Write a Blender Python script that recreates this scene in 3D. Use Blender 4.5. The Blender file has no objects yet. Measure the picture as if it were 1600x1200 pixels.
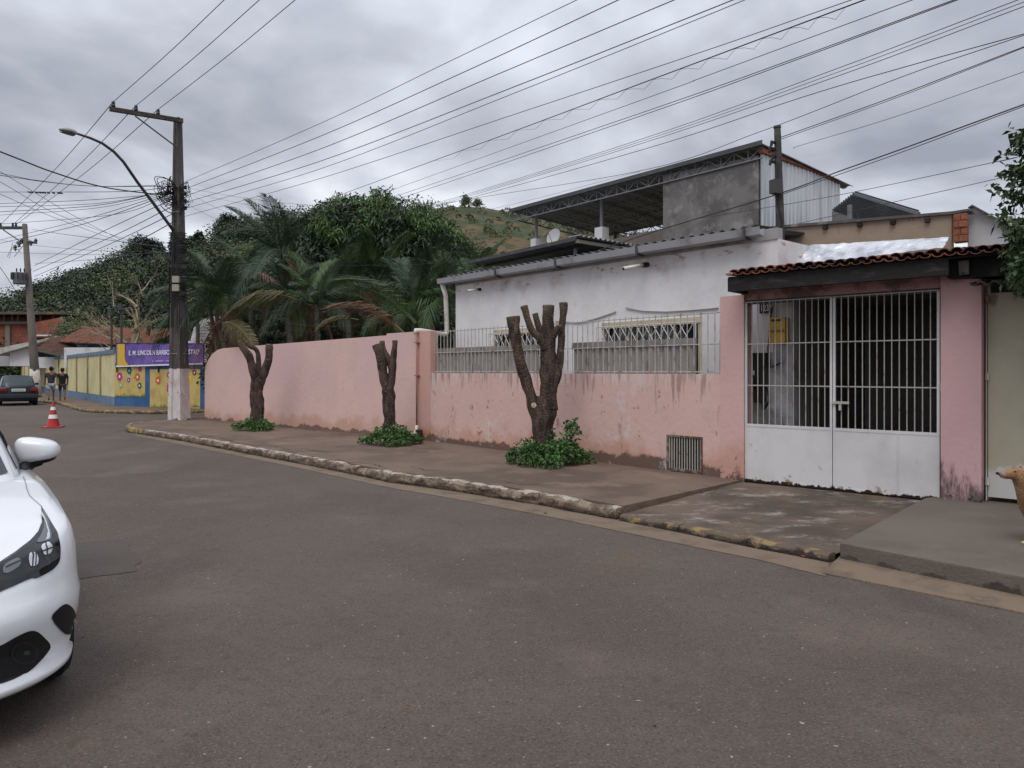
import bpy, bmesh, math, random
import numpy as np
from mathutils import Vector, Matrix, noise
from mathutils.bvhtree import BVHTree
from mathutils.geometry import delaunay_2d_cdt
random.seed(7); rng = np.random.default_rng(7)
SC = bpy.context.scene
COL = SC.collection

# ------------------------------------------------------------------ camera, world, sun, exposure
F_PX, HOR, EYE = 1150.0, 580.0, 1.6
cam_d = bpy.data.cameras.new('camera'); cam = bpy.data.objects.new('camera', cam_d); COL.objects.link(cam)
cam.location = (0, 0, EYE); cam.rotation_euler = (math.pi/2, 0, 0)
cam_d.sensor_width = 36; cam_d.lens = 36*F_PX/1600; cam_d.shift_y = -20/1600
cam_d.clip_start = 0.05; cam_d.clip_end = 2000
SC.camera = cam
SUN_EL, SUN_AZ = math.radians(58), math.radians(200)
world = bpy.data.worlds.new('World'); SC.world = world; world.use_nodes = True
def build_world():
    nt = world.node_tree; N = nt.nodes; L = nt.links; N.clear()
    out = N.new('ShaderNodeOutputWorld'); bg = N.new('ShaderNodeBackground'); bg2 = N.new('ShaderNodeBackground')
    mix = N.new('ShaderNodeMixShader')
    sky = N.new('ShaderNodeTexSky'); sky.sky_type = 'NISHITA'; sky.sun_disc = False
    sky.sun_elevation = SUN_EL; sky.sun_rotation = SUN_AZ
    L.new(sky.outputs[0], bg.inputs[0]); bg.inputs[1].default_value = 0.08
    tc = N.new('ShaderNodeTexCoord'); sep = N.new('ShaderNodeSeparateXYZ'); L.new(tc.outputs['Generated'], sep.inputs[0])
    def math_(op, a, b):
        m = N.new('ShaderNodeMath'); m.operation = op
        for i, v in enumerate((a, b)):
            if isinstance(v, (int, float)): m.inputs[i].default_value = v
            else: L.new(v, m.inputs[i])
        return m.outputs[0]
    zc = math_('MAXIMUM', sep.outputs[2], 0.0)
    zz = math_('ADD', zc, 0.22)
    px = math_('DIVIDE', sep.outputs[0], zz); py = math_('DIVIDE', sep.outputs[1], zz)
    cb = N.new('ShaderNodeCombineXYZ'); L.new(px, cb.inputs[0]); L.new(py, cb.inputs[1])
    n1 = N.new('ShaderNodeTexNoise'); n1.inputs['Scale'].default_value = 0.95; n1.inputs['Detail'].default_value = 7
    n1.inputs['Roughness'].default_value = .5; n1.inputs['Distortion'].default_value = .5; L.new(cb.outputs[0], n1.inputs['Vector'])
    n2 = N.new('ShaderNodeTexNoise'); n2.inputs['Scale'].default_value = 3.1; n2.inputs['Detail'].default_value = 5
    n2.inputs['Distortion'].default_value = .25; L.new(cb.outputs[0], n2.inputs['Vector'])
    a = math_('MULTIPLY', n1.outputs[0], .72); b = math_('MULTIPLY', n2.outputs[0], .28); s = math_('ADD', a, b)
    hz = math_('MULTIPLY', math_('SUBTRACT', 0.30, zc), 0.36)          # brighter low band near the horizon, as in the photograph
    s = math_('ADD', s, math_('MAXIMUM', hz, -0.02))
    r = N.new('ShaderNodeValToRGB'); e = r.color_ramp.elements
    e[0].position = .38; e[0].color = (.36, .385, .455, 1)
    e[1].position = .635; e[1].color = (.95, .985, 1.05, 1)
    m1 = e.new(.47); m1.color = (.50, .53, .60, 1)
    m2 = e.new(.55); m2.color = (.69, .73, .81, 1)
    L.new(s, r.inputs[0])
    # overcast luminance rises towards the zenith
    g = math_('ADD', math_('MULTIPLY', math_('MAXIMUM', math_('SUBTRACT', zc, .3), 0), 1.7), 1.0)
    L.new(r.outputs[0], bg2.inputs[0]); L.new(g, bg2.inputs[1])
    mix.inputs[0].default_value = .95
    L.new(bg.outputs[0], mix.inputs[1]); L.new(bg2.outputs[0], mix.inputs[2]); L.new(mix.outputs[0], out.inputs[0])
build_world()
sun_d = bpy.data.lights.new('sun', 'SUN'); sun_d.energy = 1.5; sun_d.angle = math.radians(35); sun_d.color = (1, .95, .88)
sun = bpy.data.objects.new('sun', sun_d); COL.objects.link(sun)
_d = Vector((math.sin(SUN_AZ)*math.cos(SUN_EL), math.cos(SUN_AZ)*math.cos(SUN_EL), math.sin(SUN_EL)))
sun.rotation_euler = _d.to_track_quat('Z', 'Y').to_euler(); sun.location = (0, -5, 30)
SC.view_settings.view_transform = 'Standard'; SC.view_settings.look = 'None'
SC.view_settings.exposure = 0.0; SC.view_settings.gamma = 1.0; SC.view_settings.use_curve_mapping = False
SC.cycles.use_denoising = True

# ------------------------------------------------------------------ materials
MATS = {}
def mat(name, base, layers=(), rough=.85, bump=0, bscale=30, metal=0, coat=0, island=0, spec=.3, var=None, wave=None):
    if name in MATS: return MATS[name]
    m = bpy.data.materials.new(name); MATS[name] = m; m.use_nodes = True
    nt = m.node_tree; N = nt.nodes; L = nt.links
    p = N['Principled BSDF']; p.inputs['Roughness'].default_value = rough; p.inputs['Metallic'].default_value = metal
    p.inputs['Specular IOR Level'].default_value = spec
    if coat: p.inputs['Coat Weight'].default_value = coat; p.inputs['Coat Roughness'].default_value = .04
    geo = N.new('ShaderNodeNewGeometry')
    cur = None
    def rgb(c):
        r = N.new('ShaderNodeRGB'); r.outputs[0].default_value = (*c, 1); return r.outputs[0]
    cur = rgb(base)
    def mixc(f, a, b, mode='MIX'):
        x = N.new('ShaderNodeMix'); x.data_type = 'RGBA'; x.blend_type = mode
        if isinstance(f, float): x.inputs[0].default_value = f
        else: L.new(f, x.inputs[0])
        L.new(a, x.inputs[6]); L.new(b, x.inputs[7]); return x.outputs[2]
    for ly in layers:
        mp = N.new('ShaderNodeMapping'); mp.inputs['Scale'].default_value = ly.get('st', (1, 1, 1)); L.new(geo.outputs['Position'], mp.inputs[0])
        if ly.get('off'): mp.inputs['Location'].default_value = ly['off']
        if ly.get('vor'):
            n = N.new('ShaderNodeTexVoronoi'); n.inputs['Scale'].default_value = ly['s']; L.new(mp.outputs[0], n.inputs['Vector']); v = n.outputs[0]
            if ly.get('edge'): n.feature = 'DISTANCE_TO_EDGE'
        else:
            n = N.new('ShaderNodeTexNoise'); n.inputs['Scale'].default_value = ly['s']; n.inputs['Detail'].default_value = ly.get('d', 5)
            n.inputs['Roughness'].default_value = ly.get('r', .6); n.inputs['Distortion'].default_value = ly.get('dist', 0)
            L.new(mp.outputs[0], n.inputs['Vector']); v = n.outputs[0]
        if 'z' in ly:
            z0, z1, a, b = ly['z']
            sp = N.new('ShaderNodeSeparateXYZ'); L.new(geo.outputs['Position'], sp.inputs[0])
            mr = N.new('ShaderNodeMapRange'); L.new(sp.outputs[2], mr.inputs[0])
            for i, q in enumerate((z0, z1, a, b)): mr.inputs[i+1].default_value = q
            ad = N.new('ShaderNodeMath'); ad.operation = 'ADD'; L.new(v, ad.inputs[0]); L.new(mr.outputs[0], ad.inputs[1]); v = ad.outputs[0]
        sm = N.new('ShaderNodeMapRange'); sm.interpolation_type = 'SMOOTHSTEP'; L.new(v, sm.inputs[0])
        sm.inputs[1].default_value = ly['lo']; sm.inputs[2].default_value = ly['hi']; sm.inputs[3].default_value = 0; sm.inputs[4].default_value = ly.get('f', 1)
        cur = mixc(sm.outputs[0], cur, rgb(ly['c']))
    if island:
        rr = N.new('ShaderNodeValToRGB'); L.new(geo.outputs['Random Per Island'], rr.inputs[0])
        e = rr.color_ramp.elements; lo, hi = 1-island, 1+island
        e[0].color = (lo, lo, lo, 1); e[1].color = (hi, hi, hi, 1)
        cur = mixc(1.0, cur, rr.outputs[0], 'MULTIPLY')
        if var:
            r2 = N.new('ShaderNodeMapRange'); L.new(geo.outputs['Random Per Island'], r2.inputs[0]); r2.inputs[1].default_value = var[1]; r2.inputs[2].default_value = var[1]+.02
            cur = mixc(r2.outputs[0], cur, rgb(var[0]))
    L.new(cur, p.inputs['Base Color'])
    if bump:
        n = N.new('ShaderNodeTexNoise'); n.inputs['Scale'].default_value = bscale; n.inputs['Detail'].default_value = 6; L.new(geo.outputs['Position'], n.inputs['Vector'])
        b = N.new('ShaderNodeBump'); b.inputs['Strength'].default_value = min(1, bump); b.inputs['Distance'].default_value = .02*max(1, bump); L.new(n.outputs[0], b.inputs['Height']); L.new(b.outputs[0], p.inputs['Normal'])
    return m
asphalt = mat('asphalt', (.112, .089, .073), [
    dict(c=(.092, .070, .058), s=.30, lo=.42, hi=.60, f=.9), dict(c=(.155, .118, .094), s=.7, lo=.5, hi=.70, f=.7, d=7), dict(c=(.15, .10, .062), s=.45, lo=.56, hi=.70, f=.5, d=8, r=.7, off=(7, 1, 0)),
    dict(c=(.068, .056, .052), s=.8, lo=.55, hi=.7, f=.6, st=(1, .35, 1)),
    dict(c=(.17, .11, .07), s=5, lo=.70, hi=.78, f=.5),
    dict(c=(.20, .10, .045), s=1.1, lo=.62, hi=.74, f=.45, d=8, r=.7, off=(3, 3, 0)), dict(c=(.23, .19, .155), s=70, lo=.53, hi=.68, d=3, f=.55), dict(c=(.034, .027, .023), s=58, lo=.52, hi=.66, d=3, f=.55, off=(5, 3, 1)), dict(c=(.06, .046, .038), s=14, lo=.52, hi=.68, d=6, f=.4), dict(c=(.15, .12, .10), s=9, lo=.52, hi=.7, d=6, f=.3, off=(2, 7, 0)),
    dict(c=(.2, .15, .1), s=18, lo=.72, hi=.78, f=.7), dict(c=(.40, .37, .33), s=30, lo=.735, hi=.77, d=1, f=.8)], rough=.8, bump=.7, bscale=110)
asphalt_patch = mat('asphalt_patch', (.092, .078, .069), [dict(c=(.04, .034, .031), s=60, lo=.52, hi=.66, d=3, f=.6), dict(c=(.13, .11, .10), s=70, lo=.53, hi=.7), dict(c=(.085, .067, .057), s=2, lo=.45, hi=.62)], rough=.85, bump=.5, bscale=110)
strip_m = mat('gutter_concrete', (.19, .14, .10), [dict(c=(.12, .088, .065), s=3, lo=.45, hi=.7), dict(c=(.33, .25, .17), s=6, lo=.6, hi=.75, f=.5), dict(c=(.1, .08, .06), s=25, lo=.62, hi=.75, f=.6)], bump=.6, bscale=60)
pave_m = mat('pavement_concrete', (.165, .118, .088), [dict(c=(.085, .062, .048), s=.55, lo=.50, hi=.62, f=.8, d=8, off=(9, 0, 0)), dict(c=(.11, .078, .06), s=.8, lo=.4, hi=.7, f=.85), dict(c=(.24, .17, .125), s=1.7, lo=.55, hi=.72, f=.6, off=(3, 9, 0)),
    dict(c=(.07, .052, .042), s=3.5, lo=.6, hi=.75, f=.55), dict(c=(.22, .18, .15), s=40, lo=.62, hi=.72, f=.5)], bump=.6, bscale=25)
drive_m = mat('driveway_concrete', (.135, .10, .077), [dict(c=(.07, .053, .043), s=.9, lo=.40, hi=.62, f=.9), dict(c=(.34, .30, .26), s=2.2, lo=.52, hi=.64, f=.75, st=(1, 1.6, 1), d=12, r=.8),
    dict(c=(.26, .15, .05), s=1.8, lo=.58, hi=.74, f=.4, off=(1, 4, 2)), dict(c=(.06, .05, .04), s=7, lo=.6, hi=.72, f=.6)], bump=.6, bscale=30)
slab_m = mat('fresh_concrete', (.145, .122, .10), [dict(c=(.05, .043, .037), s=6, lo=.5, hi=.6, z=(.0, .15, .25, -.35)), dict(c=(.21, .18, .15), s=3, lo=.5, hi=.8, z=(.155, .172, -.5, -.02), f=.3), dict(c=(.095, .078, .063), s=.8, lo=.4, hi=.7), dict(c=(.185, .16, .13), s=1.6, lo=.5, hi=.75, f=.6, d=7), dict(c=(.08, .07, .06), s=22, lo=.68, hi=.75, f=.6)], bump=.35, bscale=40)
kerb_m = mat('kerb_whitewash', (.28, .225, .175), [dict(c=(.11, .08, .06), s=3.4, lo=.40, hi=.56, d=9, r=.75), dict(c=(.25, .18, .13), s=9, lo=.5, hi=.62, f=.8, d=7),
    dict(c=(.40, .35, .30), s=5, lo=.50, hi=.58, z=(.08, .14, -.3, .06), d=8, r=.7), dict(c=(.10, .07, .05), s=5, lo=.48, hi=.6, z=(.03, .12, .14, -.2), d=8), dict(c=(.035, .027, .02), s=6, lo=.52, hi=.62, z=(0, .07, .24, -.2), d=7), dict(c=(.15, .085, .05), s=2, lo=.55, hi=.68, f=.6)], bump=1.2, bscale=28)
kerb_y = mat('kerb_yellow', (.36, .25, .095), [dict(c=(.12, .09, .06), s=5, lo=.42, hi=.58, d=8, r=.7), dict(c=(.05, .04, .03), s=6, lo=.5, hi=.62, z=(0, .09, .2, -.15), d=7)], bump=1, bscale=28)
earth_m = mat('earth', (.16, .11, .07), [dict(c=(.07, .09, .03), s=.5, lo=.45, hi=.6)], bump=.5, bscale=4)
def pinkm(name, base, extra=()):
    return mat(name, base, [dict(c=tuple(b*.90 for b in base), s=.8, lo=.4, hi=.7, f=.7), dict(c=(.50, .36, .31), s=2.5, lo=.55, hi=.75, f=.35)] + list(extra), rough=.9, bump=.3, bscale=12)
pink_l = pinkm('pink_plaster', (.63, .435, .395), [dict(c=(.58, .40, .39), s=.5, lo=.45, hi=.6, f=.8),
    dict(c=(.47, .27, .19), s=1.5, lo=.50, hi=.80, z=(.14, .70, .45, -.14), f=.75),
    dict(c=(.17, .11, .085), s=2.1, lo=.55, hi=.64, z=(.16, .42, .22, -.28), d=8, r=.7),
    dict(c=(.33, .2, .16), s=9, lo=.72, hi=.78, f=.7), dict(c=(.30, .23, .21), s=1.4, st=(3, 3, .25), lo=.60, hi=.8, f=.3)])
pink_r = pinkm('pink_plaster_weathered', (.61, .41, .37), [
    dict(c=(.62, .53, .49), s=2.6, lo=.50, hi=.66, z=(1.0, 1.55, -.25, .08), f=.6, st=(1.5, 1.5, .5), d=8),
    dict(c=(.47, .25, .165), s=1.6, lo=.50, hi=.78, z=(.14, .85, .38, -.14), f=.7),
    dict(c=(.14, .09, .07), s=1.1, lo=.52, hi=.60, z=(.16, .50, .24, -.28), d=9, r=.72), dict(c=(.20, .10, .08), s=2.8, lo=.60, hi=.66, z=(.2, 1.5, .03, -.02), f=.8, d=10, r=.75, off=(4, 2, 0)), dict(c=(.60, .55, .52), s=1.3, lo=.58, hi=.64, f=.55, d=9, r=.7, off=(1, 6, 3)),
    dict(c=(.17, .10, .10), s=2.6, st=(2.2, 2.2, .6), lo=.60, hi=.74, f=.75, d=8, r=.7),
    dict(c=(.12, .08, .07), s=14, lo=.67, hi=.73, f=.8), dict(c=(.22, .13, .12), s=3, st=(4, 4, .35), z=(.9, 1.5, -.15, .08), lo=.56, hi=.7, f=.6)])
pink_p = pinkm('pink_pillar_plaster', (.57, .36, .36), [
    dict(c=(.06, .05, .055), s=3.2, st=(1.6, 1.6, .6), lo=.52, hi=.70, z=(.18, 1.05, .16, -.16), d=9, r=.72, f=.85),
    dict(c=(.04, .035, .035), s=9, lo=.60, hi=.72, z=(.15, .6, .12, -.2), d=8),
    dict(c=(.16, .1, .1), s=2, lo=.58, hi=.75, z=(2.2, 2.7, -.3, .2), f=.7)])
white_house = mat('white_house_plaster', (.74, .72, .725), [dict(c=(.62, .60, .60), s=.9, lo=.4, hi=.7), dict(c=(.42, .30, .27), s=2.2, lo=.55, hi=.72, z=(2.6, 3.5, -.12, .08), f=.4),
    dict(c=(.28, .17, .14), s=6, st=(.6, .6, 1.6), lo=.62, hi=.69, z=(2.9, 3.4, -.18, .05), f=.7, d=7), dict(c=(.30, .28, .29), s=4, st=(3, 3, .2), lo=.6, hi=.8, f=.25)], bump=.25, bscale=10)
white_m = mat('white_plaster', (.62, .61, .62), [dict(c=(.40, .38, .38), s=1.5, lo=.5, hi=.75)], bump=.2)
white_paint = mat('white_metal_paint', (.62, .61, .61), [dict(c=(.52, .50, .50), s=1.3, lo=.4, hi=.7), dict(c=(.25, .11, .04), s=5, lo=.60, hi=.68, z=(.10, .45, .14, -.14), d=9, r=.7, f=.8),
    dict(c=(.02, .014, .012), s=14, lo=.58, hi=.64, z=(.13, .22, .32, -.25), d=6), dict(c=(.35, .33, .31), s=7, lo=.66, hi=.72, f=.6)], rough=.45, bump=.1, bscale=6)
bar_m = mat('painted_steel_bar', (.40, .375, .345), [dict(c=(.28, .17, .10), s=11, lo=.55, hi=.68, f=.8)], rough=.5)
rail_m = mat('railing_steel', (.42, .40, .38), [dict(c=(.20, .12, .08), s=9, lo=.5, hi=.66, f=.8)], rough=.55)
cream_m = mat('cream_metal', (.47, .435, .33), [dict(c=(.40, .36, .27), s=1.2, lo=.4, hi=.7), dict(c=(.60, .60, .60), s=2, lo=.5, hi=.6, z=(.3, .9, .3, -.3), f=.8), dict(c=(.16, .12, .09), s=5, lo=.6, hi=.72, z=(2.0, 2.5, -.15, .15), f=.8),
    dict(c=(.35, .18, .07), s=6, lo=.62, hi=.7, z=(.1, .4, .1, -.2))], rough=.5)
black_mold = mat('blackened_concrete', (.035, .032, .032), [dict(c=(.10, .09, .085), s=3, lo=.55, hi=.75), dict(c=(.015, .014, .014), s=2, lo=.45, hi=.6)], bump=.6, bscale=20)
fascia_m = mat('blackened_timber', (.018, .016, .016), [dict(c=(.05, .045, .042), s=3, st=(1, 1, 4), lo=.5, hi=.75)], bump=.5, bscale=18)
clay = mat('clay_tile', (.27, .105, .065), [dict(c=(.13, .06, .045), s=3, lo=.40, hi=.60), dict(c=(.04, .032, .03), s=5, lo=.46, hi=.60, f=.85), dict(c=(.42, .22, .14), s=9, lo=.6, hi=.75, f=.6)], bump=.4, bscale=40)
clay_far = mat('weathered_clay_roof', (.25, .105, .062), [dict(c=(.10, .055, .04), s=1.6, lo=.42, hi=.65), dict(c=(.33, .17, .10), s=5, lo=.6, hi=.75, f=.6)], bump=.4)
fibre = mat('fibre_cement', (.30, .28, .265), [dict(c=(.32, .30, .285), s=1.4, lo=.45, hi=.7), dict(c=(.11, .085, .07), s=4, st=(2, 2, .4), lo=.52, hi=.72, f=.7)], bump=.3)
roofgrey = mat('roof_grey', (.075, .075, .08), [dict(c=(.12, .118, .115), s=2, lo=.5, hi=.7)], rough=.6)
gutter_m = mat('gutter_zinc', (.34, .34, .36), [dict(c=(.16, .15, .15), s=2.5, lo=.5, hi=.7, f=.8)], rough=.5, metal=.2)
galv = mat('galvanised_sheet', (.55, .56, .585), [dict(c=(.40, .41, .44), s=1.3, st=(3, 3, .3), lo=.45, hi=.65)], rough=.42, metal=.35)
roof_under = mat('roof_underside', (.20, .215, .245), [dict(c=(.14, .15, .17), s=1.5, lo=.45, hi=.7)], rough=.5, metal=.2)
truss_m = mat('truss_steel', (.17, .175, .19), [dict(c=(.15, .14, .14), s=5, lo=.5, hi=.7)], rough=.55)
concw = mat('rendered_concrete', (.185, .175, .17), [dict(c=(.115, .108, .105), s=1.6, lo=.42, hi=.62), dict(c=(.30, .285, .275), s=2.6, lo=.56, hi=.68, f=.7, d=7), dict(c=(.26, .25, .25), s=6, lo=.55, hi=.7, f=.5)], bump=.4)
beige_w = mat('beige_render', (.36, .27, .205), [dict(c=(.28, .205, .155), s=1.4, lo=.42, hi=.66), dict(c=(.58, .45, .28), s=2.4, lo=.50, hi=.56, z=(3.2, 3.55, .10, -.35), d=7), dict(c=(.05, .045, .04), s=3.5, st=(1, 1, .4), lo=.62, hi=.7, z=(3.2, 3.8, -.12, .06))], bump=.3)
flash_m = mat('aluminium_flashing', (.70, .71, .74), [dict(c=(.42, .43, .46), s=2.5, lo=.45, hi=.62), dict(c=(.3, .29, .3), s=7, lo=.6, hi=.75, f=.5)], rough=.35, metal=.5, bump=1.5, bscale=9)
brick_m = mat('red_brick', (.30, .105, .06), [dict(c=(.19, .07, .05), s=6, lo=.45, hi=.65), dict(c=(.36, .17, .11), s=13, lo=.58, hi=.7)], bump=.5)
primer = mat('red_primer_steel', (.24, .085, .05), [dict(c=(.12, .05, .03), s=4, lo=.5, hi=.65)])
pole_c = mat('pole_concrete', (.105, .09, .08), [dict(c=(.06, .052, .048), s=2, st=(2, 2, .4), lo=.42, hi=.62), dict(c=(.24, .215, .19), s=5, st=(2, 2, .5), lo=.58, hi=.7, f=.6)], bump=.6, bscale=18)
pole_w = mat('pole_whitewash', (.60, .56, .55), [dict(c=(.44, .34, .32), s=3, st=(1, 1, .6), lo=.45, hi=.65, f=.7), dict(c=(.13, .09, .07), s=5, lo=.62, hi=.7), dict(c=(.12, .08, .06), s=4, lo=.55, hi=.65, z=(.14, .3, .15, -.2)), dict(c=(.06, .05, .045), s=3, lo=.5, hi=.58, z=(1.45, 1.8, -.3, .22))], bump=.4)
black_rub = mat('black_cable', (.02, .02, .022), rough=.6)
wire_m = mat('wire_grey', (.055, .053, .06), rough=.6)
ceramic = mat('dark_insulator', (.02, .018, .02), rough=.25)
steel_dk = mat('dark_steel', (.055, .058, .062), [dict(c=(.10, .09, .09), s=4, lo=.5, hi=.7)], rough=.5)
lamp_grey = mat('lamp_housing', (.42, .42, .42), rough=.4); lamp_lens = mat('lamp_lens', (.11, .11, .12), rough=.15)
bark = mat('pruned_bark', (.085, .056, .043), [dict(c=(.035, .025, .02), s=11, st=(1, 1, .28), lo=.44, hi=.60, d=7), dict(c=(.17, .125, .095), s=7, st=(1, 1, .8), lo=.54, hi=.66, f=.8, d=8, r=.7), dict(c=(.13, .09, .06), s=2, lo=.5, hi=.7, z=(1.3, 2.4, -.2, .15), f=.7), dict(c=(.42, .40, .37), s=16, lo=.70, hi=.74, f=.8)], bump=2.2, bscale=34)
cutwood = mat('cut_wood', (.42, .31, .20), [dict(c=(.16, .11, .07), s=8, lo=.45, hi=.65)]); cutwood_p = mat('pale_cut_wood', (.52, .44, .33), [dict(c=(.35, .27, .19), s=12, lo=.5, hi=.65)])
bark2 = mat('brown_trunk', (.10, .08, .06), [dict(c=(.05, .04, .03), s=5, lo=.45, hi=.65)], bump=.8)
palm_trunk = mat('palm_trunk', (.15, .14, .10), [dict(c=(.07, .065, .05), s=4, st=(1, 1, 4), lo=.45, hi=.6), dict(c=(.24, .20, .14), s=3, lo=.55, hi=.7, f=.6)], bump=.8)
bare_m = mat('bare_branch_wood', (.34, .27, .18), [dict(c=(.13, .095, .06), s=3, lo=.45, hi=.65)])
leaf = lambda nm, c, isl=.45, var=None, rough=.5: mat(nm, c, [dict(c=tuple(q*.6 for q in c), s=.9, lo=.42, hi=.62, f=.7)], rough=rough, island=isl, var=var, spec=.35)
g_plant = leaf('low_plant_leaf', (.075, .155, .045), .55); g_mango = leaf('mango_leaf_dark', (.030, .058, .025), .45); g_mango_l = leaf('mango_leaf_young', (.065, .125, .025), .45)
g_palm = leaf('palm_leaf', (.044, .074, .038), .45); g_palm2 = leaf('palm_leaf_fresh', (.058, .105, .032), .4); g_palm_dead = leaf('palm_leaf_dead', (.165, .09, .055), .4)
g_palm_y = leaf('palm_leaf_yellowing', (.125, .10, .035), .4)
g_back = leaf('background_leaf', (.028, .048, .022), .45); g_hill = leaf('hill_tree_leaf', (.052, .074, .032), .28); g_hill2 = leaf('hill_tree_leaf_light', (.088, .112, .044), .28); g_hill3 = leaf('hill_tree_leaf_dark', (.028, .042, .022), .28)
g_dark = leaf('dark_tree_leaf', (.016, .026, .013), .4); g_citrus = leaf('glossy_leaf', (.04, .075, .025), .5, rough=.35); g_scrub = leaf('scrub_leaf', (.12, .135, .05), .4)
hill_g = mat('hill_grass', (.055, .06, .03), [dict(c=(.125, .085, .05), s=.05, lo=.44, hi=.58, st=(1, .5, 3), d=9, r=.7), dict(c=(.04, .06, .025), s=.09, lo=.48, hi=.58, d=9, r=.7), dict(c=(.17, .12, .075), s=.3, lo=.60, hi=.7, f=.6, d=8), dict(c=(.025, .035, .015), s=.5, lo=.52, hi=.64, f=.8, d=8)], rough=1)
yel_w = mat('pale_yellow_paint', (.60, .535, .30), [dict(c=(.48, .43, .24), s=.8, lo=.4, hi=.7), dict(c=(.34, .29, .16), s=1.4, st=(3, 3, .4), lo=.56, hi=.75, f=.6)], bump=.2)
yel_c = mat('yellow_mural_paint', (.55, .42, .15), [dict(c=(.42, .31, .12), s=1.5, lo=.45, hi=.7)]); blue_w = mat('blue_wall_paint', (.035, .10, .24), [dict(c=(.06, .14, .27), s=1.5, lo=.45, hi=.7)])
blue_pale = mat('weathered_blue_paint', (.12, .19, .28), [dict(c=(.20, .24, .28), s=1.5, lo=.5, hi=.7), dict(c=(.08, .09, .1), s=3, lo=.55, hi=.7)])
col_dirty = mat('dirty_yellow_column', (.33, .27, .13), [dict(c=(.15, .12, .08), s=3, st=(1, 1, .4), lo=.45, hi=.65)])
purple = mat('banner_purple', (.14, .075, .33), [dict(c=(.19, .12, .40), s=1.6, st=(1, 1, .5), lo=.45, hi=.65), dict(c=(.08, .055, .24), s=1.1, lo=.5, hi=.7)], rough=.45)
banner_y = mat('banner_yellow', (.62, .40, .03), rough=.45); banner_w = mat('banner_white', (.78, .77, .82), rough=.45)
pm = {k: mat('mural_'+k, c) for k, c in dict(magenta=(.42, .04, .20), orange=(.52, .12, .04), blue=(.02, .10, .22), green=(.03, .13, .08), lilac=(.20, .08, .25), white=(.75, .68, .72), crimson=(.30, .02, .05), sunyellow=(.75, .45, .02), mint=(.22, .45, .22)).items()}
grass_paint = mat('mural_grass', (.13, .17, .035), [dict(c=(.30, .27, .05), s=6, st=(1, 1, .4), lo=.45, hi=.6)])
cone_r = mat('cone_red', (.42, .04, .035), [dict(c=(.36, .03, .03), s=3, lo=.5, hi=.7)], rough=.4); cone_w = mat('cone_white', (.75, .74, .73), rough=.4)
car_white = mat('car_white_paint', (.74, .755, .78), rough=.28, coat=.9, spec=.5)
car_dark = mat('car_dark_green_paint', (.010, .020, .024), rough=.45, coat=.2, spec=.3)
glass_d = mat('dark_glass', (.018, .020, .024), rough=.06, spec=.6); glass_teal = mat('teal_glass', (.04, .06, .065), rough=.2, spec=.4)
plastic_b = mat('black_plastic', (.012, .012, .013), rough=.5); gloss_b = mat('gloss_black', (.015, .016, .018), rough=.12, coat=.6); plast_g = mat('dark_grey_plastic', (.035, .036, .04), rough=.4)
chrome = mat('chrome_reflector', (.62, .63, .65), rough=.25, metal=.6); smoke_m = mat('smoked_lens', (.17, .18, .19), rough=.15, metal=.4)
rubber = mat('tyre_rubber', (.018, .018, .019), rough=.85); alloy = mat('alloy_rim', (.35, .35, .36), rough=.35, metal=.7); tail_red = mat('tail_light_red', (.20, .01, .015), rough=.2)
plate_w = mat('number_plate', (.62, .63, .64)); ink = mat('black_ink', (.03, .03, .035))
skin_m = mat('skin', (.24, .125, .08)); hair_m = mat('black_hair', (.012, .010, .010)); shirt1 = mat('charcoal_shirt', (.035, .038, .05)); shirt2 = mat('black_shirt', (.013, .013, .016)); short1 = mat('pale_shorts', (.33, .37, .42)); short2 = mat('dark_shorts', (.05, .05, .06))
fur = mat('tan_fur', (.28, .15, .075), [dict(c=(.38, .24, .135), s=7, lo=.45, hi=.65), dict(c=(.22, .10, .045), s=16, lo=.55, hi=.7, f=.7)], bump=1, bscale=70); fur_p = mat('pale_fur', (.55, .42, .28), bump=.8, bscale=70); fur_g = mat('greying_muzzle_fur', (.30, .215, .165), [dict(c=(.2, .14, .1), s=14, lo=.5, hi=.7)], bump=.8, bscale=70); nose_m = mat('dog_nose', (.01, .01, .01), rough=.3)
pvc = mat('pvc_white', (.66, .63, .57), [dict(c=(.40, .33, .22), s=5, lo=.5, hi=.7, f=.6)], rough=.4); pipe_pink = mat('pink_painted_pipe', (.38, .155, .13), [dict(c=(.28, .12, .10), s=5, lo=.5, hi=.7)])
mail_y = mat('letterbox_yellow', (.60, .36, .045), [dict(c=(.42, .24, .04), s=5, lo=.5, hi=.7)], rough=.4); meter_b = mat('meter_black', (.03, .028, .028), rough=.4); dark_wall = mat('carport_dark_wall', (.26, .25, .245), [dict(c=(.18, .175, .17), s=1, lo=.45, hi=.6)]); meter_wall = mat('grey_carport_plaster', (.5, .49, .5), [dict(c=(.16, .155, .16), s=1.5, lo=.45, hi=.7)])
frame_be = mat('beige_window_frame', (.50, .43, .30), [dict(c=(.32, .26, .18), s=4, lo=.5, hi=.7)])

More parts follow.
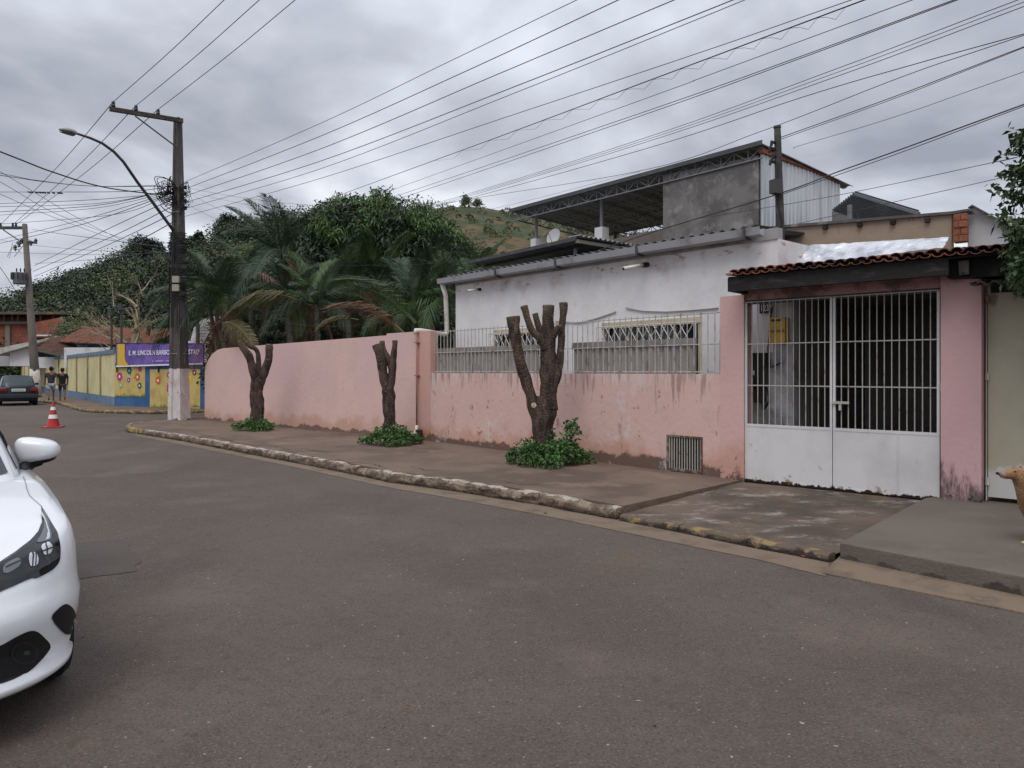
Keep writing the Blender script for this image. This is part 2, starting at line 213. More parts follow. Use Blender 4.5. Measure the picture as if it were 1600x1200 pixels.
# ------------------------------------------------------------------ geometry helpers
def W(px, py, D): return Vector(((px-800)/F_PX*D, D, EYE-(py-HOR)/F_PX*D))
class MB:
    def __init__(s): s.v = []; s.f = []
    def quad(s, a, b, c, d): i = len(s.v); s.v += [Vector(p) for p in (a, b, c, d)]; s.f.append((i, i+1, i+2, i+3)); return s
    def poly(s, pts): i = len(s.v); s.v += [Vector(p) for p in pts]; s.f.append(tuple(range(i, i+len(pts)))); return s
    def hexa(s, p):
        i = len(s.v); s.v += [Vector(q) for q in p]
        for f in ((0, 3, 2, 1), (4, 5, 6, 7), (0, 1, 5, 4), (1, 2, 6, 5), (2, 3, 7, 6), (3, 0, 4, 7)): s.f.append(tuple(i+k for k in f))
        return s
    def box(s, c, h, rot=0, ax=None):
        c = Vector(c)
        if ax is None: ax = (Vector((math.cos(rot), math.sin(rot), 0)), Vector((-math.sin(rot), math.cos(rot), 0)), Vector((0, 0, 1)))
        P = [c+ax[0]*(a*h[0])+ax[1]*(b*h[1])+ax[2]*(k*h[2]) for k in (-1, 1) for a, b in ((-1, -1), (1, -1), (1, 1), (-1, 1))]
        return s.hexa(P)
    def tube(s, pts, r, n=6, cap=True, jit=0):
        pts = [Vector(p) for p in pts]; R = r if isinstance(r, (list, tuple)) else [r]*len(pts)
        base = len(s.v); up = None
        for i, p in enumerate(pts):
            t = (pts[min(i+1, len(pts)-1)]-pts[max(i-1, 0)]).normalized()
            if up is None: up = t.orthogonal().normalized()
            a = (up - t*up.dot(t)); a = a.normalized() if a.length > 1e-6 else t.orthogonal().normalized(); up = a; b = t.cross(a)
            for k in range(n):
                th = 2*math.pi*k/n; rr = R[i]
                if jit: rr *= 1+jit*noise.noise(Vector((p.x*7+math.cos(th)*1.3, p.y*7+math.sin(th)*1.3, p.z*6)))
                s.v.append(p+a*math.cos(th)*rr+b*math.sin(th)*rr)
        for i in range(len(pts)-1):
            for k in range(n): s.f.append((base+i*n+k, base+i*n+(k+1) % n, base+(i+1)*n+(k+1) % n, base+(i+1)*n+k))
        if cap: s.f.append(tuple(base+k for k in range(n))[::-1]); s.f.append(tuple(base+(len(pts)-1)*n+k for k in range(n)))
        return s
    def extr(s, pts, d):                       # closed prism from a planar outline and a vector
        d = Vector(d); n = len(pts); i = len(s.v); s.v += [Vector(p) for p in pts]+[Vector(p)+d for p in pts]
        s.f.append(tuple(i+k for k in range(n))[::-1]); s.f.append(tuple(i+n+k for k in range(n)))
        for k in range(n): s.f.append((i+k, i+(k+1) % n, i+n+(k+1) % n, i+n+k))
        return s
    def lathe(s, c, prof, n=16):
        c = Vector(c); b = len(s.v)
        for z, r in prof:
            for k in range(n): s.v.append(c+Vector((r*math.cos(2*math.pi*k/n), r*math.sin(2*math.pi*k/n), z)))
        for i in range(len(prof)-1):
            for k in range(n): s.f.append((b+i*n+k, b+i*n+(k+1) % n, b+(i+1)*n+(k+1) % n, b+(i+1)*n+k))
        s.f.append(tuple(b+k for k in range(n))[::-1]); s.f.append(tuple(b+(len(prof)-1)*n+k for k in range(n)))
        return s
    def build(s, name, m, parent=None, smooth=False, label=None, **kw): return link(name, s.v, s.f, m, parent, smooth, label, **kw)
def wloc(o):
    p = Vector((0, 0, 0))
    while o: p += o.location; o = o.parent
    return p
def link(name, v, f, m, parent=None, smooth=False, label=None, **kw):
    me = bpy.data.meshes.new(name)
    off = wloc(parent)
    if isinstance(v, np.ndarray): v = (v-np.array(off)).tolist()
    else: v = [(p[0]-off.x, p[1]-off.y, p[2]-off.z) for p in v]
    me.from_pydata(v, [], f if isinstance(f, list) else f.tolist()); me.update()
    if smooth: me.polygons.foreach_set('use_smooth', [True]*len(me.polygons))
    if m: me.materials.append(m)
    o = bpy.data.objects.new(name, me); COL.objects.link(o)
    if parent: o.parent = parent
    if label: o['label'] = label
    for k, q in kw.items(): o[k] = q
    return o
def thing(name, label, cat, loc=(0, 0, 0), group=None):
    o = bpy.data.objects.new(name, None); COL.objects.link(o); o.location = loc; o.empty_display_size = .2
    o['label'] = label; o['category'] = cat
    if group: o['group'] = group
    return o
def tag(o, label, cat, group=None):
    o['label'] = label; o['category'] = cat
    if group: o['group'] = group
    return o
def recentre(o, loc):                          # give a one-mesh thing its origin at its base
    loc = Vector(loc); o.data.transform(Matrix.Translation(-loc)); o.location = loc; return o
def bevel(o, w=.01, seg=2):
    bm = bmesh.new(); bm.from_mesh(o.data); bmesh.ops.bevel(bm, geom=[e for e in bm.edges], offset=w, segments=seg, affect='EDGES', profile=.6); bm.to_mesh(o.data); bm.free(); return o
class Pl:
    """a vertical plane: origin (plan), direction along it; s = metres along, o = metres behind it"""
    def __init__(s, A, B):
        s.A = Vector((A[0], A[1], 0)); s.d = (Vector((B[0], B[1], 0))-s.A).normalized(); s.n = Vector((-s.d.y, s.d.x, 0))
        if s.n.y < 0: s.n = -s.n
    def off(s, g): q = Pl.__new__(Pl); q.A = s.A+s.n*g; q.d = s.d; q.n = s.n; return q
    def s(s, px): k = (px-800)/F_PX; return (k*s.A.y-s.A.x)/(s.d.x-k*s.d.y)
    def D(s, px): return s.A.y+s.d.y*s.s(px)
    def z(s, px, py): return EYE-(py-HOR)/F_PX*s.D(px)
    def p(s, px, py): return W(px, py, s.D(px))
    def X(s, t, z, o=0): return s.A+s.d*t+s.n*o+Vector((0, 0, z))
    def box(s, mb, s0, s1, z0, z1, o0, o1):
        P = [s.X(a, z, o) for z in (z0, z1) for a, o in ((s0, o0), (s1, o0), (s1, o1), (s0, o1))]; return mb.hexa(P)
LW = Pl((-9.27, 22.2), (-1.98, 15.7)); RW = Pl((-1.98, 15.7), (3.09, 9.86)); GW = Pl((3.09, 9.86), (4.84, 8.31))
HW = RW.off(1.0); u = RW.d; n_in = RW.n; GU = GW.d; GN = GW.n
def leaves_mesh(P, Dr, length, width, droop=.0, seed=0):
    """P: (N,3) points, Dr: (N,3) directions; one folded rhombus per leaf"""
    r = np.random.default_rng(seed); N = len(P)
    Dr = Dr/np.linalg.norm(Dr, axis=1, keepdims=True)
    s = np.cross(Dr, r.normal(size=(N, 3))); s /= np.linalg.norm(s, axis=1, keepdims=True)+1e-9
    L_ = length*r.uniform(.6, 1.3, (N, 1)); Wd = width*r.uniform(.7, 1.3, (N, 1))
    mid = P+Dr*L_*.5; tip = P+Dr*L_+np.array([[0, 0, -1]])*L_*droop
    v = np.stack([P, mid+s*Wd*.5, tip, mid-s*Wd*.5], 1).reshape(-1, 3)
    f = np.arange(N*4).reshape(-1, 4)
    return v, f
def rnd_dir(N, r, zb=0):
    d = r.normal(size=(N, 3)); d[:, 2] += zb; return d/np.linalg.norm(d, axis=1, keepdims=True)
def crown_pts(blobs, N, r, shell=.55, lump=.25):
    blobs = [(np.array(c), np.array(q)) for c, q in blobs]
    w = np.array([q[0]*q[1]*q[2] for c, q in blobs])**(2/3); w /= w.sum()
    k = r.choice(len(blobs), N, p=w); d = rnd_dir(N, r)
    rad = r.uniform(shell, 1, (N, 1)) * (1+lump*np.sin(d[:, :1]*7+k[:, None])*np.sin(d[:, 1:2]*6+1+k[:, None])*np.cos(d[:, 2:3]*5))
    C = np.array([b[0] for b in blobs])[k]; Q = np.array([b[1] for b in blobs])[k]
    return C+d*rad*Q, d
def leafy(name, blobs, N, L_, w, m, parent, seed=1, droop=.3, clump=6, cr=.3, shell=.55, zmin=.16, **kw):
    r = np.random.default_rng(seed); n = N//clump; P, d = crown_pts(blobs, n, r, shell)
    P = np.repeat(P, clump, 0)+r.normal(size=(n*clump, 3))*cr*.35; d = np.repeat(d, clump, 0)*.5+rnd_dir(n*clump, r, .1)
    P[:, 2] = np.maximum(P[:, 2], zmin)
    v, f = leaves_mesh(P, d, L_, w, droop, seed); return link(name, v, f, m, parent, **kw)

# ------------------------------------------------------------------ setting: ground, road, pavement
def sheet(name, pts, z, m, th=0, **kw):
    mb = MB(); P = [Vector((p[0], p[1], z)) for p in pts]
    if th: mb.extr([p-Vector((0, 0, th)) for p in P], (0, 0, th))
    else: mb.poly(P)
    return mb.build(name, m, **kw)
ground = sheet('ground', [(-900, -300), (900, -300), (900, 900), (-900, 900)], -.05, earth_m, kind='structure')
road = sheet('road', [(-110, -25), (30, -25), (45, 30), (20, 60), (-40, 140), (-130, 140)], 0, asphalt, kind='structure')
patch = sheet('road_patch', [W(px, py, EYE*F_PX/(py-HOR))[:2] for px, py in ((92, 852), (128, 848), (150, 846), (175, 845), (190, 843), (205, 848), (200, 856), (214, 864), (222, 878), (210, 884), (214, 893), (190, 896), (170, 899), (150, 901), (120, 906), (96, 910))], .004, asphalt_patch, kind='structure')
kb = [(200, 676), (287, 690), (387, 710), (450, 722), (512, 734), (606, 754), (700, 767), (840, 790), (962, 813)]
def gp(px, py, z=0): D = (EYE-z)*F_PX/(py-HOR); return Vector(((px-800)/F_PX*D, D, z))
KP = [gp(*q) for q in kb]
k0 = gp(962, 813); k1 = gp(1296, 880)
side_dir = Vector((-.10, .995, 0))
cornerP = [Vector((-10.75, 20.6, 0)), Vector((-10.35, 19.7, 0))]
farP = [Vector((-10.6, 22.2, 0))+side_dir*t for t in (4.4, 0)]
KL = [Vector((-10.6, 22.2, 0))]+cornerP+KP                      # left-end corner round to the driveway
def resample(P, step):
    out = [P[0]]; acc = 0
    for a, b in zip(P, P[1:]):
        L_ = (b-a).length; k = max(1, round(L_/step))
        for i in range(1, k+1): out.append(a.lerp(b, i/k))
    return out
def inset(P, w):                                                # shift a polyline to its pavement side
    out = []
    for i, p in enumerate(P):
        t = (P[min(i+1, len(P)-1)]-P[max(i-1, 0)]).normalized(); out.append(p+Vector((-t.y, t.x, 0))*w)
    return out
pavement = thing('pavement', 'x', 'x'); del pavement['category']; pavement['kind'] = 'structure'; pavement['label'] = 'brown concrete pavement along the pink walls, raised on a crumbling kerb'
inn = inset(KL, .15)
wallside = [GW.X(0, 0), LW.X(LW.s(655), 0, 0)+Vector((.02, 0, 0)), LW.X(0, 0, 0), LW.X(0, 0, 0)+side_dir*16, farP[0]]
slabpts = [p.copy() for p in inn]+[k0+n_in*.15]
pp = [farP[0]]+[p for p in inn[:-1]]+[k0+n_in*.13]+[GW.X(-.02, 0, .05), LW.X(LW.s(655), 0, .1), LW.X(0, 0, .1), LW.X(0, 0, 0)+side_dir*4.4]
mb = MB(); mb.extr([Vector((p.x, p.y, -.04)) for p in pp], (0, 0, .18)); mb.build('paving_slab', pave_m, pavement)
# kerbstones: broken, chipped concrete lengths
def kerbstone(a, b, w, h, m, parent, seed, chip=.02, drop=0):
    mb = MB(); t = (b-a).normalized(); nn = Vector((-t.y, t.x, 0)); L_ = (b-a).length; K = max(5, int(L_/.07)); i0 = len(mb.v)
    prof = [(0.0, -.03), (-.004, h*.35), (.0, h*.75), (.018, h*.97), (.05, h+.004), (w-.01, h+.002), (w, h*.8), (w, -.03)]
    for i in range(K+1):
        q = a+t*(L_*(i/K)); e = min(i, K-i)
        for j, (o, z) in enumerate(prof):
            nz = noise.noise(Vector((q.x*1.7, q.y*1.7, z*6+seed*.3))); n2 = noise.noise(Vector((q.x*6, q.y*6, z*16+seed)))
            oo = o + (abs(nz)*chip*1.6+n2*chip*.8 if j < 5 else 0); zz = z + (n2*chip*.55-max(0, nz-.25)*chip*2.4 if 2 <= j < 6 else 0)
            mb.v.append(q+nn*oo+Vector((0, 0, zz-drop)))
    n = len(prof)
    for i in range(K):
        for j in range(n-1): mb.f.append((i0+i*n+j, i0+(i+1)*n+j, i0+(i+1)*n+j+1, i0+i*n+j+1))
    mb.f.append(tuple(i0+j for j in range(n))); mb.f.append(tuple(i0+K*n+j for j in range(n))[::-1])
    return mb.build('kerbstone', m, parent, smooth=False)
poly = resample(KL, 1.15)
for i, (a, b) in enumerate(zip(poly, poly[1:])):
    d = (b-a).normalized()
    ks = kerbstone(a+d*random.uniform(.0, .012), b-d*random.uniform(.0, .012), .13, .14, kerb_y if i < 4 else kerb_m, pavement, i, chip=.014 if i < 7 else .03)
    if i < 4: ks['label'] = 'worn yellow painted kerbstone at the street corner'
for pts in ([(300, 674), (322, 681), (345, 684), (372, 692), (398, 696), (428, 697), (455, 703)], [(470, 700), (500, 706), (540, 708)], [(520, 716), (545, 722), (585, 725), (606, 733)], [(330, 659), (400, 664), (470, 670), (540, 678), (600, 684)], [(640, 728), (668, 735), (690, 734)], [(790, 752), (812, 757), (850, 756)]):
    P_ = [gp(x, y, .143) for x, y in pts]; P_ = resample(P_, .12); mb = MB(); rg = random.Random(int(pts[0][0])); w_ = [rg.uniform(.002, .014) for _ in P_]; w_[0] = w_[-1] = .001
    Q_ = [p+Vector((rg.uniform(-.02, .02), rg.uniform(-.02, .02), 0)) for p in P_]
    for a, b, wa, wb in zip(Q_, Q_[1:], w_, w_[1:]): t = (b-a).normalized(); nn = Vector((-t.y, t.x, 0)); mb.quad(a-nn*wa, b-nn*wb, b+nn*wb, a+nn*wa)
    mb.build('crack', mat('crack_dark', (.03, .022, .018)), pavement)
# driveway ramp in front of the gate
drv = thing('driveway', 'x', 'x'); del drv['category']; drv['kind'] = 'structure'; drv['label'] = 'stained concrete ramp up to the white gate'
g0 = GW.X(.0, .12, .25); g1 = GW.X(2.75, .13, .3); kk0 = k0+u*.03+n_in*.12; kk1 = k1+n_in*.12
NX, NY = 24, 18; mb = MB()
for j in range(NY+1):
    for i in range(NX+1):
        a = kk0.lerp(kk1, i/NX); a = Vector((a.x, a.y, .066)); b = g0.lerp(g1, i/NX); q = a.lerp(b, j/NY); q.z += .010*noise.noise(q*1.3)
        mb.v.append(q)
for j in range(NY):
    for i in range(NX): k = j*(NX+1)+i; mb.f.append((k, k+1, k+NX+2, k+NX+1))
mb.build('ramp_slab', drive_m, drv, smooth=True)
pts = resample([k0+u*.05, k1], .8)
for i, (a, b) in enumerate(zip(pts, pts[1:])): kerbstone(a, b-(b-a).normalized()*.01, .125, .07, kerb_y if i > 4 else mat('kerb_dark', (.12, .09, .065), [dict(c=(.26, .18, .08), s=5, lo=.5, hi=.6), dict(c=(.04, .03, .025), s=6, lo=.5, hi=.62, z=(0, .09, .2, -.15))], bump=1, bscale=28), drv, 40+i, chip=.010)
# newer slab before the neighbour's gate
sl = [gp(1312, 847, .17), gp(1600, 900, .17), gp(1600, 900, .17)+(gp(1600, 900, .17)-gp(1312, 847, .17)).normalized()*3.0]
slf = [sl[0], sl[2], GW.X(7.5, 0, .2), GW.X(2.35, 0, .2), GW.X(2.20, 0, -.1)]
mb = MB(); mb.extr([Vector((p.x, p.y, -.02)) for p in slf], (0, 0, .19)); ns = mb.build('neighbour_slab', slab_m, kind='structure'); ns['label'] = 'newer grey concrete slab before the cream gate'; bevel(ns, .02, 3)
t = (sl[2]-sl[0]).normalized(); q = gp(1505, 893, .07); mb = MB(); mb.tube([Vector((q.x, q.y, .055))-n_in*.03, Vector((q.x, q.y, .055))+n_in*.0], .03, 10); tag(recentre(mb.build('drain_outlet', plastic_b), (q.x, q.y, 0)), 'small black drain hole in the front of the grey concrete slab', 'drain')
# light concrete gutter strip on the road side of the kerb
outer = [(215, 682), (300, 698), (450, 728), (606, 762), (700, 778), (840, 804), (960, 829), (1080, 854), (1180, 874), (1290, 901)]
inner = [(200, 676), (287, 690), (450, 722), (606, 754), (700, 767), (840, 790), (962, 813), (1080, 839), (1180, 860), (1292, 880)]
mb = MB()
for i in range(len(outer)-1):
    o0, o1, i0, i1 = (Vector((*gp(*q)[:2], .004)) for q in (outer[i], outer[i+1], inner[i], inner[i+1]))
    i0 += n_in*.05; i1 += n_in*.05; mb.quad(o0, o1, i1, i0)
mb.build('gutter_strip', strip_m, kind='structure')
A0, A1 = gp(1285, 897), gp(1600, 960); B0, B1 = gp(1316, 864, .03), gp(1600, 915, .03); ext = (A1-A0).normalized()*3
mb = MB(); up = lambda p, z: Vector((p.x, p.y, z))
mb.hexa([up(A0, -.02), up(A1+ext, -.02), up(B1+ext+n_in*.1, -.02), up(B0+n_in*.1, -.02), up(A0, .012), up(A1+ext, .012), up(B1+ext+n_in*.1, .05), up(B0+n_in*.1, .05)])
mb.build('gutter_ramp', strip_m, kind='structure')
# pavement round the school corner
fk = [gp(px, py) for px, py in ((60, 628.5), (88, 631), (105, 636), (127, 643), (145, 645), (177, 646), (240, 647), (321, 645), (420, 641))]
fk = [Vector((fk[0].x-40, fk[0].y+50, 0))]+fk
SWA, SWB = Vector((-17.0, 31.5, 0)), Vector((-12.04, 28.9, 0)); SF = Pl(SWA[:2], SWB[:2]); SL = Pl((-59.1, 85), SWA[:2])
fp = thing('school_pavement', 'x', 'x'); del fp['category']; fp['kind'] = 'structure'; fp['label'] = 'far pavement round the painted school corner'
fin = inset(fk, -.14)
fpoly = [Vector((p.x, p.y, -.03)) for p in inset(fk, .13)]+[Vector((-2, 30.5, -.03)), Vector((-10, 28.6, -.03)), SWB+Vector((0, .3, -.03)), SWA+Vector((.3, .3, -.03)), Vector((-59, 85.3, -.03))]
MB().extr(fpoly, (0, 0, .15)).build('paving_slab', pave_m, fp)
fr = resample(fk[1:], 1.3)
for i, (a, b) in enumerate(zip(fr, fr[1:])): kerbstone(a, b, .12, .12, kerb_y, fp, 80+i, chip=.012)
a, b = fk[0], fk[1]; kerbstone(b.lerp(a, .5), b, .12, .12, kerb_m, fp, 99, chip=.01)
yard = sheet('yard_ground', [LW.X(.2, 0, .1)[:2], LW.X(9, 0, .1)[:2], RW.X(.4, 0, .1)[:2], RW.X(7.3, 0, .1)[:2], GW.X(7, 0, .2)[:2], (26, 22), (22, 60), (8, 36)], .10, earth_m, kind='structure')
# grit lying on the asphalt, thickest near the gutter
mb = MB(); rg = random.Random(77)
for k in range(900):
    D = 1.9+9*rg.random()**1.6; x = rg.uniform(-.8, .8)*D; 
    s_ = (Vector((x, D, 0))-KP[-1]).dot(n_in)
    if s_ > -.05: continue
    r_ = rg.uniform(.003, .0075)*(1.5 if rg.random() < .06 else 1); q = Vector((x, D, .003)); a = rg.uniform(0, 6)
    p_ = [q+Vector((math.cos(a+t)*r_*rg.uniform(.6, 1.3), math.sin(a+t)*r_, 0)) for t in (0, 2.1, 4.2)]; tp = q+Vector((0, 0, r_*.6))
    i0 = len(mb.v); mb.v += p_+[tp]; mb.f += [(i0, i0+1, i0+3), (i0+1, i0+2, i0+3), (i0+2, i0, i0+3)]
mb.build('road_grit', mat('grit', (.16, .12, .09), island=.75), kind='stuff')
# small litter on the road
for i, (px, py, c, lb) in enumerate(((1256, 868, (.5, .03, .12), 'pink scrap lying in the gutter before the driveway'), (852, 800, (.06, .2, .03), 'green leaf lying on the road edge below the third pruned tree'), (1386, 884, (.5, .36, .12), 'yellow dry leaf on the gutter ramp before the grey slab'))):
    q = gp(px, py, .02); r_ = .022
    mb = MB(); mb.lathe((q.x, q.y, .012 if i < 2 else .035), [(0, r_*.7), (.006, r_), (.012, r_*.4)], 7); tag(recentre(mb.build('litter_scrap', mat('litter_%d' % i, c)), (q.x, q.y, .01)), lb, 'litter')

# ------------------------------------------------------------------ pink boundary walls
s_end = LW.s(654)
lw = thing('boundary_wall', 'tall pink plaster boundary wall left of the drainpipe, with a rounded far end', 'wall', LW.X(0, 0))
s35, s60 = LW.s(350), LW.s(604)
prof = [(0, .0), (s_end, .0), (s_end, 2.45), (s60, 2.44), (s60, 2.40), (s35, 2.27), (LW.s(340), 2.23), (LW.s(331), 2.10), (LW.s(325), 1.93), (LW.s(321), 1.75), (0, 1.6)]
MB().extr([LW.X(a, z) for a, z in prof], LW.n*.16).build('wall_panel', pink_l, lw)
mb = MB(); q0 = LW.X(0, 0); mb.extr([q0+side_dir*.17+Vector((0, 0, 0)), q0+side_dir*4.4, q0+side_dir*4.4+Vector((0, 0, 1.5)), q0+side_dir*.17+Vector((0, 0, 1.5))], Vector((.15, .015, 0))).build('wall_return', pink_l, lw)
rw = thing('low_wall', 'low pink wall with peeling paint, steel railing on top and a vent grille at its base', 'wall', RW.X(0, 0))
RL = RW.s(1126); zt = 1.56
va0, va1 = RW.s(1044), RW.s(1096); vz0, vz1 = RW.z(1070, 737)+.02, RW.z(1070, 683)
mb = MB()
RW.box(mb, .42, va0, 0, zt, .0, .16); RW.box(mb, va1, RL+.0, 0, zt, .0, .16); RW.box(mb, va0+.001, va1-.001, 0, vz0, .001, .159); RW.box(mb, va0+.001, va1-.001, vz1, zt, .001, .159)
mb.build('wall_panel', pink_r, rw)
mb = MB(); RW.box(mb, va0-.01, va1+.01, vz0-.01, vz1+.01, .17, .6); mb.build('vent_recess', black_mold, rw)
vg = thing('vent_grille', 'x', 'x'); del vg['category'], vg['label']; vg.parent = rw; vg.location = (0, 0, 0)
fr_m = mat('rusty_frame', (.10, .06, .045), [dict(c=(.2, .19, .17), s=9, lo=.5, hi=.6)])
mb = MB()
for a, b, c, d in ((va0-.02, va1+.02, vz0-.02, vz0+.01), (va0-.02, va1+.02, vz1-.01, vz1+.02), (va0-.02, va0+.01, vz0+.01, vz1-.01), (va1-.01, va1+.02, vz0+.01, vz1-.01)): RW.box(mb, a, b, c, d, -.012, .03)
mb.build('grille_frame', fr_m, vg)
for i in range(13):
    a = va0+.02+(va1-va0-.04)*i/12; mb = MB(); mb.tube([RW.X(a, vz0+.008, .004), RW.X(a, vz1-.008, .004)], .008, 5); mb.build('grille_bar', bar_m, vg)
# end piers
mb = MB(); RW.box(mb, .0, .42, 0, 2.45, -.005, .17); o = mb.build('end_pier', pinkm('pink_pier', (.56, .33, .28), [dict(c=(.40, .18, .10), s=1.5, lo=.5, hi=.7, z=(.14, .7, .4, -.1)), dict(c=(.12, .08, .06), s=3.2, lo=.55, hi=.62, z=(.16, .45, .25, -.22))]), rw)
mb = MB()
ztop = RW.z(1126, 443)
P = [RW.X(RL, 0, -.01), GW.X(.03, 0, -.03), GW.X(.03, 0, .22), RW.X(RL, 0, .2)]
mb.extr(P, (0, 0, 2.62)); mb.build('gate_pier', pinkm('pink_gate_pier', (.60, .385, .36), [dict(c=(.47, .25, .165), s=1.6, lo=.50, hi=.78, z=(.14, .85, .38, -.14), f=.6), dict(c=(.10, .06, .055), s=5, lo=.60, hi=.68, z=(.15, .7, .12, -.12), d=8, r=.7), dict(c=(.30, .14, .12), s=3, lo=.62, hi=.7, f=.6, d=8)]), rw)
# railing
rl = thing('wall_railing', 'thin steel railing of upright bars on the low pink wall', 'railing', RW.X(.42, zt, .08))
zr = 2.415; K = 60; s0r, s1r = .45, RL-.03
mb = MB().tube([RW.X(s0r, zt+.03, .08), RW.X(s1r, zt+.03, .08)], .008, 5); mb.build('rail', rail_m, rl)
mb = MB().tube([RW.X(s0r, 1.98, .08), RW.X(s1r, 1.98, .08)], .008, 5); mb.build('rail', rail_m, rl)
mb = MB().tube([RW.X(s0r, zr, .08), RW.X(s1r, zr, .08)], .008, 5); mb.build('rail', rail_m, rl)
b0 = MB().tube([RW.X(s0r, zt, .08), RW.X(s0r, zr+.03, .08)], [.0075, .0075], 5).build('railing_bar', rail_m, rl)
for i in range(1, K+1): c = b0.copy(); COL.objects.link(c); c.parent = rl; c.location = RW.d*((s1r-s0r)*i/K)
# fibre-cement sheets leaning behind the railing
def corr_sheet(pl, s0, s1, z0, z1, o, m, name, parent=None, pitch=.14, amp=.026, z1b=None):
    K = int((s1-s0)/pitch*6); mb = MB()
    for i in range(K+1):
        a = s0+(s1-s0)*i/K; w_ = amp*math.sin(2*math.pi*(a-s0)/pitch); zz = z1 if z1b is None else z1+(z1b-z1)*i/K
        for z, oo in ((z0, 0), (zz, 0), (zz, .008), (z0, .008)): mb.v.append(pl.X(a, z, o+w_+oo))
    for i in range(K):
        for j in range(4): mb.f.append((i*4+j, (i+1)*4+j, (i+1)*4+(j+1) % 4, i*4+(j+1) % 4))
    return mb.build(name, m, parent)
for (p0, p1, y0, y1, lb) in ((681, 842, 545, 538, 'weathered grey corrugated sheet with a top board, standing behind the left half of the railing'), (897, 1088, 535, 529, 'weathered grey corrugated sheet with a top board, standing behind the railing under the wide window')):
    pl = RW.off(.22); a, b = pl.s(p0), pl.s(p1); za, zb = pl.z(p0, y0), pl.z(p1, y1)
    th = thing('corrugated_sheet', lb, 'sheet', pl.X((a+b)/2, 1.0), 'grey sheets behind the railing')
    corr_sheet(pl, a, b, .9, (za+zb)/2-.07, 0, fibre, 'sheet_panel', th)
    mb = MB(); pl.box(mb, a-.02, b+.02, (za+zb)/2-.10, (za+zb)/2, -.035, -.018); mb.build('top_board', mat('grey_board', (.25, .235, .22), [dict(c=(.14, .12, .11), s=3, lo=.45, hi=.7)]), th)

# ------------------------------------------------------------------ white house behind the low wall
hs = thing('white_house', 'long single-storey white house with stained plaster behind the low pink wall', 'house', HW.X(0, 0))
h0, h1 = HW.s(712), HW.s(1216)
w1a, w1b, w2a, w2b = HW.s(775), HW.s(853), HW.s(945), HW.s(1092)
zw0, zw1 = 1.35, 2.30
mb = MB(); EZ = 3.50
w1z1 = HW.z(800, 517); w2z1 = HW.z(1092, 505); print('win tops', w1z1, w2z1)
zw1 = w2z1
for a, b, c, d in ((h0, w1a, 0, EZ), (w1b, w2a, 0, EZ), (w2b, h1, 0, EZ), (w1a, w1b, 0, zw0), (w1a, w1b, zw1, EZ), (w2a, w2b, 0, zw0), (w2a, w2b, zw1, EZ)): HW.box(mb, a, b, c, d, 0, .15)
mb.build('house_wall', white_house, hs)
mb = MB(); HW.box(mb, h0, h0+.15, 0, EZ, .15, 6); mb.build('end_wall', white_house, hs)
mb = MB(); HW.box(mb, h1-.15, h1, 0, EZ, .15, 6); mb.build('end_wall', white_house, hs)
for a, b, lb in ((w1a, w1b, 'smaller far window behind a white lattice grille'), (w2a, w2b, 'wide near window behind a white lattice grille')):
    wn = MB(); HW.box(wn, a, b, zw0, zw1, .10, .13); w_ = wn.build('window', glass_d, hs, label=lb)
    mb = MB()
    HW.box(mb, a-.05, b+.05, zw1-.0, zw1+.10, -.03, .0); HW.box(mb, a-.05, a, zw0, zw1, -.02, .09); HW.box(mb, b, b+.05, zw0, zw1, -.02, .09)
    for k in range(1, 4): HW.box(mb, a+(b-a)*k/4-.015, a+(b-a)*k/4+.015, zw0, zw1, .06, .098)
    mb.build('frame', frame_be, w_)
    mb = MB(); K = max(5, int((b-a+.1)/.16)); oo = -.16
    for k in range(K+1):
        x0 = a-.05+(b-a+.1)*k/K
        for dx in (-.32, .32):
            x1 = x0+dx; zz0, zz1 = zw1-.45, zw1+.02
            if a-.06 <= x1 <= b+.06: mb.tube([HW.X(x0, zz0, oo), HW.X(x1, zz1, oo)], .008, 4)
    for zz in (zw0, zw1-.45, zw1+.02): mb.tube([HW.X(a-.05, zz, oo), HW.X(b+.05, zz, oo)], .011, 4)
    for x0 in (a-.05, b+.05): mb.tube([HW.X(x0, zw0, oo), HW.X(x0, zw1+.02, oo)], .012, 4); mb.tube([HW.X(x0, zw1+.02, oo), HW.X(x0, zw1+.02, 0)], .012, 4)
    for k in range(1, 2*K): x0 = a-.05+(b-a+.1)*k/(2*K); mb.tube([HW.X(x0, zw0, oo), HW.X(x0, zw1-.45, oo)], .006, 4)
    mb.build('lattice_grille', mat('white_lattice', (.55, .54, .53), rough=.5), w_)
# corrugated roof edge and gutter
def corr_roof(pl, s0, s1, z, o0, o1, rise, m, name, parent, pitch=.18, amp=.026, th=.012):
    K = int((s1-s0)/pitch*6); mb = MB()
    for i in range(K+1):
        a = s0+(s1-s0)*i/K; w_ = amp*math.sin(2*math.pi*a/pitch)
        for o, zz in ((o0, z+w_), (o1, z+rise+w_), (o1, z+rise+w_-th), (o0, z+w_-th)): mb.v.append(pl.X(a, zz, o))
    for i in range(K):
        for j in range(4): mb.f.append((i*4+j, (i+1)*4+j, (i+1)*4+(j+1) % 4, i*4+(j+1) % 4))
    mb.f.append((0, 1, 2, 3)); mb.f.append((K*4+3, K*4+2, K*4+1, K*4))
    return mb.build(name, m, parent)
corr_roof(HW, h0-.12, HW.s(1190), 3.70, -.18, 6.2, .25, roofgrey, 'corrugated_roof', hs)
gt = MB(); g0s, g1s = HW.s(700)-.02, HW.s(1203)
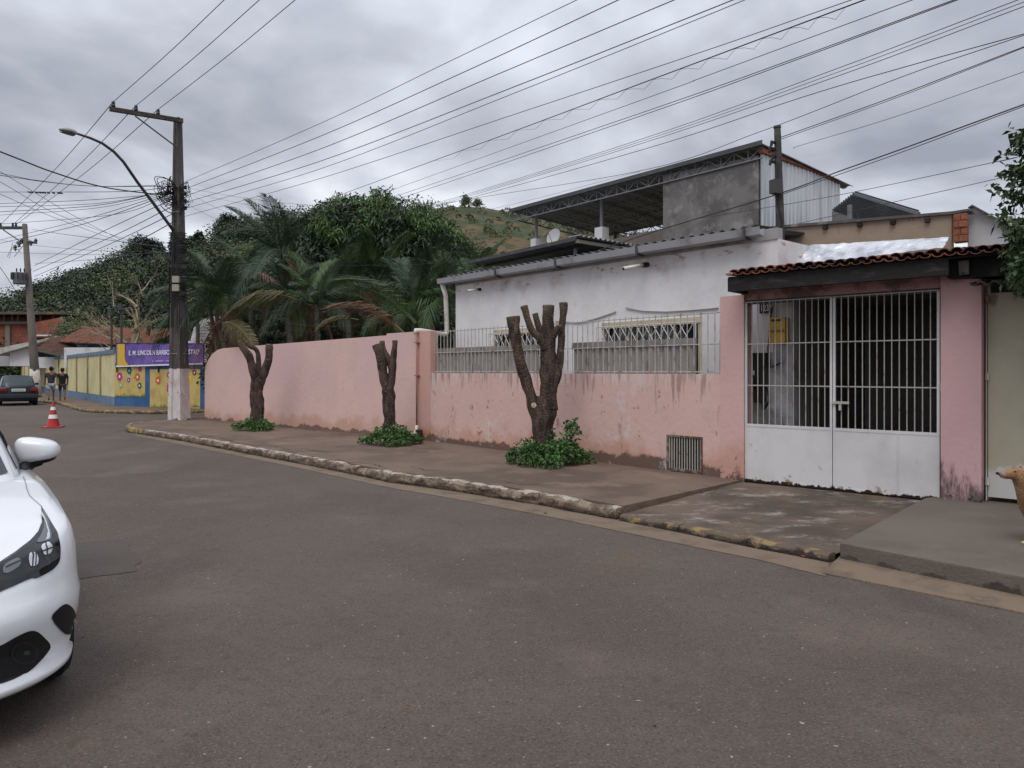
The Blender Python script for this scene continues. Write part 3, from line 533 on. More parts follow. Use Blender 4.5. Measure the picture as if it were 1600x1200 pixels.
for i in range(1):
    pr = [(-.30, 3.66), (-.28, 3.55), (-.16, 3.53), (-.14, 3.645), (-.155, 3.645), (-.17, 3.55), (-.265, 3.565), (-.285, 3.66)]
    gt.extr([HW.X(g0s, z, o) for o, z in pr], HW.d*(g1s-g0s))
gt_o = gt.build('gutter', gutter_m, hs)
for px in (790, 884, 1011, 1178):
    a = HW.s(px); mb = MB(); HW.box(mb, a, a+.035, 3.50, 3.69, -.312, -.13); mb.build('bracket', steel_dk, gt_o)
mb = MB(); HW.box(mb, h0, h1, 3.5, 3.66, -.02, .12); mb.build('fascia', mat('grey_fascia', (.36, .345, .345), [dict(c=(.2, .18, .17), s=2, lo=.45, hi=.7)]), hs)
# downpipe at the left end, elbow and run to the boundary wall
dp = MB(); a = HW.s(702)
dp.tube([HW.X(a, 3.56, -.2), HW.X(a, 3.3, -.1), HW.X(a+.02, 2.5, -.08), HW.X(a+.02, 2.46, -.08), HW.X(a+.02, 2.42, -.14), LW.X(s_end+.02, 2.47, .05), LW.X(s_end-.03, 2.47, -.05), LW.X(s_end-.03, 2.40, -.06)], .052, 8)
tag(recentre(dp.build('downpipe', pvc, smooth=True), HW.X(a, 2.4)), 'dirty white downpipe from the gutter end of the white house to the pink wall', 'pipe')
wp = thing('water_pipe', 'thin pipe painted pink running down the wall to a corroded valve at the pavement', 'pipe', LW.X(s_end, .15, -.05))
MB().tube([LW.X(s_end, 2.42, -.05), LW.X(s_end, .42, -.05)], .019, 8).build('pipe', pipe_pink, wp, smooth=True)
for z in (1.5, 2.2): mb = MB(); LW.box(mb, s_end-.06, s_end+.06, z, z+.02, -.075, .0); mb.build('clamp', pipe_pink, wp)
MB().tube([LW.X(s_end, .45, -.05), LW.X(s_end, .34, -.05), LW.X(s_end-.02, .30, -.06), LW.X(s_end-.05, .14, -.09)], [.03, .042, .045, .045], 8).build('valve', pvc, wp, smooth=True)
MB().tube([LW.X(s_end, .33, -.06), LW.X(s_end+.12, .34, -.05), LW.X(s_end+.14, .12, -.05)], [.035, .045, .06], 8, jit=.3).build('valve_body', mat('corroded_black', (.03, .022, .018), bump=1), wp)
# PVC spouts poking out of the house wall
for (pa, ya, ln, dz, lb) in ((1012, 413, .62, -.13, 'larger white spout with a black collar high on the white house wall'), (751, 452, .36, -.06, 'small white plastic spout near the left end of the white house wall')):
    q = HW.p(pa, ya); th = thing('spout_pipe', lb, 'pipe', q)
    e = q-HW.n*ln+Vector((0, 0, dz)); c = q.lerp(e, .2); r_ = .032 if ln > .5 else .022
    MB().tube([c, e], r_, 9).build('pipe', pvc, th, smooth=True); MB().tube([q+HW.n*.02, q.lerp(e, .22)], r_*1.35, 9).build('collar', mat('tar_black', (.03, .026, .022)), th)
    MB().tube([e-(e-c)*.02, e-(e-c)*.0+(e-c)*.008], r_*.75, 9).build('bore', black_rub, th)
for pts, lb in (([(978, 481), (1005, 486), (1040, 487), (1075, 485), (1122, 481)], 'sagging pale conduit on the white wall above the wide window'), ([(868, 502), (905, 504), (930, 498), (962, 487)], 'pale conduit curving up the white wall between the two windows')):
    q = [HW.off(-.02).p(*p_) for p_ in pts]; tag(recentre(MB().tube(q, .013, 6).build('conduit', mat('conduit_grey', (.45, .42, .42)), smooth=True), q[0]), lb, 'conduit')

# ------------------------------------------------------------------ portico, gate and pillar
gz = 2.62
pt_ = thing('gate_portico', 'pink carport front with a blackened beam and clay tile roof over the white gate', 'portico', GW.X(0, 0))
GR = GW.s(1470); PR_ = GW.s(1535)
mb = MB(); GW.box(mb, GR+.01, PR_, 0, 2.72, -.06, .30); o = mb.build('pillar', pink_p, pt_)
mb = MB(); lz0 = GW.z(1315, 461)+.01; GW.box(mb, -.02, GR+.009, lz0, 2.72, .0, .15); mb.build('lintel', mat('dark_pink_lintel', (.40, .235, .225), [dict(c=(.16, .1, .09), s=2.5, st=(1, 1, 1.5), lo=.45, hi=.65)], bump=.3), pt_)
FB = GW.off(-.45); f0, f1 = FB.s(1137), FB.s(1482)
mb = MB(); FB.box(mb, f0, f1, 2.63, 2.80, 0, .09); mb.build('fascia_beam', fascia_m, pt_)
mb = MB(); FB.box(mb, f0, f0+.07, 2.63, 2.80, .091, .46); mb.build('side_beam', fascia_m, pt_)
mb = MB(); FB.box(mb, f0+.03, f1+.1, 2.805, 2.83, .02, 1.9)
# sloping roof boards
mb = MB(); mb.hexa([FB.X(f0, 2.80, .01), FB.X(f1+.8, 2.80, .01), FB.X(f1+.8, 3.06, 2.1), FB.X(f0, 3.06, 2.1), FB.X(f0, 2.82, .01), FB.X(f1+.8, 2.82, .01), FB.X(f1+.8, 3.08, 2.1), FB.X(f0, 3.08, 2.1)]); mb.build('roof_deck', fascia_m, pt_)
# individual clay tiles, two alternating shapes in five courses
def tile_mesh(r0, r1, L_, convex):
    mb = MB(); n = 6
    for k, (x, r) in enumerate(((0, r0), (L_, r1))):
        for t_ in (0, .012):
            for i in range(n+1):
                a = math.pi*i/n; rr = r-t_; s_ = 1 if convex else -1
                mb.v.append(Vector((rr*math.cos(a), x, s_*rr*math.sin(a)*.62)))
    N1 = n+1
    for i in range(n):
        mb.f += [(i, i+1, 2*N1+i+1, 2*N1+i), (N1+i, 3*N1+i, 3*N1+i+1, N1+i+1), (i, N1+i, N1+i+1, i+1), (2*N1+i, 2*N1+i+1, 3*N1+i+1, 3*N1+i)]
    mb.f += [(0, 2*N1, 3*N1, N1), (n, N1+n, 3*N1+n, 2*N1+n)]
    me = bpy.data.meshes.new('roof_tile'); me.from_pydata([tuple(p) for p in mb.v], [], mb.f); me.materials.append(clay); return me
tcv, tcc = tile_mesh(.062, .050, .46, True), tile_mesh(.058, .068, .46, False)
slope = math.atan2(.26, 2.1); Rm = Matrix((FB.d, FB.n, Vector((0, 0, 1)))).transposed().to_4x4()
ptl = wloc(pt_)
for row in range(5):
    ncol = 31
    for c in range(ncol):
        for k, me in enumerate((tcc, tcv)):
            s_ = f0+.05+c*.118+k*.059; 
            if s_ > f1+.78: continue
            o_ = -.06+row*.40; z_ = 2.858+row*.40*math.tan(slope)+k*.012-(0.0 if k else .0)+random.uniform(-.006, .006)
            o = bpy.data.objects.new('roof_tile', me); COL.objects.link(o); o.parent = pt_
            o.matrix_local = Matrix.Translation(FB.X(s_, z_, o_)-ptl) @ Rm @ Matrix.Rotation(slope-.03, 4, 'X') @ Matrix.Rotation(random.uniform(-.03, .03), 4, 'Z')
# black mouldy neighbour gable beam right of the fascia
nb = thing('blackened_gable', 'mould-black concrete gable beam above the pink pillar and cream gate', 'beam', GW.X(PR_, 2.6))
q = GW.off(-.25); a0, a1 = q.s(1480), q.s(1580)
MB().extr([q.X(a0, 2.62), q.X(a0+.42, 2.60), q.X(a1+2, 2.60), q.X(a1+2, 2.92), q.X(a1, 2.92), q.X(a0, 2.88)], q.n*.3).build('beam', black_mold, nb)
mb = MB(); pts = [(1497, 408), (1514, 406), (1514, 428), (1499, 430)]; q2 = GW.off(-.30); mb.extr([q2.p(*p_) for p_ in pts], q2.n*.03).build('crumbled_patch', mat('crumbled_render', (.17, .155, .14), [dict(c=(.05, .045, .04), s=9, lo=.5, hi=.6)], bump=1.5), nb)
corr_roof(GW.off(-.45), GW.off(-.45).s(1514), GW.off(-.45).s(1514)+2.2, 2.52, 0, .5, .06, mat('black_corrugate', (.04, .038, .036)), 'small_canopy', nb, pitch=.12, amp=.02)
# carport shell behind the gate
cp = thing('carport', 'dark covered carport behind the white gate with a grey side wall', 'carport', GW.X(0, 0, .5))
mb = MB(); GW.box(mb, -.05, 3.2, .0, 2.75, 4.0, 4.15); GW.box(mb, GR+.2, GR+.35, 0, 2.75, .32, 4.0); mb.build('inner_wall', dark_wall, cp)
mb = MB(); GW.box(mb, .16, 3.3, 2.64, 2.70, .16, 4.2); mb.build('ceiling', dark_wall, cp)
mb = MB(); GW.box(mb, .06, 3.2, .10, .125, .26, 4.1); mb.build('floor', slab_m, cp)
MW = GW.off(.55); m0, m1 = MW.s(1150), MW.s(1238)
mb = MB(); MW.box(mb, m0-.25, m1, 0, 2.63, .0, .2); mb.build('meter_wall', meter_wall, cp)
mb = MB(); MW.box(mb, m1-.12, m1-.002, 0, 2.63, .2, 3.4); mb.build('passage_wall', dark_wall, cp)
MO = MW.off(-.02)
q0, q1 = MO.s(1166), MO.s(1208); mb = MB(); MO.box(mb, q0, q1, MO.z(1187, 551), MO.z(1187, 470), -.0, .018); mb.build('white_panel', mat('white_panel', (.70, .69, .71), [dict(c=(.5, .4, .25), s=4, lo=.5, hi=.65, z=(1.7, 2.1, .2, -.3))]), cp)
mt = thing('electric_meter', 'black electricity meter box with hanging cables behind the left gate leaf', 'meter', MO.p(1185, 640))
q0, q1 = MO.s(1167), MO.s(1202); mb = MB(); MO.box(mb, q0, q1, MO.z(1185, 600), MO.z(1185, 552), -.16, -.002); bevel(mb.build('meter_box', meter_b, mt), .012)
q0, q1 = MO.s(1170), MO.s(1188); mb = MB(); MO.box(mb, q0, q1, MO.z(1180, 590), MO.z(1180, 557), -.172, -.1615); mb.build('meter_window', glass_teal, mt)
q0, q1 = MO.s(1181), MO.s(1187); mb = MB(); MO.box(mb, q0, q1, MO.z(1184, 586), MO.z(1184, 579), -.1765, -.1725); mb.build('sticker', plate_w, mt)
q0, q1 = MO.s(1182), MO.s(1198); mb = MB(); MO.box(mb, q0, q1, MO.z(1190, 629), MO.z(1190, 601), -.10, -.002); mb.build('breaker_box', meter_b, mt)
mb = MB(); 
for k in range(4): mb.tube([MO.off(-.06).p(1192+k*2, 600), MO.off(-.08).p(1203-k, 615), MO.off(-.08).p(1200+k, 628), MO.off(-.06).p(1192+k, 640), MO.off(-.06).p(1190, 628)], .009, 5)
mb.build('cable_loop', black_rub, mt)
mb = MB().tube([MO.off(-.04).p(1206, 480), MO.off(-.05).p(1203, 515), MO.off(-.05).p(1200, 545), MO.off(-.05).p(1204, 575), MO.off(-.05).p(1210, 572), MO.off(-.05).p(1222, 566)], .012, 6); tag(recentre(mb.build('meter_cable', black_rub), MO.p(1204, 560)), 'black cable hanging beside the meter below the house number', 'cable')
lb = thing('letterbox', 'yellow letterbox with a dark slot mounted behind the gate bars', 'letterbox', MO.p(1222, 537))
q0, q1 = MO.s(1209), MO.s(1234); mb = MB(); MO.box(mb, q0, q1, MO.z(1220, 536), MO.z(1220, 497), -.17, -.002); bevel(mb.build('box', mail_y, lb), .012)
mb = MB(); MO.box(mb, q0+.03, q1-.04, MO.z(1220, 503), MO.z(1220, 500), -.176, -.1715); mb.build('slot', meter_b, lb)
mb = MB(); MO.box(mb, q0+.0, q1-.01, MO.z(1220, 520), MO.z(1220, 516), -.19, -.172); mb.build('flap_ridge', mat('letterbox_brown', (.32, .18, .06)), lb)
# ---- text helper
def text_obj(name, s, origin, xdir, zdir, size, m, parent=None, bold=.0, align='LEFT', ext=.002, width=None):
    cu = bpy.data.curves.new(name, 'FONT'); cu.body = s; cu.size = size; cu.extrude = ext; cu.offset = bold*size; cu.align_x = align; cu.resolution_u = 3
    o = bpy.data.objects.new(name, cu); COL.objects.link(o); bpy.context.view_layer.update()
    me = bpy.data.meshes.new_from_object(o.evaluated_get(bpy.context.evaluated_depsgraph_get())); bpy.data.objects.remove(o)
    xs = [v.co.x for v in me.vertices]
    if width: 
        k = width/(max(xs)-min(xs)); me.transform(Matrix.Scale(k, 4, (1, 0, 0)))
    x = Vector(xdir).normalized(); z = Vector(zdir).normalized(); y = z.cross(x)
    M4 = Matrix((x, z, x.cross(z))).transposed().to_4x4(); M4.translation = Vector(origin)-wloc(parent)
    me.transform(M4); me.materials.clear(); me.materials.append(m); me.name = name
    ob = bpy.data.objects.new(name, me); COL.objects.link(ob)
    if parent: ob.parent = parent
    return ob
hn = thing('house_number_plate', 'small house number plate reading 1238 behind the top of the gate', 'number plate', MO.p(1196, 490))
q0, q1 = MO.s(1188), MO.s(1207); z0, z1 = MO.z(1197, 489.5), MO.z(1197, 474.5); mb = MB(); MO.box(mb, q0, q1, z0, z1, -.03, -.012); mb.build('plate', meter_b, hn)
text_obj('number', '1238', MO.X(q0+.012, z0+.03, -.034), MO.d, (0, 0, 1), .125, plate_w, hn, bold=.012, width=q1-q0-.024)
# gate
gt_ = thing('double_gate', 'double-leaf white steel gate with upright bars above solid panels', 'gate', GW.X(0, .12))
gl = [(GW.s(1163)+.01, GW.s(1301)-.004), (GW.s(1301)+.004, GR-.01)]
zb, zp, zr1, zr2, zt_ = .135, GW.z(1315, 671), GW.z(1315, 604), GW.z(1315, 534), GW.z(1315, 463)
for li, (a, b) in enumerate(gl):
    lf = thing('gate_leaf', 'x', 'x'); del lf['label'], lf['category']; lf.parent = gt_
    o0, o1 = -.005, .025
    mb = MB(); GW.box(mb, a+.02, b-.02, zb+.012, zp-.02, .0, .012); mb.build('panel', white_paint, lf)
    for x0, x1, y0, y1 in ((a, b, zb, zb+.035), (a, b, zp-.02, zp+.015)): mb = MB(); GW.box(mb, x0, x1, y0, y1, o0, o1); mb.build('frame_rail', white_paint, lf)
    for x in (a, b-.03): mb = MB(); GW.box(mb, x+.001, x+.029, zb+.036, zp-.021, o0+.001, o1-.001); GW.box(mb, x+.001, x+.029, zp+.016, zt_-.012, o0+.001, o1-.001); mb.build('frame_stile', white_paint, lf)
    for z in (zr1, zr2, zt_): mb = MB(); GW.box(mb, a, b, z-.007, z+.007, o0+.006, o1-.006); mb.build('crossbar', bar_m, lf)
    nb_ = 13
    for i in range(1, nb_+1): x = a+.015+(b-a-.03)*i/(nb_+1); mb = MB(); mb.tube([GW.X(x, zp+.01, .01), GW.X(x, zt_+.01, .01)], .0068, 5); mb.build('bar', bar_m, lf)
    if li == 1:
        x = a+.62*(b-a); mb = MB(); GW.box(mb, x, x+.012, zb+.04, zp-.022, -.008, -.001); mb.build('panel_seam', white_paint, lf)
    MB().tube([GW.X(a if li == 0 else b, zr1-.04, .01), GW.X(a if li == 0 else b, zr1+.05, .01)], .018, 6).build('hinge', bar_m, lf)
lt = MB(); a = GW.s(1301); GW.box(lt, a, a+.20, GW.z(1312, 631), GW.z(1312, 627), -.035, -.008); GW.box(lt, a+.08, a+.11, GW.z(1312, 641), GW.z(1312, 631)-.001, -.03, -.01); lt.build('latch', bar_m, gt_)
mb = MB(); GW.box(mb, -.01, .035, .12, lz0-.002, .03, .10); GW.box(mb, .036, GR, lz0-.05, lz0-.002, .03, .10); mb.build('gate_frame', steel_dk, gt_)
# cream gate of the neighbour
cg = thing('cream_gate', 'plain cream steel gate with a grey lower band at the right edge behind the dog', 'gate', GW.X(PR_, .15))
c0 = GW.s(1540); zc1 = GW.z(1545, 457)
mb = MB(); GW.box(mb, c0+.01, c0+1.5, .22, zc1, .10, .13); mb.build('gate_leaf', cream_m, cg)
mb = MB(); GW.box(mb, c0-.01, c0+.0, .18, zc1+.01, .08, .14); GW.box(mb, c0+1.51, c0+1.56, .18, zc1+.05, .07, .16); mb.build('frame', cream_m, cg)
for z in (.35, 1.5, 2.35): MB().tube([GW.X(c0+.005, z, .08), GW.X(c0+.005, z+.08, .08)], .02, 6).build('hinge', cream_m, cg)
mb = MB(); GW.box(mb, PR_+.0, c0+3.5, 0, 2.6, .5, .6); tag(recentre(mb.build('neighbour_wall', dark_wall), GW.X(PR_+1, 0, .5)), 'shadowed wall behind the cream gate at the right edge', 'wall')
mb = MB(); GW.box(mb, c0+1.58, c0+3.5, .1, 2.6, .0, .2); tag(recentre(mb.build('neighbour_front_wall', pink_p), GW.X(c0+1.6, .1)), 'plaster wall just right of the cream gate', 'wall')

# ------------------------------------------------------------------ parapet, flashing, brick stub, white gable, small canopy on the right
PW = GW.off(2.3)
pw = thing('beige_parapet', 'stained beige parapet with a dark coping above the carport roof', 'parapet', PW.X(0, 2.6))
pl = [(1228, 410), (1228, 353), (1487, 334), (1487, 395)]
MB().extr([PW.p(*p_) for p_ in pl], PW.n*.15).build('parapet_wall', beige_w, pw)
c_ = [(1155, 362.5), (1155, 358.5), (1230, 351), (1487, 330), (1516, 325.5), (1516, 329), (1487, 334.5), (1230, 355)]
Pc = PW.off(-.05); MB().extr([Pc.p(*p_) for p_ in c_], PW.n*.3).build('coping', mat('dark_coping', (.10, .095, .09), [dict(c=(.25, .23, .21), s=5, lo=.5, hi=.7)]), pw)
for px in (1288, 1342, 1394, 1448):
    y = 353-(px-1228)*.0734; mb = MB(); Pb = PW.off(-.06); a = Pb.s(px); z = Pb.z(px, y); Pb.box(mb, a-.03, a+.035, z-.09, z-.03, 0, .062); mb.build('rafter_end', black_mold, pw)
FL = GW.off(1.9)
nx, ny = 60, 8; mb = MB()
for j in range(ny+1):
    for i in range(nx+1):
        px = 1213+(1483-1213)*i/nx; yt = 386-(px-1213)*.058; yb = 424-(px-1213)*.12; q = FL.p(px, yt+(yb-yt)*j/ny); t_ = j/ny
        q += FL.n*(-.35*t_)+Vector((0, 0, .012*noise.noise(Vector((px*.09, j*.8, 0)))))+FL.n*.05*noise.noise(Vector((px*.06, j*.6, 3)))
        mb.v.append(q)
for j in range(ny):
    for i in range(nx): k = j*(nx+1)+i; mb.f.append((k, k+nx+1, k+nx+2, k+1))
tag(recentre(mb.build('flashing_sheet', flash_m, smooth=True), FL.p(1350, 400)), 'crumpled shiny white flashing between the beige parapet and the clay tiles', 'flashing')
bs = thing('brick_stub', 'short stub of exposed red hollow bricks at the right end of the beige parapet', 'brick pier', PW.p(1500, 375))
Pb = PW.off(-.08); a0, a1 = Pb.s(1489), Pb.s(1511); zb_, zt2 = Pb.z(1500, 378), Pb.z(1500, 333); nr = 4; h_ = (zt2-zb_)/nr
for r_ in range(nr):
    sp = (.0, .55, 1) if r_ % 2 else (.0, .42, 1)
    for k in range(2):
        x0, x1 = a0+(a1-a0)*sp[k]+.004, a0+(a1-a0)*sp[k+1]-.004; mb = MB(); oo = random.uniform(-.012, .012); Pb.box(mb, x0, x1, zb_+r_*h_+.006, zb_+(r_+1)*h_-.006, oo, .14); mb.build('brick', brick_m, bs)
mb = MB(); Pb.box(mb, a0+.01, a1-.01, zb_, zt2, .02, .135); mb.build('mortar_core', mat('mortar', (.16, .14, .12)), bs)
wg = thing('white_gable', 'white rendered gable end under a dark sloping roof edge behind the clay tiles', 'gable', PW.p(1540, 375))
MB().extr([PW.off(.3).p(*p_) for p_ in ((1512, 400), (1512, 326), (1520, 322), (1566, 347), (1640, 390), (1640, 405))], PW.n*.12).build('gable_wall', white_m, wg)
MB().extr([PW.off(.2).p(*p_) for p_ in ((1512, 324), (1519, 319.5), (1645, 388), (1645, 392), (1520, 323))], PW.n*.4).build('roof_edge', roofgrey, wg)

# ------------------------------------------------------------------ upper terrace with trussed roof
T = RW.off(5.0)
tr = thing('rooftop_terrace', 'rooftop terrace with a trussed metal roof, bare concrete wall and bright ribbed side cladding', 'terrace', T.X(T.s(1000), 3.7))
r0, r1 = T.s(800), T.s(1192); zR = 6.27; zL = 6.17
cw0, cw1 = T.s(1036), T.s(1185)
mb = MB(); mb.hexa([T.X(cw0, 3.5), T.X(cw1, 3.5), T.X(cw1, 3.5, .15), T.X(cw0, 3.5, .15), T.X(cw0, T.z(1036, 273)), T.X(cw1, T.z(1185, 243)), T.X(cw1, T.z(1185, 243), .15), T.X(cw0, T.z(1036, 273), .15)]); mb.build('concrete_wall', concw, tr)
mb = MB(); mb.hexa([T.X(T.s(905), 3.4), T.X(cw0-.002, 3.4), T.X(cw0-.002, 3.4, .14), T.X(T.s(905), 3.4, .14), T.X(T.s(905), T.z(905, 385)), T.X(cw0-.002, T.z(1036, 357)), T.X(cw0-.002, T.z(1036, 357), .14), T.X(T.s(905), T.z(905, 385), .14)]); mb.build('parapet', mat('brown_parapet', (.15, .125, .11), [dict(c=(.09, .08, .07), s=2, lo=.45, hi=.65)]), tr)
mb = MB(); T.box(mb, T.s(1186), T.s(1186)+.14, 3.5, T.z(1186, 382), .0, 3.4); mb.build('plinth', concw, tr)
# ribbed side cladding: separate sheets
depth = 3.45; side_o = T.s(1187)+.02
SP = Pl(T.X(side_o, 0)[:2], T.X(side_o, 0, 1)[:2])
def rib_sheet(s0, s1, z0, zt0, zt1):
    mb = MB(); xs = []; a = s0
    while a < s1-.02:
        xs += [(a, 0), (a+.05, 0), (a+.065, .022), (a+.095, .022), (a+.11, 0)]; a += .16
    xs.append((s1, 0))
    for x, o in xs:
        zt3 = zt0+(zt1-zt0)*x/depth
        for z in (z0, zt3): mb.v.append(T.X(side_o, z, x)+T.d*o)
    n = len(xs)
    for i in range(n-1): mb.f.append((2*i, 2*i+2, 2*i+3, 2*i+1))
    return mb.build('cladding_sheet', galv, tr)
zc0 = SP.z(1190, 240); zc1_ = SP.z(1303, 281); print('clad', zc0, zc1_, SP.s(1305))
for k in range(4): rib_sheet(depth*k/4+.003, depth*(k+1)/4-.003, SP.z(1305, 414)-.0, zc0, zc1_)
mb = MB(); mb.hexa([T.X(side_o-.03, zc0+.0, -.02), T.X(side_o+.06, zc0, -.02), T.X(side_o+.06, zc1_, depth), T.X(side_o-.03, zc1_, depth), T.X(side_o-.03, zR-.08, -.02), T.X(side_o+.06, zR-.08, -.02), T.X(side_o+.06, zR-.24, depth), T.X(side_o-.03, zR-.24, depth)]); mb.build('edge_beam', primer, tr)
# roof: ribbed sheet seen from below, slight fall to the back
def ribbed_roof(pl, s0, s1, o0, o1, za, zb, zback, m, name, parent, pitch=.25, amp=.02):
    K = int((s1-s0)/pitch*4); mb = MB()
    for i in range(K+1):
        a = s0+(s1-s0)*i/K; w_ = amp*(1 if i % 4 < 2 else -1); z = za+(zb-za)*i/K
        for o, zz in ((o0, z+w_), (o1, z+zback+w_), (o1, z+zback+w_-.02), (o0, z+w_-.02)): mb.v.append(pl.X(a, zz, o))
    for i in range(K):
        for j in range(4): mb.f.append((i*4+j, (i+1)*4+j, (i+1)*4+(j+1) % 4, i*4+(j+1) % 4))
    mb.f.append((0, 1, 2, 3)); mb.f.append((K*4+3, K*4+2, K*4+1, K*4)); return mb.build(name, m, parent)
DR = 4.0
mb = MB(); mb.hexa([T.X(r0, zL-.05, -.125), T.X(r1+.05, zR-.05, -.125), T.X(r1+.05, zR-.05, -.105), T.X(r0, zL-.05, -.105), T.X(r0, zL+.045, -.125), T.X(r1+.05, zR+.045, -.125), T.X(r1+.05, zR+.045, -.105), T.X(r0, zL+.045, -.105)]); mb.build('edge_flashing', roofgrey, tr)
ribbed_roof(T, r0, r1+.05, -.1, DR, zL, zR, -.20, roof_under, 'roof_sheet', tr)
corr_roof(Pl(T.X(r1+.05, 0, -.1)[:2], T.X(r1+.05, 0, DR)[:2]), 0, DR-.1, zR-.10, -.02, .02, 0, roofgrey, 'eave_strip', tr, pitch=.15, amp=.02) if False else None
def truss(p0, p1, h, parent, m=truss_m, n=None, r=.018):
    p0, p1 = Vector(p0), Vector(p1); L_ = (p1-p0).length; n = n or int(L_/.32); t = truss_name = MB(); dn = Vector((0, 0, -h))
    t.tube([p0, p1], r*1.15, 4); t.tube([p0+dn, p1+dn], r*1.15, 4)
    for i in range(n):
        a = p0.lerp(p1, i/n); b = p0.lerp(p1, (i+1)/n); t.tube([a+dn, b] if i % 2 else [a, b+dn], r*.7, 4, cap=False); t.tube([a, a+dn], r*.6, 4, cap=False)
    return t.build('truss', m, parent)
truss(T.X(r0, zL-.05, -.02), T.X(r1, zR-.05, -.02), .24, tr)
truss(T.X(r0, zL-.25, DR-.15), T.X(cw0+1.5, zR-.25, DR-.15), .24, tr)
for f_ in (.02, .18, .34, .5, .66): a = r0+(r1-r0)*f_; z = zL+(zR-zL)*f_-.05; truss(T.X(a, z, .02), T.X(a, z-.2, DR-.12), .22, tr)
for k in range(1, 6): o_ = DR*k/6; MB().tube([T.X(r0, zL-.03-.05*k/1.5, o_), T.X(r1, zR-.03-.05*k/1.5, o_)], .022, 4).build('purlin', truss_m, tr)
for (px, yb0, yb1, yt, wpx) in ((833, 388, 373, 337, 6), (935, 377, 355, 306, 8)):
    q = T.off(.15); D_ = q.D(px); a = q.s(px); w_ = wpx/F_PX*D_
    mb = MB(); q.box(mb, a-w_, a+w_, q.z(px, yb0)-.7, q.z(px, yb1), 0, .25); mb.build('white_pier', white_m, tr)
    MB().tube([q.X(a, q.z(px, yb1), .12), q.X(a, q.z(px, yt)+.1, .12)], .045, 8).build('steel_post', truss_m, tr)
for px, yb_, yt_ in ((903, 372, 345), (962, 368, 350)):
    q = T.off(DR-.3); a = q.s(px); MB().tube([q.X(a, 3.6), q.X(a, q.z(px, yt_)+.1)], .05, 6).build('steel_post', steel_dk, tr)
# lower canopy with corrugated end, in front of the terrace
C = RW.off(3.0)
lc = thing('lean_to_canopy', 'low dark metal canopy with a corrugated edge on the white house roof', 'canopy', C.X(C.s(850), 3.8))
ca, cb = C.s(730), C.s(900); zc = 4.52
ribbed_roof(C, ca, cb, 0, 2.6, 4.47, 4.56, .02, roof_under, 'canopy_sheet', lc)
mb = MB(); mb.hexa([C.X(ca, 4.41, -.03), C.X(cb+.02, 4.50, -.03), C.X(cb+.02, 4.50, .0), C.X(ca, 4.41, .0), C.X(ca, 4.49, -.03), C.X(cb+.02, 4.585, -.03), C.X(cb+.02, 4.585, 0), C.X(ca, 4.49, 0)]); mb.build('front_edge', steel_dk, lc)
CE = Pl(C.X(cb+.03, 0, 0)[:2], C.X(cb+.03, 0, 1)[:2])
K = 90; mb = MB()
for i in range(K+1):
    a = 2.6*i/K; w_ = .022*math.sin(2*math.pi*a/.16)
    for dz in (.05, .065): 
        mb.v.append(C.X(cb-.25, 4.54+w_+dz, a)); mb.v.append(C.X(cb+.12, 4.545+w_+dz, a))
for i in range(K): 
    b = i*4
    mb.f += [(b, b+4, b+5, b+1), (b+2, b+3, b+7, b+6), (b+1, b+5, b+7, b+3), (b, b+2, b+6, b+4)]
mb.build('corrugated_edge', fibre, lc)
mb = MB(); mb.hexa([C.X(cb-.02, 4.45, 0), C.X(cb+.05, 4.45, 0), C.X(cb+.05, 4.45, 2.6), C.X(cb-.02, 4.45, 2.6), C.X(cb-.02, 4.52, 0), C.X(cb+.05, 4.52, 0), C.X(cb+.05, 4.52, 2.6), C.X(cb-.02, 4.52, 2.6)]); mb.build('timber_edge', mat('grey_timber', (.26, .22, .18)), lc)
q = C.off(.6); a = q.s(899); MB().tube([q.X(a, 3.6), q.X(a, 4.5)], .05, 8).build('post', gutter_m, lc)
for k in range(3): o_ = .5+k*.8; MB().tube([C.X(ca, 4.40, o_), C.X(cb, 4.49, o_)], .035, 4).build('purlin', steel_dk, lc)
# satellite dish
q = W(866, 371, 19.5); sd = thing('satellite_dish', 'grey satellite dish standing behind the low canopy edge', 'satellite dish', q-Vector((0, 0, .4)))
mb = MB(); dv = Vector((-.55, -.75, .35)).normalized(); a1v = dv.cross(Vector((0, 0, 1))).normalized(); a2v = a1v.cross(dv)
base = len(mb.v)
for sgn in (0, -.012):
    for j in range(6):
        for i in range(20):
            rr = .24*j/5; th_ = 2*math.pi*i/20; mb.v.append(q+a1v*(rr*math.cos(th_)*.85)+a2v*rr*math.sin(th_)+dv*(rr*rr*.9+sgn))
for L0 in (0, 120):
    for j in range(5):
        for i in range(20): f = (L0+j*20+i, L0+j*20+(i+1) % 20, L0+(j+1)*20+(i+1) % 20, L0+(j+1)*20+i); mb.f.append(f if L0 == 0 else f[::-1])
mb.build('dish', mat('dish_grey', (.40, .40, .41)), sd, smooth=True)
MB().tube([q, q-dv*.08, q-Vector((0, 0, .4))-dv*.08], .02, 6).build('mast', truss_m, sd); MB().tube([q-a2v*.2, q+dv*.33], .008, 5).build('feed_arm', truss_m, sd)
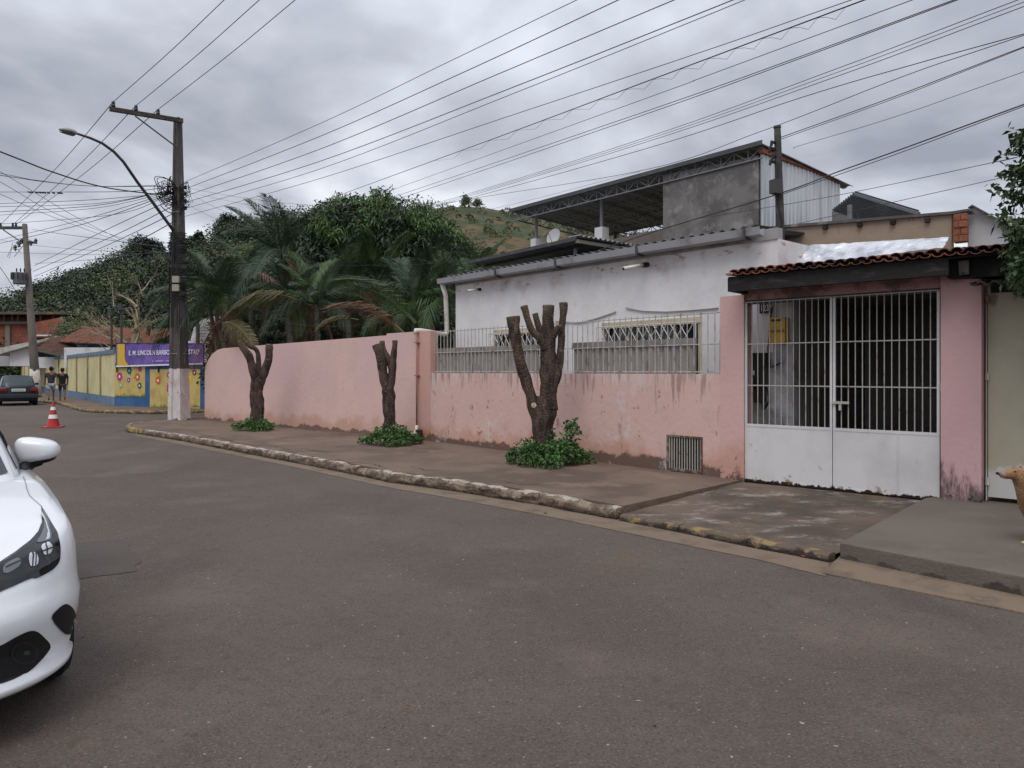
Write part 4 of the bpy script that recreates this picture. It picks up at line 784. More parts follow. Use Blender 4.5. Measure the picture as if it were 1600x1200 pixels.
# canopy behind the beige parapet, right of the cladding
q = GW.off(7); cn = thing('grey_canopy', 'grey ribbed canopy roof rising behind the beige parapet right of the clad wall', 'canopy', q.p(1340, 345))
P0, P1, P2, P3 = q.off(0).p(1300, 328), q.off(-1.2).p(1336, 300), q.off(-2.5).p(1436, 330), q.off(-1).p(1400, 352)
K = 40; mb = MB()
for i in range(K+1):
    w_ = Vector((0, 0, .02*(1 if i % 4 < 2 else -1))); A_ = P0.lerp(P1, i/K)+w_; B_ = (P0+(P2-P1)).lerp(P2, i/K)+w_
    mb.v += [A_, B_, B_-Vector((0, 0, .02)), A_-Vector((0, 0, .02))]
for i in range(K):
    for j in range(4): mb.f.append((i*4+j, (i+1)*4+j, (i+1)*4+(j+1) % 4, i*4+(j+1) % 4))
mb.build('roof_sheet', roofgrey, cn)
MB().tube([q.off(-1.5).p(1328, 322)+Vector((0, 0, .02)), q.off(-1.5).p(1328, 350)-Vector((0, 0, .3))], .05, 6).build('post', truss_m, cn)
MB().tube([P1-Vector((0, 0, .04)), P2-Vector((0, 0, .04))], .035, 4).build('edge_beam', truss_m, cn)
mb = MB(); qq = q.off(.5); mb.extr([qq.p(1300, 360), qq.p(1300, 330), qq.p(1336, 306), qq.p(1430, 334), qq.p(1430, 360)], q.n*.1).build('back_wall', mat('grey_backwall', (.16, .155, .155)), cn)

# ------------------------------------------------------------------ small roof pole
sp_ = thing('service_pole', 'short weathered service pole with brackets rising beside the white house', 'pole', HW.p(1219, 420)+HW.n*.2)
D_ = HW.D(1217)+.25
MB().tube([W(1218, 560, D_), W(1219, 350, D_), W(1215, 212, D_), W(1214.5, 199, D_)], [.065, .062, .048, .046], 10, jit=.08).build('shaft', mat('dark_service_pole', (.055, .05, .048), [dict(c=(.10, .09, .085), s=5, lo=.5, hi=.7)], bump=.5), sp_, smooth=True)
MB().tube([W(1214.5, 200, D_), W(1214.5, 197, D_)], .055, 10).build('cap', pole_c, sp_)
mb = MB()
for (x, y) in ((1206, 222), (1203, 232), (1208, 243), (1204, 252)): mb.tube([W(1214, y+2, D_), W(x, y, D_-.05), W(x-1, y+6, D_-.05)], [.02, .028, .02], 6, jit=.4)
mb.build('bracket', black_rub, sp_)
mb = MB(); mb.box(W(1212, 292, D_-.1), (.07, .06, .10), .5); mb.build('junction_box', mat('grey_box', (.07, .068, .07)), sp_)
mb = MB().tube([W(1216, 255, D_-.07), W(1211, 300, D_-.08), W(1222, 345, D_-.08), W(1220, 372, D_-.05), W(1214, 416, D_-.1)], .012, 5); mb.tube([W(1219, 360, D_-.06), W(1204, 390, D_-.1), W(1201, 405, D_-.1), W(1206, 418, D_-.1)], .008, 5); mb.build('cable', black_rub, sp_)

# ------------------------------------------------------------------ utility poles
PD = 22.1; pb = W(280, 580, PD); pb.z = .14
up_ = thing('utility_pole', 'tall concrete utility pole with a whitewashed foot on the street corner', 'utility pole', pb)
ax = Vector((.93, -.37, 0)).normalized(); ay = Vector((.37, .93, 0)).normalized()
def pole_seg(z0, z1, w0, w1, m, name, parent, c0, c1, rec=.03):
    mb = MB(); d0, d1 = w0*.8, w1*.8
    def sec(c, z, w, d): 
        w *= .5; d *= .5; pts = [(-w, -d), (-w*.45, -d), (-w*.38, -d+rec), (w*.38, -d+rec), (w*.45, -d), (w, -d), (w, d), (-w, d)]
        return [Vector((c.x, c.y, z))+ax*a+ay*b for a, b in pts]
    A, B = sec(c0, z0, w0, d0), sec(c1, z1, w1, d1); i = len(mb.v); mb.v += A+B; n = 8
    for k in range(n): mb.f.append((k, (k+1) % n, n+(k+1) % n, n+k))
    mb.f.append(tuple(range(n))[::-1]); mb.f.append(tuple(n+k for k in range(n))); return mb.build(name, m, parent)
pc = lambda z: pb+Vector((-.04*(z/9), 0, 0))
pole_seg(.14, 1.68, .50, .43, pole_w, 'whitewashed_foot', up_, pc(0), pc(1.7), .05)
pole_seg(1.681, 9.2, .43, .19, pole_c, 'shaft', up_, pc(1.7), pc(9.2))
zc_ = lambda y: EYE-(y-HOR)/F_PX*PD
# crossarm
A_, B_ = W(171, 170, 20.9), W(286, 189, 22.0)
t = (B_-A_).normalized(); sd_ = t.cross(Vector((0, 0, 1))).normalized(); upv = sd_.cross(t)
MB().box((A_+B_)/2-ay*.0, ((B_-A_).length/2, .05, .06), ax=(t, sd_, upv)).build('crossarm', mat('crossarm_timber', (.05, .04, .035), [dict(c=(.1, .085, .07), s=5, lo=.5, hi=.7)], bump=.5), up_)
MB().tube([W(211, 181, 21.2), W(276, 230, 21.95)], .022, 5).build('brace', steel_dk, up_)
ins = []
for (px, py) in ((177, 160), (212.5, 166), (247, 172)):
    k = (px-171)/115; D_ = 20.9+1.1*k; q = W(px, py+9, D_); ins.append(W(px, py-1, D_))
    MB().lathe(q, [(-.05, .012), (.02, .012), (.03, .05), (.08, .06), (.09, .04), (.13, .05), (.18, .045), (.2, .02)], 10).build('insulator', ceramic, up_, smooth=True)
# secondary rack: insulators and cable tangle
mb = MB()
for y in (293, 303, 314, 325):
    for sx in (290,): mb.lathe(W(sx, y, PD-.1), [(-.06, .02), (-.04, .045), (0, .03), (.04, .045), (.06, .02)], 8); mb.tube([W(282, y, PD-.1), W(sx, y, PD-.1)], .015, 4)
mb.build('insulator_rack', ceramic, up_)
mb = MB(); r_ = random.Random(3)
for k in range(26):
    c = W(r_.uniform(256, 270), r_.uniform(290, 315), PD-.2); R_ = r_.uniform(.10, .36); ph = r_.uniform(0, 6); tl = r_.uniform(-.5, .5)
    pts = [c+Vector((R_*.7*math.cos(ph+t_), .25*math.sin(ph+t_*2+k), R_*math.sin(ph+t_+tl))) for t_ in np.linspace(0, r_.uniform(2.5, 6.3), 14)]
    mb.tube(pts, r_.uniform(.006, .014), 4)
for k in range(18):
    x = r_.uniform(282, 296); y = r_.uniform(290, 325); mb.tube([W(280, y, PD-.15), W(x, y-6, PD-.15), W(x+r_.uniform(-2, 6), y+r_.uniform(-4, 12), PD-.2), W(281, y+r_.uniform(5, 20), PD-.16)], .009, 4)
mb.build('cable_tangle', black_rub, up_)
mb = MB()
for k in range(46):
    z0 = r_.uniform(zc_(480), zc_(372)); w_ = .16-.01*(z0/9); ph = r_.uniform(-.06, .06)
    c = pc(z0); mb.tube([c+Vector((-w_-.05, .1, z0+ph)), c+Vector((-w_-.03, -.22, z0)), c+Vector((w_+.03, -.25, z0-ph*2)), c+Vector((w_+.05, .1, z0+.03))], r_.uniform(.008, .02), 4)
for k in range(7): x = r_.uniform(-.19, .19); c = pc(4); mb.tube([c+Vector((x*.8, -.23, zc_(375))), c+Vector((x, -.27, zc_(430))), c+Vector((x*1.05, -.27, zc_(520)))], .014, 4)
mb.build('bound_cables', black_rub, up_)
mb = MB()
for k in range(5): z0 = zc_([300, 340, 385, 440, 560][k]); mb.tube([pc(z0)+Vector((.205*math.cos(a)*(1.0 if k < 3 else 1.1), .19*math.sin(a), z0)) for a in np.linspace(-math.pi, 0.2, 9)], .008, 4)
mb.build('wire_band', mat('galv_wire', (.35, .35, .36)), up_)
for y0, y1 in ((433, 444), (446, 457)): mb = MB(); mb.box(Vector((pc(4).x+.05, pc(4).y-.27, (zc_(y0)+zc_(y1))/2)), (.10, .06, .10)); bevel(mb.build('pale_box', mat('pale_box', (.33, .31, .25)), up_), .01)
mb = MB(); q = pc(1)+Vector((.02, -.215, 0)); text_obj('painted_number', '6', pc(1)+Vector((-.0, -.20, 1.9)), ax, (0, 0, 1), .0001, pole_w, up_) if False else None
# street lamp on the pole
sl_ = [(271, 360, 21.9), (262, 348, 21.7), (240, 318, 21.2), (215, 285, 20.6), (193, 253, 20.1), (178, 237, 19.8), (160, 224, 19.4), (142, 216, 19.1), (118, 208, 18.7)]
stl = thing('street_lamp', 'curved-arm street lamp with a pale head fixed to the tall corner pole', 'street lamp', W(274, 362, 21.9))
MB().tube([W(*q) for q in sl_], [.05, .045, .045, .042, .04, .038, .036, .034, .03], 8).build('arm', steel_dk, stl, smooth=True)
MB().tube([W(272, 362, 21.95), W(268, 366, 21.9)], .05, 6).build('bracket', steel_dk, stl)
a, b = W(118, 209, 18.65), W(92, 201, 18.2); d = (b-a).normalized(); sv = d.cross(Vector((0, 0, 1))).normalized(); uv = sv.cross(d)
mb = MB()
K = 10; nn = 12
for i in range(K+1):
    t_ = i/K; w_ = .13*math.sin(math.pi*min(1, t_*.9+.12))**.6+.01; c = a.lerp(b, t_)
    for k in range(nn): th_ = 2*math.pi*k/nn; zz = math.sin(th_); mb.v.append(c+sv*w_*math.cos(th_)+uv*(zz*(.10*w_/.13 if zz > 0 else .03)))
for i in range(K):
    for k in range(nn): mb.f.append((i*nn+k, i*nn+(k+1) % nn, (i+1)*nn+(k+1) % nn, (i+1)*nn+k))
mb.f.append(tuple(range(nn))[::-1]); mb.f.append(tuple(K*nn+k for k in range(nn))); mb.build('lamp_head', lamp_grey, stl, smooth=True)
mb = MB()
for i in range(9):
    t_ = .15+.75*i/8; w_ = .105*math.sin(math.pi*min(1, t_*.9+.12))**.6; c = a.lerp(b, t_)-uv*.032
    for k in range(9): th_ = math.pi+math.pi*k/8; mb.v.append(c+sv*w_*math.cos(th_)+uv*.05*math.sin(th_))
for i in range(8):
    for k in range(8): mb.f.append((i*9+k, (i+1)*9+k, (i+1)*9+k+1, i*9+k+1))
mb.build('lens', lamp_lens, stl, smooth=True)
# second pole
PD2 = 42.0; q0 = W(57, 618, PD2); q0.z = .12
p2 = thing('utility_pole', 'farther utility pole with a transformer at the left, behind the two walkers', 'utility pole', q0)
top = W(38.5, 350, PD2); t = (top-q0)
MB().tube([q0, q0+t*.25, top], [.26, .22, .13], 8).build('shaft', mat('pole_concrete_far', (.14, .12, .105), [dict(c=(.10, .085, .075), s=2, st=(1, 1, .4), lo=.45, hi=.65)]), p2, smooth=True)
MB().tube([q0+t*.005, q0+t*.17], [.275, .245], 8).build('whitewashed_foot', pole_w, p2, smooth=True)
MB().box((W(-40, 354, PD2)+W(42, 358, PD2))/2, (1.5, .06, .08)).build('crossarm', steel_dk, p2)
for px in (1, 20, 25, -18): MB().lathe(W(px, 354, PD2), [(0, .03), (.05, .07), (.12, .05), (.18, .06), (.22, .02)], 8).build('insulator', ceramic, p2)
MB().tube([W(5, 359, PD2), W(36, 380, PD2)], .035, 5).build('brace', steel_dk, p2)
MB().box((W(28, 381, PD2)+W(56, 377, PD2))/2, (.55, .06, .06)).build('lower_arm', steel_dk, p2)
for px, py in ((30, 380), (34, 375), (48, 378), (56, 375), (24, 385)): MB().lathe(W(px, py+6, PD2-.1), [(0, .04), (.04, .09), (.12, .05), (.18, .10), (.3, .04)], 8).build('cutout', ceramic, p2)
tf = MB().lathe(W(31, 444, PD2-.35)-Vector((0, 0, 0)), [(0, .30), (.03, .34), (.60, .34), (.64, .3), (.68, .1)], 14); o = tf.build('transformer', mat('transformer_grey', (.12, .12, .125)), p2)
mb = MB()
for k in range(10): a = math.pi*2*k/10; c = W(31, 432, PD2-.35); mb.box(c+Vector((math.cos(a)*.38, math.sin(a)*.38, 0)), (.06, .01, .2), a)
for px in (26, 32, 38): mb.lathe(W(px, 427, PD2-.35), [(0, .05), (.1, .03), (.2, .05), (.3, .02)], 6)
mb.build('cooling_fins', steel_dk, o)
mb = MB(); r_ = random.Random(8)
for k in range(9): c = W(20+r_.uniform(0, 24), 385+r_.uniform(-8, 10), PD2); mb.tube([c, c+Vector((r_.uniform(-.3, .3), 0, r_.uniform(.1, .4))), c+Vector((r_.uniform(-.5, .5), 0, r_.uniform(-.5, .1)))], .012, 4)
mb.build('jumper_wires', black_rub, p2)
# pair of thin posts behind the school corner
for px, yt, lb_ in ((174, 485, 'left of two thin dark posts behind the school corner wall'), (189.5, 476, 'right and taller of two thin dark posts behind the school corner wall')):
    D_ = 36; b_ = W(px+1, 580, D_); b_.z = .05; th = thing('thin_post', lb_, 'post', b_, 'thin dark posts by the bare tree')
    MB().tube([b_, W(px, yt, D_)], [.07, .05], 8).build('shaft', mat('dark_post', (.07, .065, .06)), th); MB().box(W(px-1.5, yt+4, D_-.1), (.09, .08, .14)).build('post_box', steel_dk, th)

# ------------------------------------------------------------------ overhead wires
def wire(pts, label, r=.009, m=wire_m, name='overhead_wire', group='overhead wires and cables', ext=1.3, cat='wire'):
    # pts: (px, py, D) control points; smooth parametric curve, carried on past the last point
    P = [W(*p_) for p_ in pts]
    if ext: P.append(P[-1]+(P[-1]-P[-2]).normalized()*ext*4)
    out = []
    n = len(P)
    for i in range(n-1):
        p0, p1, p2_, p3 = P[max(i-1, 0)], P[i], P[i+1], P[min(i+2, n-1)]
        for k in range(8):
            t_ = k/8; out.append(.5*((2*p1)+(-p0+p2_)*t_+(2*p0-5*p1+4*p2_-p3)*t_*t_+(-p0+3*p1-3*p2_+p3)*t_**3))
    out.append(P[-1]); o = MB().tube(out, r, 5, cap=False).build(name, m, smooth=True); o['label'] = label; o['category'] = cat
    if group: o['group'] = group
    return recentre(o, P[0])
for i, (q, e, ordn) in enumerate(zip(ins, ((350, 0), (405, 0), (461, 0)), ('left', 'middle', 'right'))):
    D0 = q.y; px0 = 800+q.x/q.y*F_PX; py0 = HOR-(q.z-EYE)/q.y*F_PX
    wire([(px0, py0, D0), ((px0+e[0])/2, (py0+e[1])/2+3, (D0+16)/2), (e[0], e[1], 16)], 'high wire rising from the %s top insulator of the corner pole' % ordn, .009)
    wire([(px0, py0, D0), ((px0+(1, 20, 25)[i])/2, (py0+352)/2+6, 31), ((1, 20, 25)[i], 351, 41.9)], 'high wire from the %s top insulator of the corner pole down to the far pole' % ordn, .012, ext=0)
def ST(P):      # straight run: 1/depth is linear in the picture
    return [(x, y, 1/(1/40+(x-500)/(1350-500)*(1/10.5-1/40))) for x, y in P]
R1 = [
 ([(287, 285, 22), (500, 193, 17), (700, 97, 14), (901, 0, 11.5)], 'uppermost long wire fanning right from the corner pole above the mango tree', .008),
 ([(290, 295, 22), (500, 213, 17), (735, 108, 13.5), (966, 0, 11)], 'second long wire fanning right from the corner pole', .010),
 ([(290, 306, 22), (500, 233, 17), (780, 115, 13.5), (1053, 0, 11)], 'third long wire fanning right from the corner pole', .010),
 ([(291, 316, 22), (500, 252, 17), (800, 137, 13), (1100, 18, 10.5), (1145, 0, 10.2)], 'fourth long wire fanning right, upper of a close pair', .010),
 ([(289, 326, 22), (500, 264, 17.5), (800, 147, 13.5), (1100, 26, 11), (1163, 0, 10.5)], 'fifth long wire fanning right, lower of a close pair', .008),
 ([(289, 338, 22), (500, 279, 18), (800, 180, 14), (1100, 80, 11.5), (1330, 0, 10)], 'single long wire just above the loosely lashed cable', .008),
 (ST([(500, 316), (590, 283), (800, 206), (1000, 131), (1350, 0)]), 'thick lashed cable with a loose zigzag tail across the upper right sky', .014),
 (ST([(500, 337), (620, 294), (1000, 157), (1100, 120), (1425, 0)]), 'wire just under the loosely lashed cable', .008),
 (ST([(500, 346), (650, 296), (1000, 177), (1240, 92), (1490, 0)]), 'upper of the double cable leaving the frame at the upper right', .009),
 (ST([(500, 351), (655, 300), (1000, 181.5), (1240, 95), (1490, 2)]), 'lower of the double cable leaving the frame at the upper right', .009),
 (ST([(500, 368), (700, 312), (1000, 218), (1300, 110), (1590, 0)]), 'top one of three close wires reaching the upper right corner', .007),
 (ST([(500, 370), (700, 314), (1000, 221.5), (1300, 116), (1600, 3)]), 'middle one of three close wires reaching the upper right corner', .006),
 (ST([(500, 372), (700, 316), (1000, 225), (1300, 122), (1600, 10)]), 'bottom one of three close wires reaching the upper right corner', .007),
 (ST([(500, 367), (700, 318), (1000, 235), (1250, 153), (1430, 100), (1600, 53)]), 'wire passing just over the roof pole, upper strand', .008),
 (ST([(560, 340), (740, 310), (1000, 267), (1187, 206), (1412, 119), (1600, 55)]), 'wire brushing the trussed roof then rising to meet the strand above', .007),
 ([(1216, 216, 10.9), (1400, 150, 10), (1600, 73, 9)], 'upper wire leaving the top of the roof pole to the right', .008),
 ([(1216, 219, 10.9), (1400, 153, 10), (1600, 74.5, 9)], 'lower wire leaving the top of the roof pole to the right', .006),
 ([(1240, 232, 12), (1255, 226, 12), (1400, 182, 10.5), (1600, 112, 9)], 'thin free wire right of the roof pole ending in a curl', .005),
 ([(840, 425, 15), (1000, 369, 13), (1210, 305, 10.8), (1310, 268, 10.4), (1400, 236, 10), (1600, 163, 9)], 'thick twin cable crossing behind the roof pole to the right edge', .012),
 ([(1210, 308, 10.8), (1400, 241, 10), (1600, 166, 9)], 'second strand of the twin cable right of the roof pole', .007),
 ([(1094, 341, 13), (1304, 306, 11.5), (1574, 249, 9.5), (1620, 238, 9.3)], 'straight wire passing over the ribbed cladding towards the right tree', .006),
 ([(1245, 350, 12), (1400, 315, 11), (1590, 272, 9.5), (1630, 262, 9.3)], 'lowest wire over the grey canopy towards the right tree', .006),
 ([(290, 293, 22), (400, 312, 20.5), (560, 326, 20), (760, 330, 19.5), (830, 318, 19)], 'thin wire sagging from the corner pole across the mango tree top', .005),
 ([(292, 298, 22), (345, 328, 24), (420, 350, 26)], 'steepest short wire dropping from the corner pole into the palms', .005),
 ([(290, 318, 22), (345, 345, 24), (430, 372, 26)], 'lower short wire dropping from the corner pole into the palms', .005),
 ([(292, 300, 22), (480, 335, 21), (700, 338, 19), (1000, 268, 15)], 'faint wire passing low in front of the mango tree', .004),
 ([(290, 405, 22), (440, 414, 20.5), (620, 414, 18), (700, 409, 17)], 'pale thin wire strung level across the palm crowns', .004),
 ([(360, 462, 20), (440, 500, 19), (510, 510, 18), (600, 502, 17), (700, 476, 16.6)], 'thin drooping wire from the palms to the end of the white house', .004),
]
for pts, lb_, r_ in R1: wire(pts, lb_, r_*.78, ext=0 if pts[-1][0] < 1340 and pts[-1][1] > 20 else 1.3)
# loose zigzag lashing on the thick cable
mb = MB(); q = ST([(590, 283), (800, 206), (1000, 131), (1350, 0)])
pts = []
for i in range(46):
    t_ = i/45; x = 680+t_*640
    k = 0
    while k < 2 and x > q[k+1][0]: k += 1
    f_ = (x-q[k][0])/(q[k+1][0]-q[k][0]); y = q[k][1]+(q[k+1][1]-q[k][1])*f_; D_ = q[k][2]+(q[k+1][2]-q[k][2])*f_
    pts.append(W(x, y+(1, 5, 8+6*t_)[i % 3], D_))
tag(recentre(MB().tube(pts, .0035, 4, cap=False).build('loose_lashing', wire_m), pts[0]), 'thin loose wire zigzagging below the thick lashed cable', 'wire')
L1 = [
 ([(262, 303, 22), (240, 303, 21), (160, 292, 18.5), (80, 268, 17), (0, 237, 16)], 'thick black cable drooping from the corner pole to the left frame edge', .017, black_rub),
 ([(262, 291, 22), (150, 291, 20), (70, 284, 18), (0, 274, 17)], 'wire just above the thick cable at the left edge, gently sagging', .009, wire_m),
 ([(262, 289, 22), (150, 291, 20), (60, 282, 18), (0, 271, 17)], 'twin wire sagging level with the thick black cable', .007, wire_m),
 ([(258, 293, 22), (200, 299, 22), (100, 300, 25), (0, 300, 28)], 'level wire with small knots left of the corner pole', .010, wire_m),
 ([(262, 300, 22), (240, 304, 22), (130, 313, 25), (0, 318, 28)], 'nearly level wire below the knotted wire', .010, wire_m),
 ([(262, 298, 22), (150, 318, 26), (0, 323, 30)], 'nearly level lower wire bundle left of the pole, top strand', .010, wire_m),
 ([(264, 297, 22), (150, 321, 26), (0, 331, 30)], 'nearly level lower wire bundle left of the pole, middle strand', .012, wire_m),
 ([(264, 300, 22), (150, 325, 26), (0, 336, 30)], 'nearly level lower wire bundle left of the pole, bottom strand', .009, wire_m),
 ([(268, 300, 22), (180, 335, 28), (0, 350, 36)], 'flat wire reaching left just above the far pole', .010, wire_m),
 ([(268, 300, 22), (130, 343, 28), (0, 375, 36)], 'shallow wire passing in front of the far pole top', .010, wire_m),
 ([(268, 302, 22), (130, 350, 28), (0, 380, 36)], 'second shallow wire passing in front of the far pole', .012, wire_m),
 ([(268, 312, 22), (160, 362, 30), (54, 415, 42)], 'uppermost of four slanting wires down to the far pole', .013, wire_m),
 ([(270, 322, 22), (170, 372, 30), (52, 424, 42)], 'second of four slanting wires down to the far pole', .013, wire_m),
 ([(272, 333, 22), (170, 382, 30), (54, 432, 42)], 'third of four slanting wires down to the far pole', .013, wire_m),
 ([(274, 345, 22), (180, 395, 30), (60, 452, 44)], 'lowest of four slanting wires down to the far pole', .015, wire_m),
 ([(272, 400, 22), (230, 392, 20), (130, 345, 17), (0, 268, 14)], 'steep wire rising left from the lower boxes to the left edge', .005, wire_m),
 ([(272, 398, 22), (190, 372, 20), (90, 335, 17), (0, 284, 14)], 'second steep wire rising left from the lower boxes', .005, wire_m),
 ([(272, 404, 22), (190, 378, 20), (80, 338, 17), (0, 303, 14)], 'wire rising gently left across the sky below the knotted wire', .005, wire_m),
 ([(272, 392, 22), (160, 392, 24), (60, 384, 27), (0, 375, 30)], 'faint level wire meeting the pole above the far treetops', .006, wire_m),
 ([(272, 394, 22), (160, 398, 24), (60, 396, 27), (0, 394, 30)], 'faint level wire just under the far treetop line', .006, wire_m),
 ([(272, 390, 22), (150, 405, 28), (55, 412, 42)], 'faint flat wire joining the far pole below its arm', .009, wire_m),
 ([(272, 388, 22), (100, 366, 27), (50, 358, 42)], 'faint wire joining the far pole at its crossarm', .009, wire_m),
 ([(-30, 395, 20), (0, 418, 24), (30, 462, 30), (48, 480, 42)], 'stay wire slanting down in front of the far pole', .010, wire_m),
 ([(0, 450, 60), (20, 446, 50), (50, 420, 42)], 'short wire left of the far pole transformer', .010, wire_m),
]
for pts, lb_, r_, m_ in L1: wire(pts, lb_, r_, m_, ext=1.3 if pts[-1][0] == 0 else 0)
mb = MB()
for x in (46, 50, 57, 62, 66, 70, 76, 84, 92, 96): mb.tube([W(x-2, 299.5+(x-46)*.03, 26), W(x+1.5, 301+(x-46)*.03, 26)], .03, 5)
tag(recentre(mb.build('wire_knots', black_rub), W(70, 300, 26)), 'row of small dark knots on the level wire at the left', 'wire clip')

# ------------------------------------------------------------------ vegetation helpers
def limb(pts, radii, name, m, parent, jit=.26, n=12, smooth=True, sub=5):
    P = []; R_ = []
    for i in range(len(pts)-1):
        p0, p1, p2_, p3 = pts[max(i-1, 0)], pts[i], pts[i+1], pts[min(i+2, len(pts)-1)]
        for k in range(sub):
            t_ = k/sub; P.append(.5*((2*p1)+(-p0+p2_)*t_+(2*p0-5*p1+4*p2_-p3)*t_*t_+(-p0+3*p1-3*p2_+p3)*t_**3)); R_.append(radii[i]+(radii[i+1]-radii[i])*t_)
    P.append(pts[-1]); R_.append(radii[-1])
    return MB().tube(P, R_, n, jit=jit).build(name, m, parent, smooth=smooth), P, R_
def cut_end(P, R_, m, parent):
    d = (P[-1]-P[-2]).normalized(); MB().tube([P[-1]-d*.004, P[-1]+d*.006], R_[-1]*.93, 12).build('sawn_end', m, parent)
def pruned(name, label, D, base, trunk, limbs, group):
    th = thing(name, label, 'pruned tree', (W(*base, D).x, D, .14), group)
    pts = [W(x, y, D+dd) for x, y, dd, w in trunk]; rad = [w/2/F_PX*D for *_, w in trunk]
    pts[0].z = .10; limb(pts, rad, 'trunk', bark, th)
    for L_ in limbs:
        pts = [W(x, y, D+dd) for x, y, dd, w in L_]; rad = [w/2/F_PX*D for *_, w in L_]
        o, P, R_ = limb(pts, rad, 'cut_limb', bark, th); cut_end(P, R_, cutwood_p if L_[-1][3] in (9.1, 17.1) else cutwood, th)
    return th
pruned('pruned_tree', 'leftmost pruned street tree, with a curling limb and a pale sawn fork', 18.3, (402, 668), [(402, 672, 0, 23), (402, 655, 0, 21), (402, 630, 0, 21), (400, 612, 0, 20), (402, 600, 0, 20), (405, 592, 0, 18)],
    [[(400, 604, 0, 15), (398, 586, -.05, 14), (393, 570, -.08, 12), (389, 555, -.1, 11), (382, 545, -.1, 9), (378, 538, -.1, 8)],
     [(403, 596, .05, 13), (404, 580, .1, 9), (404, 565, .15, 8), (403, 552, .15, 7), (399, 545, .12, 7), (391, 541, .05, 7), (386, 534, .05, 6)],
     [(405, 600, 0, 16), (411, 586, 0, 14), (417, 572, 0, 12), (420, 558, 0, 11), (420.5, 545, 0, 12), (420.5, 538, 0, 9.1)],
     [(392, 566, -.1, 9), (384, 552, -.2, 8), (377, 541, -.22, 8), (373, 533, -.22, 6)]], 'pruned street trees')
pruned('pruned_tree', 'middle pruned street tree, a narrow V of two tall limbs beside the pipe', 14.8, (608, 690), [(608, 694, 0, 19), (608, 675, 0, 17), (609, 655, 0, 18), (608, 635, 0, 18), (607, 615, 0, 20), (606, 606, 0, 20)],
    [[(606, 614, 0, 15), (602, 600, 0, 15), (598, 580, 0, 14), (595, 560, 0, 14), (592, 545, 0, 16), (590, 538, 0, 17)],
     [(608, 614, 0, 14), (611, 595, 0, 13), (613, 575, 0, 12), (615, 555, 0, 10), (617, 540, 0, 9), (617, 532, 0, 8.5)],
     [(611, 575, .03, 9), (606, 560, .05, 9), (599, 545, .05, 9), (597, 533, .05, 8)]], 'pruned street trees')
pruned('pruned_tree', 'nearest and largest pruned street tree, with five thick sawn limbs', 11.6, (850, 712), [(850, 722, 0, 36), (850, 700, 0, 34), (848, 680, 0, 32), (850, 660, 0, 34), (852, 640, 0, 34), (854, 620, 0, 30)],
    [[(845, 665, 0, 24), (838, 645, 0, 22), (830, 620, 0, 18), (822, 595, 0, 18), (813, 565, -.03, 17), (807, 535, -.05, 17), (803, 510, -.05, 18), (801, 495, -.05, 21)],
     [(856, 640, 0, 30), (857, 610, 0, 26), (856, 580, 0, 25), (857, 555, 0, 25), (857, 530, 0, 22), (856, 500, 0, 17), (856.5, 477, 0, 17.1)],
     [(852, 545, -.05, 15), (845, 530, -.08, 12), (832, 518, -.1, 11), (825, 500, -.1, 10), (819, 478, -.1, 12)],
     [(853, 535, 0, 12), (845, 520, 0, 11), (840, 505, 0, 10), (836, 490, 0, 10)],
     [(860, 610, 0, 22), (868, 590, 0, 16), (874, 565, 0, 13), (877, 535, .0, 12), (878, 510, .0, 10), (880, 490, 0, 12), (880, 473, 0, 13)],
     [(862, 530, -.05, 10), (868, 518, -.1, 10), (873, 509, -.12, 7)]], 'pruned street trees')
q = W(834, 633, 11.38); tk = MB().tube([q, q-Vector((0, .03, 0))], .04, 12); tag(recentre(tk.build('pruning_scar', cutwood_p), q), 'pale oval pruning scar low on the largest pruned tree', 'pruning scar')
# low plants round the trunks
def bush(cx, cy, D, wpx, hpx, n, label, seed):
    c = W(cx, cy, D); w_ = wpx/2/F_PX*D; h_ = hpx/F_PX*D; r = np.random.default_rng(seed)
    th = thing('low_shrub', label, 'shrub', (c.x, c.y, .14), 'leafy plants round the pruned trees')
    a = r.uniform(0, 2*np.pi, n); rr = np.sqrt(r.uniform(0.05, 1, n)); rr = rr*(1+.22*np.sin(a*3+seed)+.1*np.sin(a*7)); hh = (np.maximum(0, 1-rr**2.2))*h_*.75+r.uniform(.03, .55, n)*h_
    P = np.stack([c.x+np.cos(a)*rr*w_, c.y+np.sin(a)*rr*w_*.8, .15+hh*r.uniform(.5, 1.0, n)], 1)
    P = np.repeat(P, 5, 0)+r.normal(size=(n*5, 3))*.012; d = rnd_dir(n*5, r, .35); d[:, :2] += np.repeat(np.stack([np.cos(a), np.sin(a)], 1), 5, 0)*.5
    v, f = leaves_mesh(P, d, .07, .036, .25, seed); link('foliage', v, f, g_plant, th)
    mb = MB()
    for i in range(0, min(n, 80)): mb.tube([(P[i*5][0]*.6+c.x*.4, P[i*5][1]*.6+c.y*.4, .14), tuple(P[i*5])], .004, 3, cap=False)
    mb.build('stems', mat('green_stem', (.08, .11, .04)), th)
bush(398, 670, 18.1, 58, 18, 260, 'small green leafy plant round the foot of the leftmost pruned tree', 11)
bush(612, 694, 14.6, 82, 26, 420, 'green leafy plant round the foot of the middle pruned tree', 12)
bush(856, 728, 11.5, 118, 40, 620, 'large spreading green plant round the foot of the nearest pruned tree', 13)
sp = thing('sapling', 'slender leafy sapling growing beside the nearest pruned tree', 'sapling', (W(890, 700, 11.55).x, 11.55, .14))
r = np.random.default_rng(5); mb = MB(); PP = []
